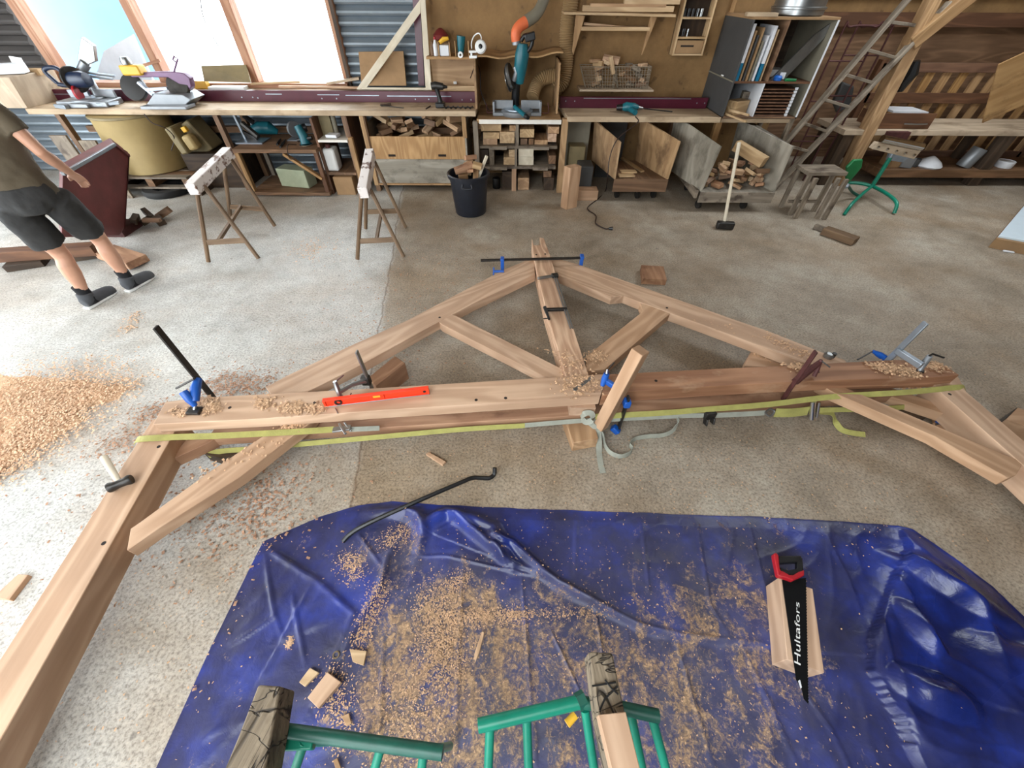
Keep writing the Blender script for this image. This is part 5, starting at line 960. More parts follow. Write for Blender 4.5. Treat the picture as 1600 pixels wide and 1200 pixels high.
# white board at the right edge
q = [G(1554, 370, .03), G(1600, 322, .03)]
a = G(1561, 368, .12); b_ = G(1603, 318, .12); c_ = a+(b_-a)*1.4; d_ = V((.9, -.55, 0))
t = thing('white_board', 'pale blue-white board on a brown base at the right edge', 'panel', a)
obj('sheet', MB().prism([a, c_, c_+d_, a+d_], (0, 0, -.02)), 'whiteboard', t, bev=.002); a2 = G(1553, 375, .1); obj('base', MB().prism([a+V((-.04, -.03, -.02)), c_+V((0, 0, -.02)), c_+d_+V((0, 0, -.02)), a+d_+V((-.04, -.05, -.02))], (0, 0, -.1)), 'card', t)
rbox('small_chip_board', G(1576, 393, .008), (.09, .03, .012), (0, 0, -.3), 'paper', 'tiny white strip on the floor before the white board', 'strip')
# shelf wood and clutter in the shadow behind bins
one('dark_board', MB().box((1.2, 6.2, 0), (1.55, 6.25, .8)), 'slate', 'dark panel standing in the shade behind the tan bin', 'panel'); one('pale_cabinet', MB().box((.68, 6.0, 0), (1.02, 6.3, .78)), 'hose', 'grey cabinet in the shade behind the saw table post', 'cabinet', bev=.006)
# ================================================================== the timber roof truss
ZT, ZM, ZL = .31, .235, .16
tr = thing('roof_truss', 'large pale oak roof truss clamped together flat in the middle of the floor', 'truss', (0.3, 1.9, 0))
timber('tie_beam', [(258, 628), (310, 621), (560, 608), (900, 587), (950, 584), (938, 619), (600, 641), (400, 655), (239, 663)], ZT, .072, 'oak', tr, ax=((240, 663), (938, 619)))
timber('tie_beam', [(946, 585), (1100, 577), (1250, 570), (1400, 562), (1455, 565), (1480, 573), (1499, 586), (1460, 590), (1300, 594), (1100, 604), (983, 612), (940, 618)], ZT-.004, .09, 'walnutish', tr, ax=((950, 600), (1480, 575)), label='reddish brown tie beam')
# lower plate seen below the pair
fl = G(300, 660, ZT); frr = G(1430, 592, ZT); bl_ = G(330, 620, ZT); brr = G(1400, 563, ZT)
obj('lower_tie_beam', MB().prism([V((p.x, p.y+dy, ZL)) for p, dy in ((fl, .0), (frr, .0), (brr, 0), (bl_, 0))], (0, 0, -.07)), 'oak2', tr, axis=frr-fl, bev=.003)
timber('king_post', [(831, 372), (834, 383), (845, 383), (843, 371), (850, 372), (860, 400), (868, 427), (897, 515), (921, 590), (885, 591), (867, 530), (852, 479), (834, 401)], .275, .15, 'oakking', tr, ax=((842, 385), (900, 585)))
a = G(893, 610, ZT); b_ = G(932, 607, ZT)
obj('tenon', MB().box((G(890, 633, .235).x, G(908, 622, ZT).y-.012, .165), (G(930, 633, .235).x, G(908, 622, ZT).y+.1, .237)), 'oak', tr, axis=(0, 1, 0))
timber('rafter', [(834, 402), (788, 421), (740, 446), (637, 500), (550, 539), (450, 586), (415, 605), (425, 618), (480, 612), (560, 572), (685, 503), (740, 474), (836, 428)], ZM, .073, 'oak', tr, ax=((450, 600), (835, 415)))
timber('rafter', [(858, 400), (907, 414), (1000, 447), (1150, 500), (1200, 517), (1286, 551), (1320, 562), (1330, 575), (1257, 567), (1200, 545), (1100, 508), (1046, 489), (1000, 472), (975, 462), (955, 464), (867, 428)], ZM, .073, 'oak', tr, ax=((870, 415), (1286, 560)))
timber('strut', [(700, 490), (712, 493), (800, 537), (878, 576), (880, 590), (850, 588), (690, 507), (686, 503)], ZM-.002, .069, 'oak', tr, ax=((700, 498), (865, 582)))
timber('strut', [(1000, 474), (1030, 478), (1047, 490), (945, 577), (915, 580), (917, 556), (1005, 486)], ZM-.002, .069, 'oak', tr, ax=((1030, 484), (925, 568)))
timber('post', [(220, 683), (239, 655), (281, 652), (277, 667), (202, 800), (0, 1157), (-150, 1423), (-420, 1423), (0, 1030), (147, 800), (187, 735)], ZM, .15, 'oak', tr, ax=((0, 1090), (250, 680)))
timber('post', [(1456, 596), (1497, 588), (1510, 612), (1600, 689), (1750, 815), (1760, 870), (1592, 721), (1469, 612)], ZM, .15, 'oak', tr, ax=((1480, 605), (1700, 790)))
timber('knee_brace', [(204, 826), (220, 815), (330, 735), (410, 682), (445, 664), (470, 640), (500, 640), (485, 661), (452, 685), (375, 745), (250, 824), (198, 860)], ZM-.002, .070, 'oak', tr, ax=((200, 840), (470, 665)))
timber('knee_brace', [(1300, 598), (1324, 607), (1414, 645), (1559, 706), (1600, 722), (1588, 742), (1575, 747), (1461, 682), (1304, 614), (1280, 600)], ZM-.002, .070, 'oak', tr, ax=((1310, 610), (1580, 735)))
timber('short_timber', [(259, 722), (290, 688), (345, 680), (325, 692)], .15, .07, 'oak2', tr, ax=((265, 720), (330, 685)))
timber('lower_rafter_end', [(1346, 604), (1382, 602), (1470, 632), (1490, 642), (1480, 648), (1400, 622)], .15, .07, 'oak', tr, ax=((1350, 604), (1480, 640)))
timber('lower_post_end', [(1465, 622), (1484, 640), (1560, 702), (1545, 708), (1470, 652)], .085, .07, 'oak2', tr, ax=((1484, 640), (1560, 702)))
for u, v, z in [(359, 637, ZT), (271, 643, ZT), (492, 629, ZT), (885, 572, .275), (909, 571, .275), (910, 605, ZT), (248, 698, ZM), (162, 849, ZM), (687, 496, ZM), (744, 625, ZT), (1042, 481, ZM), (1025, 595, ZT-.004), (1278, 581, ZT-.004), (790, 622, ZT), (1484, 616, ZM), (852, 397, .275), (838, 398, .275)]:
    p = G(u, v, z); obj('peg_hole', MB().lathe([(.0095, 0), (.0095, .0012)], (p.x, p.y, z), n=12), 'hole', tr)
# blocks under it
one('support_block', MB().prism([G(896, 692, .088), G(935, 685, .088), G(925, 648, .088), G(880, 650, .088)], (0, 0, -.088)), 'offcut', 'orange tan block under the middle of the truss', 'block', bev=.004, axis=(0, 1, 0))
one('support_timber', MB().prism([G(575, 590, .155), G(617, 556, .155), G(633, 567, .155), G(587, 603, .155)], (0, 0, -.155)), 'oak2', 'cracked brown timber standing under the left rafter behind the tie beam', 'timber', bev=.004, axis=G(617, 556)-G(575, 590))
one('support_timber', MB().prism([G(1163, 571, .155), G(1175, 546, .155), G(1255, 566, .155), G(1262, 578, .155)], (0, 0, -.155)), 'oak', 'pale support timber covered in shavings under the right rafter', 'timber', bev=.004)
one('support_block', MB().prism([G(318, 708, .08), G(350, 700, .08), G(385, 706, .08), G(345, 716, .08)], (0, 0, -.08)), 'dark', 'dark block on the floor under the left end of the truss', 'block')
one('support_block', MB().prism([G(1395, 640, .08), G(1440, 635, .08), G(1450, 650, .08), G(1405, 655, .08)], (0, 0, -.08)), 'dark', 'dark block on the floor under the right end of the truss', 'block')
# leaning stub timber
f0 = G(938, 666, .092); f1 = W(1001, 547, f0.y+.03)
q = (f1-f0).normalized(); o = one('stub_timber', MB().bar(f0, f1, .07, .07, up=(.75, .65, 0)), 'oak', 'short square timber leaning upright against the middle of the tie beam', 'timber', bev=.004, axis=q)
# ------------------------------------------------------------------ clamps
def flatbar(name, A, B, w_, th, mat, t, up): return obj(name, MB().bar(A, B, w_, th, up), mat, t, bev=.0015)
t = thing('bar_clamp', 'blue bar clamp with a tall black bar at the left end of the truss', 'clamp', G(325, 622, ZT))
bp = G(325, 619, ZT)+V((0, .02, 0)); tp_ = W(243, 511, bp.y)
flatbar('bar', V((bp.x, bp.y, .14)), tp_, .012, .034, 'dsteel', t, (0, 1, 0)); ba = W(309, 592, bp.y)
jp = G(305, 627, .37); obj('sliding_arm', MB().tube([ba, ba.lerp(jp, .5)+V((0, 0, .01)), jp], [.022, .026, .02], 10), 'blue', t)
obj('grip', MB().tube([G(305, 634, .345), G(297, 624, .385), G(286, 612, .425)], [.013, .024, .021], 12), 'blue', t); obj('tommy_bar', MB().tube([G(275, 607, .43), G(303, 592, .47)], .006, 8), 'dsteel', t)
pd = G(304, 642, ZT+.012); obj('pad', MB().bar(pd+V((-.035, 0, 0)), pd+V((.035, 0, 0)), .05, .02), 'dsteel', t, bev=.003); obj('screw', MB().tube([pd, G(305, 632, .35)], .009, 8), 'steel', t); obj('rail_foot', MB().bar(V((bp.x, bp.y, .15)), V((bp.x+.06, bp.y-.1, .15)), .025, .02), 'dsteel', t)
t = thing('bar_clamp', 'grey steel clamp standing behind the orange-red level', 'clamp', G(577, 603, ZT))
bp = G(578, 602, ZT)+V((0, .018, 0)); tp_ = W(557, 549, bp.y); flatbar('bar', V((bp.x, bp.y, .14)), tp_, .010, .03, 'steel', t, (0, 1, 0)); ba = W(572, 594, bp.y)
jp = G(531, 612, .35); obj('sliding_arm', MB().tube([ba+V((.01, 0, .0)), ba.lerp(jp, .5)+V((0, 0, .012)), jp], [.018, .013, .014], 8), 'steel', t); obj('arm_collar', MB().bar(ba+V((0, 0, -.03)), ba+V((0, 0, .03)), .05, .04), 'dsteel', t, bev=.004)
obj('screw', MB().tube([G(533, 622, ZT+.01), G(528, 610, .36), G(523, 596, .42)], [.013, .015, .012], 8), 'steel', t); obj('tommy_bar', MB().tube([G(520, 600, .40), G(537, 586, .43)], .004, 6), 'rust', t)
# long sash clamp across the king post
t = thing('sash_clamp', 'long black sash clamp with blue jaws lying across the king post top', 'clamp', G(830, 405, .29))
flatbar('bar', G(751, 407, .298), G(908, 403, .298), .03, .012, 'dsteel', t, (0, 0, 1))
for u, v, l in ((785, 406, 'l'), (909, 402, 'r')):
    p = G(u, v, .298); obj('jaw', MB().bar(p+V((0, .02, .012)), p+V((0, -.04, .012)), .032, .025).bar(p+V((0, -.01, .01)), p+V((0, -.01, -.11)), .03, .035, up=(0, 1, 0)), 'blue', t, bev=.004)
p = G(775, 424, .24); obj('handle', MB().tube([p+V((.07, .0, -.0)), p+V((-.02, 0, 0))], .012, 8).tube([p+V((-.02, -.03, -.02)), p+V((-.02, .03, .02))], .006, 6), 'blue', t)
# steel clamp lying along the king post
t = thing('bar_clamp', 'shiny steel clamp lying lengthwise along the king post', 'clamp', G(880, 470, .28)); zc = .295
for du in (-1.6, 1.8): obj('rod', MB().tube([G(867+du, 431, zc), G(893+du, 513, zc)], .0065, 8), 'steel', t)
obj('fixed_jaw', MB().bar(G(840, 435, zc), G(870, 430, zc), .022, .02), 'steel', t, bev=.004); obj('fixed_jaw_head', MB().bar(G(862, 431, zc+.01), G(872, 430, zc+.01), .04, .03), 'dsteel', t, bev=.005)
obj('sliding_jaw', MB().bar(G(853, 484, zc), G(886, 483, zc), .024, .022), 'dsteel', t, bev=.004); obj('screw', MB().tube([G(851, 480, zc+.01), G(858, 499, zc-.012)], [.014, .009], 8).tube([G(849, 498, .26), G(859, 497, .26)], .004, 6), 'black', t)
# blue clamp behind the stub timber
t = thing('bar_clamp', 'blue clamp wedged behind the leaning stub timber', 'clamp', G(950, 605, ZT))
obj('grip', MB().tube([G(941, 603, ZT+.02), G(945, 592, .37), G(948, 584, .41)], [.012, .021, .017], 12), 'blue', t); obj('grip_end', MB().tube([G(948, 583, .41), G(949, 576, .44)], [.012, .008], 8), 'chrome', t); obj('tommy_bar', MB().tube([G(949, 578, .43), G(960, 566, .47)], .004, 6), 'dsteel', t)
obj('sliding_arm', MB().bar(G(945, 594, .36), G(972, 612, .34), .025, .035), 'blue', t, bev=.005)
qf = G(975, 632, .24)+V((0, -.03, 0)); obj('bar', MB().bar(V((qf.x, qf.y, .03)), V((qf.x, qf.y, .34)), .012, .035, up=(0, 1, 0)), 'dsteel', t, bev=.002); obj('fixed_arm', MB().bar(V((qf.x-.04, qf.y, .06)), V((qf.x-.0, qf.y-.02, .03)), .04, .04), 'blue', t, bev=.006); obj('collar', MB().bar(V((qf.x-.02, qf.y, .29)), V((qf.x+.02, qf.y, .29)), .05, .05), 'blue', t, bev=.006)
# rusty clamp
t = thing('bar_clamp', 'rusty brown clamp hooked over the reddish tie beam', 'clamp', G(1240, 600, ZT))
bp = G(1226, 622, .18); tp_ = W(1275, 549, bp.y); flatbar('bar', V((bp.x, bp.y, .06)), tp_, .010, .028, 'rust', t, (0, 1, 0)); ba = W(1245, 593, bp.y); jp = G(1281, 566, .40)
obj('sliding_arm', MB().tube([ba+V((0, 0, -.02)), ba.lerp(jp, .5), jp], [.022, .021, .016], 8), 'rust', t); obj('screw', MB().tube([G(1272, 588, ZT+.01), G(1277, 577, .36), G(1283, 562, .42)], [.012, .014, .01], 8), 'rust', t); obj('tommy_bar', MB().tube([G(1281, 562, .42), G(1297, 574, .4)], .004, 6), 'dsteel', t)
# right steel clamp
t = thing('bar_clamp', 'pale galvanised clamp with a punched bar at the right end of the truss', 'clamp', G(1400, 560, ZT))
bp = G(1395, 561, ZT)+V((0, .02, 0)); tp_ = W(1447, 504, bp.y); fb = flatbar('bar', V((bp.x-.0, bp.y, .16)), tp_, .012, .036, 'galv', t, (0, 1, 0)); ba = W(1408, 547, bp.y); jp = G(1440, 572, .37)
obj('sliding_arm', MB().bar(ba+V((-.03, .0, .0)), jp, .03, .04), 'galv', t, bev=.005); obj('screw', MB().tube([G(1437, 579, ZT+.01), G(1445, 566, .37), G(1453, 556, .42)], [.012, .018, .014], 10), 'alu', t); obj('tommy_bar', MB().tube([G(1452, 556, .42), G(1457, 553, .43), G(1475, 559, .42)], .006, 8), 'dsteel', t); obj('pad', MB().lathe([(.022, 0), (.018, .012)], G(1437, 580, ZT-.004), n=14), 'dsteel', t)
p = tp_+V((-.002, -.02, -.02)); obj('punched_hole', MB().lathe([(.005, 0), (.005, .002)], tp_.lerp(V((bp.x, bp.y, .16)), .05)+V((0, -.0062-.001, 0)), (0, -1, 0), 10), 'hole', fb)
t = thing('bar_clamp', 'blue clamp handle with a dark rod behind the right tie beam end', 'clamp', G(1372, 556, .28)); obj('grip', MB().tube([G(1364, 549, .30), G(1374, 554, .28), G(1386, 562, .26)], [.010, .02, .02], 10), 'blue', t); obj('rod', MB().tube([G(1340, 562, .27), G(1363, 549, .30)], .005, 6), 'dsteel', t); obj('bar', MB().bar(G(1385, 560, .26), G(1398, 566, .12), .02, .01), 'dsteel', t)
t = thing('bar_clamp', 'blue clamp handle hanging below the right knee brace', 'clamp', G(1472, 655, .05)); obj('grip', MB().tube([G(1479, 645, .11), G(1473, 654, .08), G(1466, 662, .05)], [.012, .022, .018], 10), 'blue', t); obj('rod', MB().tube([G(1478, 646, .11), G(1486, 641, .14)], .005, 6), 'dsteel', t); obj('bar', MB().bar(G(1466, 662, .05), G(1462, 664, .0), .02, .01, up=(0, 1, 0)), 'dsteel', t)
p = G(1293, 558, ZM); t = thing('metal_fitting', 'small grey metal fitting lying on the right rafter foot', 'fitting', p); obj('body', MB().lathe([(.028, 0), (.03, .02), (.018, .03)], p+V((.0, 0, 0)), n=14), 'steel', t); obj('knob', MB().lathe([(.014, 0), (.014, .035)], p+V((.03, 0, 0)), n=10), 'dsteel', t)
one('steel_strip', MB().bar(G(897, 610, ZT+.006), G(926, 589, ZT+.006), .022, .008), 'steel', 'short grey steel bar lying on the tie beam below the king post', 'bar', bev=.001)
# level
t = thing('spirit_level', 'orange-red spirit level lying on the left tie beam', 'level', G(590, 625, ZT)); a = G(508, 637, ZT); b_ = G(671.5, 617, ZT); x_ = (b_-a).normalized(); n_ = V((0, 0, 1)).cross(x_).normalized(); hL = .048
def lv(A, B, z0, z1, d0, d1, mat, name, parent): return obj(name, MB().prism([A+n_*d0+V((0, 0, z0)), B+n_*d0+V((0, 0, z0)), B+n_*d1+V((0, 0, z0)), A+n_*d1+V((0, 0, z0))], (0, 0, z1-z0)), mat, parent, bev=.0008, axis=x_)
lv(a, b_, 0, .006, 0, .024, 'galv', 'foot_rail', t); body = lv(a, b_, .006, hL, .006, .018, 'levelred', 'web', t); lv(a, b_, hL, hL+.006, 0, .024, 'levelred', 'top_rail', t); lv(a, b_, .006, .011, 0, .024, 'levelred', 'lower_rail', t)
m_ = a.lerp(b_, .5); lv(m_-x_*.04, m_+x_*.04, .011, hL, .001, .006, 'levelred', 'centre_block', t); vi = lv(m_-x_*.02, m_+x_*.02, .032, .046, -.001, .003, 'yellow', 'vial', t)
p = a.lerp(b_, .135)+V((0, 0, .027))+n_*-.0; obj('end_vial', MB().lathe([(.012, 0), (.021, 0), (.021, .006), (.012, .006)], p+n_*.006, -n_, 20, close=True), 'dsteel', t); p = a.lerp(b_, .955)+V((0, 0, .027)); obj('hang_hole', MB().lathe([(.009, 0), (.009, .001)], p+n_*.0055, -n_, 12), 'hole', t)
lv(a, a+x_*.012, .006, hL, .0, .02, 'levelred', 'end_cap', t); lv(b_-x_*.012, b_, .006, hL, .0, .02, 'levelred', 'end_cap', t)
one('nail', MB().tube([G(541, 629, ZT+.005), G(549, 614, ZT+.03)], .003, 6), 'rust', 'thin rusty nail leaning beside the level end', 'nail'); one('nail', MB().tube([G(524, 638, ZT+.003), G(528, 646, ZT+.003)], .003, 6), 'steel', 'short bright nail lying before the level end', 'nail')
# hammer on the left post
t = thing('club_hammer', 'small club hammer with a pale handle lying on the left post', 'hammer', G(188, 757, ZM)); a = G(162, 714, .30); b_ = G(188, 756, .262)
obj('handle', MB().tube([a, a.lerp(b_, .4), b_], [.017, .0165, .012], 10, flat=.8), 'palewood', t, axis=b_-a); h0_ = G(169, 763, .262); h1_ = G(206, 748, .262); hx = (h1_-h0_).normalized(); obj('head', MB().lathe([(.024, 0), (.026, .008), (.02, .03), (.021, (h1_-h0_).length-.03), (.026, (h1_-h0_).length-.008), (.023, (h1_-h0_).length)], h0_, hx, 12), 'dsteel', t)
# ------------------------------------------------------------------ straps
def path(L, n=5): return smooth_path([G(u, v, z) for u, v, z in L], n)
t = thing('ratchet_strap', 'yellow strap around the left posts ending in a grey buckle', 'strap', G(400, 680, .2))
obj('webbing', MB().ribbon(path([(212, 690, .13), (219, 686, .243), (275, 683, .244), (340, 681, .243), (420, 677, .243), (475, 674, .243), (522, 671, .235)]), [V((0, 1, .1))]*31 if False else V((0.05, 1, .25)), .036), 'strap', t, smooth=20)
obj('buckle', MB().bar(G(520, 672, .24), G(548, 668, .25), .035, .012).bar(G(530, 662, .25), G(540, 678, .26), .014, .014).bar(G(538, 660, .26), G(549, 674, .24), .01, .012), 'steel', t, bev=.003, kind='stuff'); obj('tail', MB().ribbon(path([(545, 671, .235), (570, 670, .22), (593, 669, .2)]), V((0, .5, 1)), .03), 'strapgrey', t)
t = thing('ratchet_strap', 'long pale strap pulled along the front of the truss with ratchets', 'strap', G(900, 660, .12))
F2 = V((0, .35, 1))
obj('webbing', MB().ribbon(path([(325, 712, .06), (345, 705, .1), (400, 701, .13), (470, 694, .13), (600, 682, .13), (720, 671, .13), (820, 665, .13)]), F2, .034), 'strap', t, smooth=20); obj('grey_webbing', MB().ribbon(path([(815, 665, .13), (900, 658, .135), (960, 655, .135), (1060, 650, .135), (1100, 649, .135)]), F2, .032), 'strapgrey', t, smooth=20)
def ratchet(u0, v0, u1, v1, z, mat, nm): A = G(u0, v0, z); B = G(u1, v1, z); return obj(nm, MB().bar(A, B, .03, .055).bar(A+V((.01, -.01, -.01)), A+V((.01, -.03, -.05)), .01, .05).bar(B+V((-.01, -.01, -.01)), B+V((-.01, -.03, -.05)), .01, .05), mat, t, bev=.004)
ratchet(1101, 650, 1117, 648, .14, 'dsteel', 'ratchet'); obj('grey_webbing', MB().ribbon(path([(1117, 649, .135), (1160, 647, .135), (1195, 645, .135)]), F2, .036), 'strapgrey', t); obj('hook', MB().tube(path([(1195, 645, .14), (1203, 639, .15), (1210, 643, .14), (1203, 650, .12), (1196, 646, .13)]), .006, 8), 'steel', t)
obj('olive_webbing', MB().ribbon(path([(1211, 645, .135), (1235, 645, .135), (1263, 642, .135)]), F2, .062), 'strap', t); ra = G(1266, 641, .14); obj('chrome_ratchet', MB().tube([ra+V((-.005, .02, .06)), ra+V((.02, -.03, -.05))], .017, 12).tube([ra+V((.035, .02, .055)), ra+V((.055, -.02, -.045))], .01, 10), 'chrome', t, kind='stuff')
obj('right_webbing', MB().ribbon(path([(1272, 641, .135), (1320, 640, .12), (1370, 639, .11), (1440, 634, .10)]), F2, .036), 'strap', t, smooth=20); obj('tail', MB().ribbon(path([(1280, 643, .11), (1300, 646, .07), (1306, 660, .03), (1316, 672, .02), (1335, 677, .02), (1352, 679, .02)]), V((.15, 1, .6)), .034), 'strap', t, smooth=20)
t = thing('ratchet_strap', 'bright yellow strap running to the right posts of the truss', 'strap', G(1300, 620, .2))
obj('webbing', MB().ribbon(path([(930, 651, .17), (1040, 645, .17), (1100, 640, .175), (1200, 632, .19), (1300, 620, .22), (1400, 614, .242), (1450, 610, .243), (1500, 605, .243), (1508, 609, .2)]), V((0, .8, .6)), .034), 'strap', t, smooth=20)
t = thing('loose_strap', 'loose grey strap end curling on the floor before the truss', 'strap', G(980, 700, 0))
obj('knot', MB().ribbon(path([(908, 653, .17), (914, 646, .21), (924, 646, .21), (926, 655, .17), (916, 660, .14), (908, 653, .15)]), V((.3, .5, 1)), .035), 'strapgrey', t, smooth=20)
obj('loop', MB().ribbon(path([(918, 658, .14), (930, 668, .10), (941, 680, .06), (946, 697, .03), (955, 708, .022), (970, 713, .02), (984, 708, .02), (988, 701, .02), (984, 694, .02), (992, 686, .02), (1010, 682, .02), (1035, 680, .02), (1050, 674, .04), (1057, 664, .08), (1060, 652, .13)], 6), V((0, .25, 1)), .034), 'strapgrey', t, smooth=20)
obj('tail', MB().ribbon(path([(934, 672, .09), (936, 690, .04), (936, 705, .012), (938, 722, .008), (942, 739, .008)]), V((1, 0, .1)), .034), 'strapgrey', t, smooth=20)
# ================================================================== blue tarpaulin
out_px = [(412, 846), (440, 834), (500, 808), (560, 790), (612, 784), (680, 789), (760, 793), (860, 797), (1000, 802), (1100, 806), (1170, 807), (1290, 814), (1400, 822), (1425, 828), (1450, 845), (1500, 880), (1550, 918), (1600, 966)]
op = [G(u, v) for u, v in out_px]+[V((2.50, .1, 0)), V((2.52, -.4, 0)), V((2.45, -.85, 0)), V((1.2, -.95, 0)), V((0, -.9, 0)), V((-1.28, -.92, 0)), V((-1.31, -.4, 0)), G(245, 1200), G(330, 1012), G(395, 880)]
dense = []
for i in range(len(op)):
    a, b_ = op[i], op[(i+1) % len(op)]; n = max(2, int((b_-a).length/.011))
    for k in range(n): dense.append(a.lerp(b_, k/n))
K = len(dense); R_ = 190; D0 = np.array([[p.x, p.y] for p in dense]); wob = np.array([mnoise.noise(V((p.x*9, p.y*9, 3)))*.006 for p in dense]); cen = np.array([.45, .02])
rad = (np.arange(1, R_+1)/R_)
XY = cen+(D0[None]-cen)*rad[:, None, None]; XY[:, :, 1] += wob[None]*rad[:, None]**4
XYf = XY.reshape(-1, 2)
def seg_d(P, L):
    """distance to a pixel polyline and the signed side (positive on its left)"""
    pts = [np.array(G(u, v))[:2] for u, v in L]; best = np.full(len(P), 9.); side = np.zeros(len(P)); prm = np.zeros(len(P)); tot = sum(np.linalg.norm(b-a) for a, b in zip(pts, pts[1:])); acc = 0
    for a, b in zip(pts, pts[1:]):
        d = b-a; l = np.linalg.norm(d); t_ = np.clip(((P-a)@d)/l**2, 0, 1); q = a+t_[:, None]*d; e = P-q; ds = np.hypot(e[:, 0], e[:, 1]); cr = d[0]*e[:, 1]-d[1]*e[:, 0]
        m = ds < best; best[m] = ds[m]; side[m] = np.sign(cr[m]); prm[m] = (acc+t_[m]*l)/tot; acc += l
    return best, side, prm
def vnoise(x, y, s):
    def h(i, j): v = np.sin(i*127.1+j*311.7+s*74.7)*43758.5453; return v-np.floor(v)
    xi, yi = np.floor(x), np.floor(y); fx, fy = x-xi, y-yi; fx = fx*fx*(3-2*fx); fy = fy*fy*(3-2*fy)
    return (h(xi, yi)*(1-fx)+h(xi+1, yi)*fx)*(1-fy)+(h(xi, yi+1)*(1-fx)+h(xi+1, yi+1)*fx)*fy
P = XYf; x, y = P[:, 0], P[:, 1]; zz = np.full(len(P), .006); dust = np.full(len(P), .32)
def ridge(L, amp, sig, taper=True):
    d, s, t_ = seg_d(P, L); k = np.sin(np.pi*np.clip(t_, .02, .98))**.5 if taper else 1; return amp*np.exp(-(d/sig)**2)*k
def step(L, amp, w_, fall=.5, side=1, roll=.0):
    d, s, t_ = seg_d(P, L); sd = d*s*side; up = 1/(1+np.exp(-np.clip(sd/w_, -30, 30))); k = np.sin(np.pi*np.clip(t_, .03, .97))**.4
    return (amp*up*np.exp(-np.maximum(sd, 0)/fall)+roll*np.exp(-((sd-.012)/.012)**2))*k
# crumples
def crease(sx, sy, s, ang): c_, s_ = math.cos(ang), math.sin(ang); u = (x*c_+y*s_)*sx; v_ = (-x*s_+y*c_)*sy; return 1-np.abs(2*vnoise(u, v_, s)-1)
zz += .0045*crease(5, 9, 1, .4)**3+.004*crease(9, 4, 2, -.5)**4+.002*vnoise(x*16, y*16, 5)
A_top = [(1190, 1012), (1060, 1000), (1000, 985), (930, 950), (850, 905), (800, 885)]
zz += step(A_top, .028, .006, .5, -1, .012)
zz += step([(412, 846), (500, 905), (562, 960), (527, 1032), (495, 1095)], .013, .004, .45, -1, .006)
zz += step([(530, 1045), (560, 985), (600, 920), (612, 870), (645, 822)], .018, .005, .3, 1, .012)
zz += ridge([(560, 800), (640, 800), (665, 822), (700, 800), (770, 828), (802, 886)], .055, .035)+ridge([(655, 805), (662, 838), (650, 870)], .045, .028)+ridge([(700, 800), (760, 850), (800, 885)], .05, .022)+ridge([(745, 835), (800, 850), (870, 915), (950, 955)], .035, .02)
zz += ridge([(770, 850), (790, 885)], .03, .014)
rt = [(1400, 822), (1412, 860), (1380, 925), (1350, 1000), (1350, 1050), (1395, 1130), (1440, 1230)]
zz += step(rt, .045, .024, .9, 1, 0)
d, s, t_ = seg_d(P, rt); right = (s*d > 0)
zz += np.where(right, .035*crease(3.2, 5.5, 11, .9)**2.2+.02*crease(6, 3, 12, -.3)**3, 0)
for (u, v, rx, ry, h, an) in [(1440, 1085, .17, .085, .10, -.35), (1480, 930, .30, .07, .05, -.75), (1420, 985, .06, .12, .05, .1), (1560, 1040, .2, .1, .04, -.4)]:
    c_ = G(u, v); ca, sa = math.cos(an), math.sin(an); du = (x-c_.x)*ca+(y-c_.y)*sa; dv_ = -(x-c_.x)*sa+(y-c_.y)*ca; q = np.sqrt((du/rx)**2+(dv_/ry)**2); zz += h*np.clip(1-q, 0, 1)**.8*(.75+.25*crease(9, 4, 21, .3))
for L in [[(725, 870), (716, 1010), (712, 1210)], [(815, 900), (823, 1010), (838, 1210)], [(930, 958), (942, 1030)], [(1053, 997), (1117, 1210)], [(1160, 1012), (1250, 1210)], [(900, 806), (897, 900)], [(1000, 806), (1012, 930)], [(1085, 808), (1106, 945), (1135, 995)], [(1165, 808), (1200, 950), (1210, 1000)], [(600, 985), (592, 1210)], [(860, 985), (905, 1080)], [(1280, 820), (1320, 900), (1350, 980)], [(1205, 1010), (1290, 1130), (1330, 1210)], [(640, 870), (700, 870), (850, 905)]]:
    zz += ridge(L, .008, .0065)
for L in [[(412, 850), (432, 960), (445, 1000)], [(490, 915), (440, 1010), (395, 1090)], [(420, 860), (480, 900)], [(560, 835), (600, 890)], [(330, 1020), (380, 1000), (440, 960)], [(460, 930), (480, 1040)]]:
    zz += ridge(L, .009, .008)
# cloth resting on the floor at its border
edge = np.repeat(rad, K); zz = .003+(zz-.003)*np.clip((1-edge)*14, 0.12, 1)
for u, v, r_, a_ in [(690, 945, .22, .45), (680, 1060, .25, .45), (620, 1150, .25, .4), (775, 985, .2, .4), (560, 880, .13, .35), (640, 845, .12, .45), (600, 1000, .14, .45), (720, 1120, .3, .35), (900, 1000, .3, .22), (850, 1130, .35, .25), (1150, 1120, .35, .32), (1250, 1010, .25, .22), (1000, 1090, .3, .32), (1080, 960, .3, .2), (1180, 880, .25, .15), (950, 860, .25, .12), (470, 1140, .15, .15), (1080, 900, .25, .08), (430, 900, .12, -.1), (455, 1003, .03, .5), (1450, 1080, .3, -.3), (1480, 900, .4, -.22), (1560, 1000, .3, -.2), (700, 800, .2, -.2), (800, 860, .12, -.3), (950, 945, .1, -.1), (500, 960, .18, -.08)]:
    c_ = G(u, v); dust += a_*np.exp(-((x-c_.x)**2+(y-c_.y)**2)/(r_*r_))
dust = np.clip(dust, 0, 1)
vs = np.vstack([np.column_stack([x, y, zz]), [[cen[0], cen[1], .012]]]); ci = len(vs)-1
i = np.arange(R_-1)[:, None]*K; k = np.arange(K)[None]; k2 = (k+1) % K
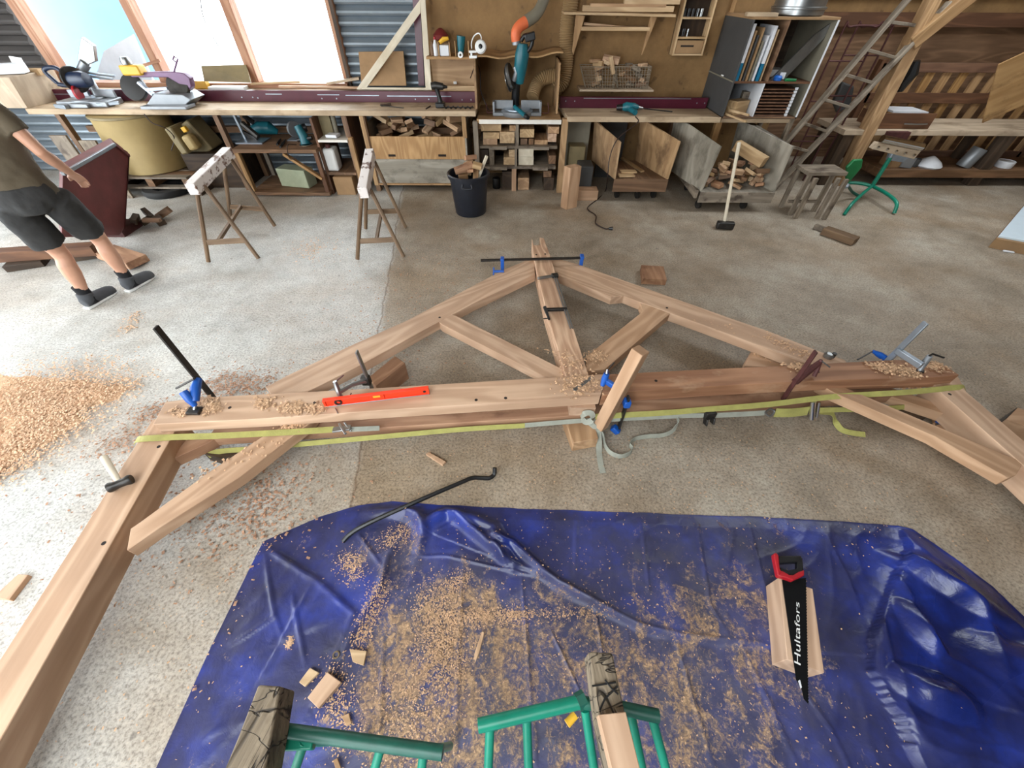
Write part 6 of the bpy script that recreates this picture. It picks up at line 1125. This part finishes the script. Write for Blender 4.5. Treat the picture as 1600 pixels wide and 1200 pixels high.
quads = np.stack([i+k, i+K+k, i+K+k2, i+k2], -1).reshape(-1, 4).tolist(); tris = [(ci, int(a), int((a+1) % K)) for a in range(K)]
me = bpy.data.meshes.new('tarpaulin'); me.from_pydata(vs.tolist(), [], quads+tris); me.materials.append(M['tarp']); me.shade_smooth()
ca = me.color_attributes.new('dust', 'FLOAT_COLOR', 'POINT'); dd = np.append(dust, .5); ca.data.foreach_set('color', np.column_stack([dd, dd, dd, np.ones(len(dd))]).ravel())
tp = bpy.data.objects.new('tarpaulin', me); C.objects.link(tp); tag(tp, 'large creased blue tarpaulin strewn with sawdust in the foreground', 'tarpaulin')
def tz(p):   # height of the tarpaulin under a point
    return float(zz[np.argmin((x-p[0])**2+(y-p[1])**2)])
g0 = G(526, 1024, .022); obj('grommet', MB().lathe([(.009, 0), (.015, .0), (.015, .004), (.009, .004)], V((g0.x, g0.y, tz(g0)+.001)), n=18, close=True), 'chrome', tp)
# ------------------------------------------------------------------ crowbar, bits of wood
one('crowbar', MB().tube(path([(536, 846, .016), (548, 834, .03), (575, 818, .055), (650, 784, .06), (720, 754, .04), (738, 747, .03), (753, 747, .02), (765, 747, .016), (772, 741, .02), (773, 731, .05)]), [.006, .009]+[.0125]*41+[.010, .006, .004] if False else .0125, 8), 'black', 'long black crowbar lying from the floor onto the tarpaulin', 'crowbar', smooth=30)
def chipblk(px, z, th, mat, label, name='wood_offcut', cat='offcut', ax=None, **k):
    return one(name, MB().prism([G(u, v, z) for u, v in px], (0, 0, -th)), mat, label, cat, bev=.002, axis=(G(*ax[1])-G(*ax[0])) if ax else None, **k)
chipblk([(546, 1014), (573, 1017), (568, 1040), (551, 1034)], .035, .012, 'pine', 'small squarish wood chip right of the tarpaulin grommet')
chipblk([(467, 1066), (476, 1073), (498, 1051), (484, 1043)], .04, .014, 'pine', 'small narrow wood piece beside the largest offcut on the tarpaulin')
chipblk([(480, 1090), (497, 1107), (533, 1066), (511, 1050)], .045, .022, 'oak', 'largest oak offcut lying on the left of the tarpaulin', ax=((490, 1100), (520, 1060)))
chipblk([(533, 1119), (545, 1114), (549, 1130), (541, 1135)], .03, .01, 'offcut', 'tiny notched wood chip above the left green trestle bar')
chipblk([(520, 1188), (527, 1184), (533, 1200), (525, 1204)], .03, .01, 'offcut', 'tiny pale chip below the left green trestle bar')
chipblk([(741, 1022), (753, 986), (757, 988), (749, 1020), (742, 1036)], .032, .006, 'offcut', 'long thin splinter lying on the middle of the tarpaulin')
chipblk([(1002, 414), (1037, 416), (1042, 437), (1004, 435)], .06, .06, 'oak2', 'square reddish block lying alone on the floor beyond the right rafter', 'floor_block', 'block')
chipblk([(665, 709), (670, 706), (697, 721), (691, 726)], .02, .02, 'oak', 'small wood strip lying on the floor above the crowbar')
chipblk([(-12, 934), (28, 897), (44, 898), (14, 937)], .025, .025, 'oak', 'flat wood strip lying on the floor at the left edge')
rt_ = chipblk([(1590, 637), (1700, 668), (1700, 700), (1572, 655)], .13, .13, 'oak', 'squared timber with a black painted end at the right edge', 'timber_block', 'block')
a = [G(1572, 655, .131), G(1590, 637, .131)]; obj('painted_end', MB().prism([a[0]+V((-.002, 0, 0)), a[1]+V((-.002, 0, 0)), V((a[1].x-.002, a[1].y, .01)), V((a[0].x-.002, a[0].y, .01))], (-.004, 0, 0)), 'black', rt_)
# saw on its block
zb_ = .145
sb = chipblk([(1217, 902), (1270, 920), (1288, 1052), (1230, 1030)], zb_, .125, 'oak', 'square oak block under the black handsaw on the tarpaulin', 'saw_block', 'block', ax=((1240, 910), (1260, 1040)))
t = thing('handsaw', 'black handsaw with a red and black grip lying on the oak block', 'saw', G(1245, 980, zb_)); zh = zb_+.006
teeth = [(1222, 906), (1260, 903)]; n = 44
A = (1260, 903); B = (1264, 1101)
edge_ = []
for i in range(n): u, v = lerp2(A, B, i/n); u2, v2 = lerp2(A, B, (i+.5)/n); edge_ += [(u, v), (u2-1.2, v2)]
obj('blade', MB().prism([G(u, v, zh) for u, v in [(1222, 906)]+edge_+[B, (1256, 1092), (1253, 1078), (1244, 1062)]], (0, 0, -.0015)), 'bladeblack', t, smooth=False)
obj('tip_slot', MB().prism([G(u, v, zh+.0008) for u, v in ((1247, 1064), (1250, 1062), (1253, 1074), (1251, 1076))], (0, 0, -.0004)), 'paper', t)
hz = zh+.012
def plate(nm, px, mat, z=hz+.012, th=.026, bev=.004): return obj(nm, MB().prism([G(u, v, z) for u, v in px], (0, 0, -th)), mat, t, bev=bev)
plate('grip', [(1217, 868), (1252, 868), (1254, 878), (1216, 880)], 'black'); plate('grip_side', [(1246, 874), (1254, 870), (1256, 890), (1252, 896), (1246, 892)], 'black'); plate('inner_grip', [(1219, 886), (1232, 891), (1246, 888), (1252, 892), (1240, 899), (1220, 893)], 'black')
plate('red_side', [(1209, 865), (1213, 863), (1217, 868), (1219, 888), (1222, 895), (1216, 899), (1212, 880)], 'red', hz+.015, .03); plate('collar', [(1216, 893), (1222, 891), (1234, 898), (1240, 898), (1248, 893), (1257, 890), (1257, 899), (1246, 904), (1240, 907), (1230, 903), (1217, 900)], 'red', hz+.014, .03)
# lettering on the blade
cu = bpy.data.curves.new('lettering', 'FONT'); cu.body = 'Hultafors'; cu.size = 1; cu.extrude = .0; cu.align_x = 'LEFT'
to = bpy.data.objects.new('tmp_text', cu); C.objects.link(to); bpy.context.view_layer.update(); tm = bpy.data.meshes.new_from_object(to.evaluated_get(bpy.context.evaluated_depsgraph_get())); C.objects.unlink(to); bpy.data.objects.remove(to)
wx = max(v.co.x for v in tm.vertices); a = G(1251, 1042, zh+.0012); b_ = G(1249, 942, zh+.0012); xx = (b_-a)/wx; hh_ = V((0, 0, 1)).cross((b_-a).normalized()); sc_ = .031
for v in tm.vertices: c_ = v.co.copy(); v.co = a+xx*c_.x+hh_*(c_.y*sc_*(1.05-.25*c_.x/wx)) - t.matrix_basis.translation
tm.materials.clear(); tm.materials.append(M['white']); lo = bpy.data.objects.new('lettering', tm); C.objects.link(lo); lo.parent = t; lo['label'] = 'white lettering along the blade'
# ------------------------------------------------------------------ green trestles in the foreground
def legto(A, u, v, yf):
    """foot on the floor so that the leg from A runs through the pixel u, v"""
    n = (A-CO).cross(ray(u, v)); return V((-(n.y*yf+n.z*(0-CAMH)-n.y*0)/n.x, yf, 0))
ZR = .62
t = thing('green_trestle', 'left green tube trestle carrying a cracked old timber', 'trestle', G(570, 1160, 0)); Aq = G(445, 1142, ZR); Bq = G(692, 1176, ZR)
obj('top_tube', MB().tube([Aq, Bq], .017, 14), 'green2', t); obj('bracket', MB().bar(G(440, 1162, ZR-.01), G(492, 1160, ZR-.01), .03, .03), 'green', t, bev=.004)
tubes = [((476, 1158), (462, 1200)), ((596, 1165), (586, 1200)), ((662, 1174), (659, 1200))]
fl_ = []
for (p0_, p1_) in tubes:
    A_ = G(*p0_, ZR); F_ = legto(A_, *p1_, -.42); fl_.append((A_, F_)); obj('leg', MB().tube([A_, F_], .012, 12), 'green', t)
obj('foot_tube', MB().tube([fl_[0][1]+V((-.04, 0, .02)), fl_[2][1]+V((.04, 0, .02))], .017, 12), 'green', t)
tm2 = MB()
for yb in (.36,):
    for (A_, F_) in (fl_[0], fl_[2]): obj('rear_leg', MB().tube([A_+V((0, 0, -.02)), V((A_.x, A_.y+.02, .03))], .013, 12), 'green', t)
one('old_timber', MB().prism([G(u, v, .735) for u, v in ((403, 1070), (438, 1072), (424, 1150), (395, 1300), (310, 1300), (372, 1150))], (0, 0, -.098)), 'oldblock', 'cracked grey old timber lying across the left green trestle', 'timber', bev=.005, axis=G(350, 1200, .735)-G(420, 1072, .735))
t = thing('green_trestle', 'right green tube trestle carrying an old block and a new batten', 'trestle', G(880, 1120, 0))
obj('top_tube', MB().tube([G(747, 1134, ZR), G(905, 1097, ZR)], .017, 14), 'green', t); obj('tube_end', MB().tube([G(902, 1098, ZR), G(914, 1091, ZR)], .022, 6), 'green2', t); obj('top_tube', MB().tube([G(965, 1105, ZR-.01), G(1029, 1119, ZR-.01)], .017, 14), 'green2', t); obj('link_tube', MB().tube([G(905, 1097, ZR), G(968, 1106, ZR-.01)], .016, 12), 'green2', t)
fl_ = []
for (p0_, p1_) in [((766, 1132), (763, 1200)), ((823, 1120), (826, 1200)), ((914, 1108), (928, 1200)), ((985, 1112), (1003, 1200)), ((1018, 1118), (1040, 1200))]:
    A_ = G(*p0_, ZR-.01); F_ = legto(A_, *p1_, -.42); fl_.append((A_, F_)); obj('leg', MB().tube([A_, F_], .0125, 12), 'green', t)
obj('foot_tube', MB().tube([fl_[0][1]+V((-.04, 0, .02)), fl_[4][1]+V((.04, 0, .02))], .017, 12), 'green', t)
for (A_, F_) in (fl_[0], fl_[3]): obj('rear_leg', MB().tube([A_+V((0, 0, -.02)), V((A_.x, A_.y+.02, .03))], .013, 12), 'green', t)
obj('yellow_fitting', MB().tube([G(886, 1131, ZR-.03), G(899, 1117, ZR-.03)], [.011, .010], 10), 'yellow', t)
one('old_timber', MB().prism([G(u, v, .735) for u, v in ((920, 1018), (957, 1020), (980, 1130), (1030, 1300), (975, 1300), (936, 1130))], (0, 0, -.098)), 'oldblock', 'dark weathered timber lying across the right green trestle', 'timber', bev=.005, axis=G(1000, 1250, .735)-G(940, 1020, .735))
one('new_batten', MB().prism([G(u, v, .775) for u, v in ((935, 1117), (978, 1112), (1000, 1200), (1040, 1310), (990, 1310), (955, 1200))], (0, 0, -.038)), 'oak', 'clean new oak batten lying on the dark weathered timber', 'batten', bev=.002, axis=G(1010, 1300, .775)-G(955, 1117, .775))
one('binding_wire', MB().tube([G(u, v, .74) for u, v in ((925, 1072), (962, 1066), (965, 1072), (945, 1092), (937, 1110))], .0022, 6).tube([G(u, v, .741) for u, v in ((945, 1062), (955, 1075), (966, 1085))], .0022, 6), 'black', 'thin dark wire bound around the dark weathered timber', 'wire')
# ================================================================== the person walking away on the left
def soft(o, vox, it=6, f=.6):
    r = o.modifiers.new('r', 'REMESH'); r.mode = 'VOXEL'; r.voxel_size = vox; r.use_smooth_shade = True
    s = o.modifiers.new('s', 'SMOOTH'); s.iterations = it; s.factor = f
hipL, hipR = V((-3.56, 2.80, .88)), V((-3.38, 2.95, .88)); ankL, ankR = V((-3.70, 2.88, .10)), V((-3.53, 3.15, .10))
knL = V((-3.63, 2.90, .47)); knR = V((-3.49, 3.14, .47)); pel = V((-3.47, 2.875, .96)); ch = V((-3.53, 2.95, 1.30)); nk = V((-3.56, 3.02, 1.50)); hd = V((-3.58, 3.08, 1.66))
side = (hipR-hipL).normalized(); fwd = V((0, 0, 1)).cross(side).normalized()
if fwd.y < 0: fwd = -fwd
shR = V((-3.345, 3.0, 1.41)); shL = V((-3.73, 2.86, 1.41)); elR = V((-3.26, 3.0, 1.17)); haR = V((-3.33, 3.16, .99)); elL = V((-3.86, 2.86, 1.14)); haL = V((-3.90, 3.04, .94))
ps = thing('person', 'person in an olive shirt, black shorts and grey shoes walking away at the left', 'person', (-3.55, 2.98, 0))
m = MB()
for hp, kn, an in ((hipL, knL, ankL), (hipR, knR, ankR)):
    bk = -fwd*.02; m.tube(smooth_path([hp, hp.lerp(kn, .5), kn+V((0, 0, .05)), kn, kn.lerp(an, .25)+bk, kn.lerp(an, .6), an, an-V((0, 0, .06))], 4), [.088]*3+[.082]*3+[.072, .066, .062, .058]+[.056]*3+[.057, .060, .061, .060]+[.056, .050, .045, .041]+[.038]*4+[.040]*4+[.042]*10, 16, cap=True) if False else None
    pts = [hp, hp.lerp(kn, .3), hp.lerp(kn, .65), kn+V((0, 0, .04)), kn-V((0, 0, .03)), kn.lerp(an, .22)+bk, kn.lerp(an, .42)+bk*.8, kn.lerp(an, .7), an+V((0, 0, .03)), an-V((0, 0, .04))]
    m.tube(pts, [.095, .09, .075, .060, .055, .060, .060, .046, .037, .040], 16)
    m.tube([an-V((0, 0, .05))-fwd*.03, an-V((0, 0, .06))+fwd*.1], [.036, .03], 10)
m.tube([pel-V((0, 0, .12)), pel, pel.lerp(ch, .4), ch, ch.lerp(nk, .6), nk], [.15, .155, .135, .16, .15, .06], 20, flat=.62, up=fwd)
m.tube([nk-V((0, 0, .03)), hd-V((0, 0, .08))], [.058, .055], 12)
m.lathe([(.02, -.12), (.055, -.11), (.07, -.06), (.078, 0), (.076, .05), (.055, .1), (.02, .118)], hd, (fwd*.15+V((0, 0, 1))), 18)
m.tube([hd+fwd*.07-V((0, 0, .01)), hd+fwd*.098-V((0, 0, .03)), hd+fwd*.07-V((0, 0, .045))], [.012, .016, .012], 8)
for s_ in (-1, 1): m.lathe([(.006, -.006), (.024, -.004), (.026, .0), (.022, .006)], hd+side*s_*.078-V((0, 0, .01)), side*s_, 10)
for sh, el, ha in ((shR, elR, haR), (shL, elL, haL)):
    m.tube([ch.lerp(nk, .4).lerp(sh, .5), sh, sh.lerp(el, .35), el, el.lerp(ha, .3), el.lerp(ha, .75), ha], [.075, .058, .048, .038, .041, .031, .026], 12)
    d = (ha-el).normalized(); wd = (V((0, 0, 1)).cross(d)).normalized(); up_ = d.cross(wd)
    m.tube([ha-d*.01, ha+d*.03, ha+d*.085], [.026, .036, .036], 12, flat=.5, up=up_)
    for i in range(4):
        b0_ = ha+d*.08+wd*(.028-.0185*i); L_ = (.068, .078, .072, .056)[i]; m.tube([b0_-d*.02, b0_+d*L_*.4-up_*.004, b0_+d*L_*.75-up_*.018, b0_+d*L_*.85-up_*.036], [.0095, .0092, .0085, .0075], 8)
    sg = 1 if sh is shL else 1
    m.tube([ha+d*.02+wd*.02, ha+d*.045+wd*.045, ha+d*.075+wd*.052-up_*.012], [.013, .011, .009], 8)
body = obj('body', m, 'skin', ps); soft(body, .0065, 4, .5)
for s_ in (-1, 1): obj('eye', MB().lathe([(.002, -.011), (.008, -.007), (.011, 0), (.008, .007), (.002, .011)], hd+side*s_*.03+fwd*.066+V((0, 0, .0)), fwd, 10), 'paper', body)
obj('mouth', MB().tube([hd+side*-.02+fwd*.072-V((0, 0, .066)), hd+fwd*.078-V((0, 0, .067)), hd+side*.02+fwd*.072-V((0, 0, .066))], .005, 6), 'oak2', body)
m = MB().lathe([(.03, -.03), (.082, -.02), (.089, .03), (.085, .07), (.06, .112), (.02, .13)], hd-fwd*.012+V((0, 0, .01)), (-fwd*.25+V((0, 0, 1))), 18); h = obj('hair', m, 'hair', ps); soft(h, .009, 3)
m = MB()
m.tube([pel+V((0, 0, -.04)), pel+V((0, 0, .06)), pel.lerp(ch, .5), ch, ch.lerp(nk, .62), nk-V((0, 0, .02))], [.185, .175, .168, .185, .168, .075], 24, flat=.70, up=fwd)
for sh, el in ((shR, elR), (shL, elL)): m.tube([ch.lerp(nk, .35).lerp(sh, .4), sh, sh.lerp(el, .3), sh.lerp(el, .5)], [.085, .07, .066, .068], 16)
m.tube([nk-V((0, 0, .05)), nk+V((0, 0, .015))], [.075, .07], 14)
s_o = obj('shirt', m, 'shirt', ps); soft(s_o, .012, 4)
s_o.modifiers.new('d', 'DISPLACE').strength = .02; tx_ = bpy.data.textures.new('wrinkle', 'CLOUDS'); tx_.noise_scale = .09; s_o.modifiers['d'].texture = tx_; s_o.modifiers['d'].mid_level = .5
m = MB(); m.tube([pel+V((0, 0, .05)), pel+V((0, 0, -.03)), pel+V((0, 0, -.12))-fwd*.01], [.165, .18, .165], 24, flat=.78, up=fwd)
m.tube([pel-fwd*.055+V((0, 0, -.05)), pel-fwd*.05+V((0, 0, -.12))], [.11, .10], 16)
for hp, kn in ((hipL, knL), (hipR, knR)): m.tube([hp+V((0, 0, .02)), hp.lerp(kn, .3), hp.lerp(kn, .62), hp.lerp(kn, .72)], [.108, .112, .110, .112], 20)
sho = obj('shorts', m, 'shorts', ps); soft(sho, .011, 4); d_ = sho.modifiers.new('d', 'DISPLACE'); d_.strength = .018; d_.texture = tx_; d_.mid_level = .5
for an, kn, dy in ((ankL, knL, V((.18, 1, 0))), (ankR, knR, V((.22, 1, 0)))):
    obj('sock', MB().tube([an-V((0, 0, .07)), an-V((0, 0, .02)), an+V((0, 0, .03)), an+V((0, 0, .09))], [.05, .05, .047, .05], 14), 'sock', ps)
    f_ = dy.normalized(); sd = V((0, 0, 1)).cross(f_); b0_ = V((an.x, an.y, 0))-f_*.065
    m = MB(); m.tube([b0_+V((0, 0, .055)), b0_+f_*.06+V((0, 0, .06)), b0_+f_*.15+V((0, 0, .048)), b0_+f_*.23+V((0, 0, .036)), b0_+f_*.275+V((0, 0, .03))], [.042, .049, .050, .050, .034], 14, flat=1.0)
    m.tube([b0_+f_*.045+V((0, 0, .05)), b0_+f_*.055+V((0, 0, .10)), b0_+f_*.06+V((0, 0, .125))], [.05, .056, .056], 14); s_ = obj('shoe', m, 'shoe', ps); soft(s_, .008, 4)
    prof = [(-.012, .030), (.03, .041), (.10, .040), (.17, .047), (.23, .044), (.275, .026)]
    pts = [b0_+f_*a-sd*b+V((0, 0, .002)) for a, b in prof]+[b0_+f_*a+sd*b+V((0, 0, .002)) for a, b in reversed(prof)]
    obj('sole', MB().prism(pts, (0, 0, .02)), 'white', s_, bev=.004)
    for k_ in range(3): c_ = b0_+f_*(.10+.035*k_)+V((0, 0, .094-.012*k_)); obj('lace', MB().tube([c_-sd*.022, c_+V((0, 0, .004)), c_+sd*.022], .003, 6), 'sock', s_)
# ================================================================== shavings and sawdust (stuff)
def chips(name, label, blobs, size=.011, mat='chip', seed=3, cat='shavings', curl=1.0, zf=None):
    """blobs: (pixel a, pixel b, spread in metres, count, height). Small curled strips, all in one mesh"""
    r = np.random.default_rng(seed); VV = []; FF = []; base = 0
    for (a, b, sp, n, z) in blobs:
        A = np.array(G(*a, z)); B = np.array(G(*b, z)); t_ = r.random(n)[:, None]; P = A+(B-A)*t_+np.column_stack([r.normal(0, sp, n), r.normal(0, sp, n), np.zeros(n)])
        if zf is None: P[:, 2] = z+r.random(n)*min(.02, sp*.12)
        else: P[:, 2] = [zf(p) for p in P]; P[:, 2] += r.random(n)*.006
        L = size*r.uniform(.4, 1.7, n); w_ = L*r.uniform(.25, .7, n); yaw = r.uniform(0, 6.28, n); pt = r.uniform(-.5, .5, n); cu = r.uniform(.1, 1., n)*curl
        for q in range(n):
            cy, sy = math.cos(yaw[q]), math.sin(yaw[q])
            for s_ in (-1, -.35, .35, 1):
                u = s_*L[q]/2; h = L[q]*cu[q]*.45*(1-s_*s_)+abs(u*pt[q])+.0006
                for e in (-1, 1): v = e*w_[q]/2; VV.append((P[q, 0]+u*cy-v*sy, P[q, 1]+u*sy+v*cy, P[q, 2]+h+e*pt[q]*w_[q]*.2+abs(pt[q]*w_[q]*.2)))
            FF += [(base, base+1, base+3, base+2), (base+2, base+3, base+5, base+4), (base+4, base+5, base+7, base+6)]; base += 8
    me = bpy.data.meshes.new(name); me.from_pydata(VV, [], FF); me.materials.append(M[mat]); o = bpy.data.objects.new(name, me); C.objects.link(o)
    return tag(o, label, cat, None, 'stuff')
chips('wood_shavings', 'curled shavings lying on the left tie beam around the blue clamp', [((318, 628), (338, 640), .022, 420, ZT), ((270, 640), (292, 648), .014, 90, ZT), ((400, 628), (430, 632), .03, 130, ZT), ((445, 636), (468, 640), .022, 330, ZT), ((480, 640), (506, 636), .02, 160, ZT)], .014, seed=1)
chips('wood_shavings', 'shavings around the king post foot', [((885, 605), (930, 595), .045, 420, ZT), ((885, 560), (905, 575), .035, 90, .275), ((845, 545), (900, 560), .02, 20, .275)], .013, seed=2)
chips('wood_shavings', 'shavings piled at the foot of the right strut', [((922, 560), (940, 556), .028, 330, ZM)], .012, seed=4)
chips('wood_shavings', 'brown shavings on the right end of the reddish tie beam', [((1370, 574), (1430, 582), .028, 520, ZT), ((1448, 572), (1472, 574), .022, 160, ZT), ((1230, 572), (1260, 575), .02, 90, ZT), ((1400, 600), (1440, 606), .02, 60, ZM-.02)], .014, seed=5)
chips('wood_shavings', 'shavings on the right rafter and the support timber', [((1200, 528), (1260, 555), .03, 170, ZM), ((1180, 555), (1230, 562), .022, 170, .157), ((1090, 500), (1200, 530), .03, 30, ZM)], .012, seed=6)
chips('wood_shavings', 'shavings on the left knee brace and the yellow strap', [((445, 666), (470, 662), .022, 220, ZM), ((300, 745), (440, 690), .03, 60, ZM)], .012, seed=7)
chips('floor_shavings', 'brown shavings scattered over the floor left of the truss', [((330, 600), (420, 604), .09, 900, 0), ((230, 650), (250, 640), .06, 200, 0), ((175, 690), (230, 690), .07, 260, 0), ((150, 700), (420, 800), .3, 500, 0), ((330, 780), (440, 800), .2, 500, 0), ((380, 800), (430, 780), .1, 300, 0), ((520, 600), (700, 420), .35, 500, 0)], .012, 'chipdark', seed=8, curl=.8)
chips('floor_shavings', 'fine pale crumbs scattered over the whole concrete floor', [((100, 560), (1500, 520), .7, 1500, 0), ((500, 720), (1400, 740), .35, 900, 0), ((250, 1000), (330, 900), .3, 500, 0), ((640, 420), (700, 400), .3, 700, 0), ((1000, 780), (1400, 780), .3, 500, 0)], .006, 'chip', seed=9, curl=.4)
# sawdust heap at the left edge
hp = [G(u, v) for u, v in ((-60, 585), (0, 583), (60, 590), (120, 588), (170, 600), (205, 605), (200, 617), (160, 628), (128, 640), (125, 660), (80, 695), (40, 715), (0, 742), (-60, 790))]
cen2 = sum(hp, V((0, 0, 0)))/len(hp); dn = []
for i_ in range(len(hp)):
    a, b_ = hp[i_], hp[(i_+1) % len(hp)]; n = max(2, int((b_-a).length/.02))
    for k_ in range(n): dn.append(a.lerp(b_, k_/n))
dn = [p+V((mnoise.noise(p*7)*.06, mnoise.noise(p*7+V((5, 5, 5)))*.06, 0)) for p in dn]; VV = []; FF = []; nr = 40; kk = len(dn)
for i_ in range(1, nr+1):
    for p in dn:
        q = cen2.lerp(p, i_/nr); h = (1-(i_/nr)**2)**.7; VV.append((q.x, q.y, -.004+h*(.012+.022*max(0, mnoise.noise(V((q.x*3, q.y*9, 1)))+.3)+.006*mnoise.noise(V((q.x*40, q.y*40, 2))))))
for i_ in range(nr-1):
    for k_ in range(kk): FF.append((i_*kk+k_, (i_+1)*kk+k_, (i_+1)*kk+(k_+1) % kk, i_*kk+(k_+1) % kk))
VV.append((cen2.x, cen2.y, .02)); FF += [(len(VV)-1, k_, (k_+1) % kk) for k_ in range(kk)]
M['sawdust'] = smat('sawdust', srgb(222, 186, 150), .95, 0, .2, 26, bmp=.9)
me = bpy.data.meshes.new('sawdust_heap'); me.from_pydata(VV, [], FF); me.materials.append(M['sawdust']); me.shade_smooth(); o = bpy.data.objects.new('sawdust_heap', me); C.objects.link(o); tag(o, 'low spread heap of orange sawdust on the floor at the left edge', 'sawdust', None, 'stuff')
chips('sawdust_curls', 'loose curls over and around the sawdust heap', [((0, 620), (150, 610), .16, 4200, .012), ((0, 700), (110, 650), .14, 3000, .012), ((100, 625), (200, 608), .08, 900, .004), ((-40, 760), (60, 700), .1, 900, .0), ((195, 520), (215, 490), .04, 160, 0), ((480, 380), (500, 400), .12, 260, 0)], .012, 'heap', seed=10)
chips('tarp_sawdust', 'sawdust and chips strewn over the blue tarpaulin', [((680, 930), (700, 1060), .06, 2600, .01), ((640, 1080), (640, 1180), .09, 1300, .01), ((700, 968), (820, 962), .02, 1100, .01), ((820, 962), (950, 955), .015, 350, .01), ((540, 870), (560, 900), .03, 500, .01), ((600, 850), (640, 830), .03, 400, .01), ((600, 910), (560, 1010), .025, 900, .01), ((520, 1050), (540, 1160), .04, 700, .01), ((457, 1000), (452, 1012), .008, 180, .01), ((700, 900), (1300, 1150), .25, 1500, .01), ((730, 900), (700, 920), .02, 300, .01)], .0048, 'chip', seed=12, curl=.4, zf=tz)
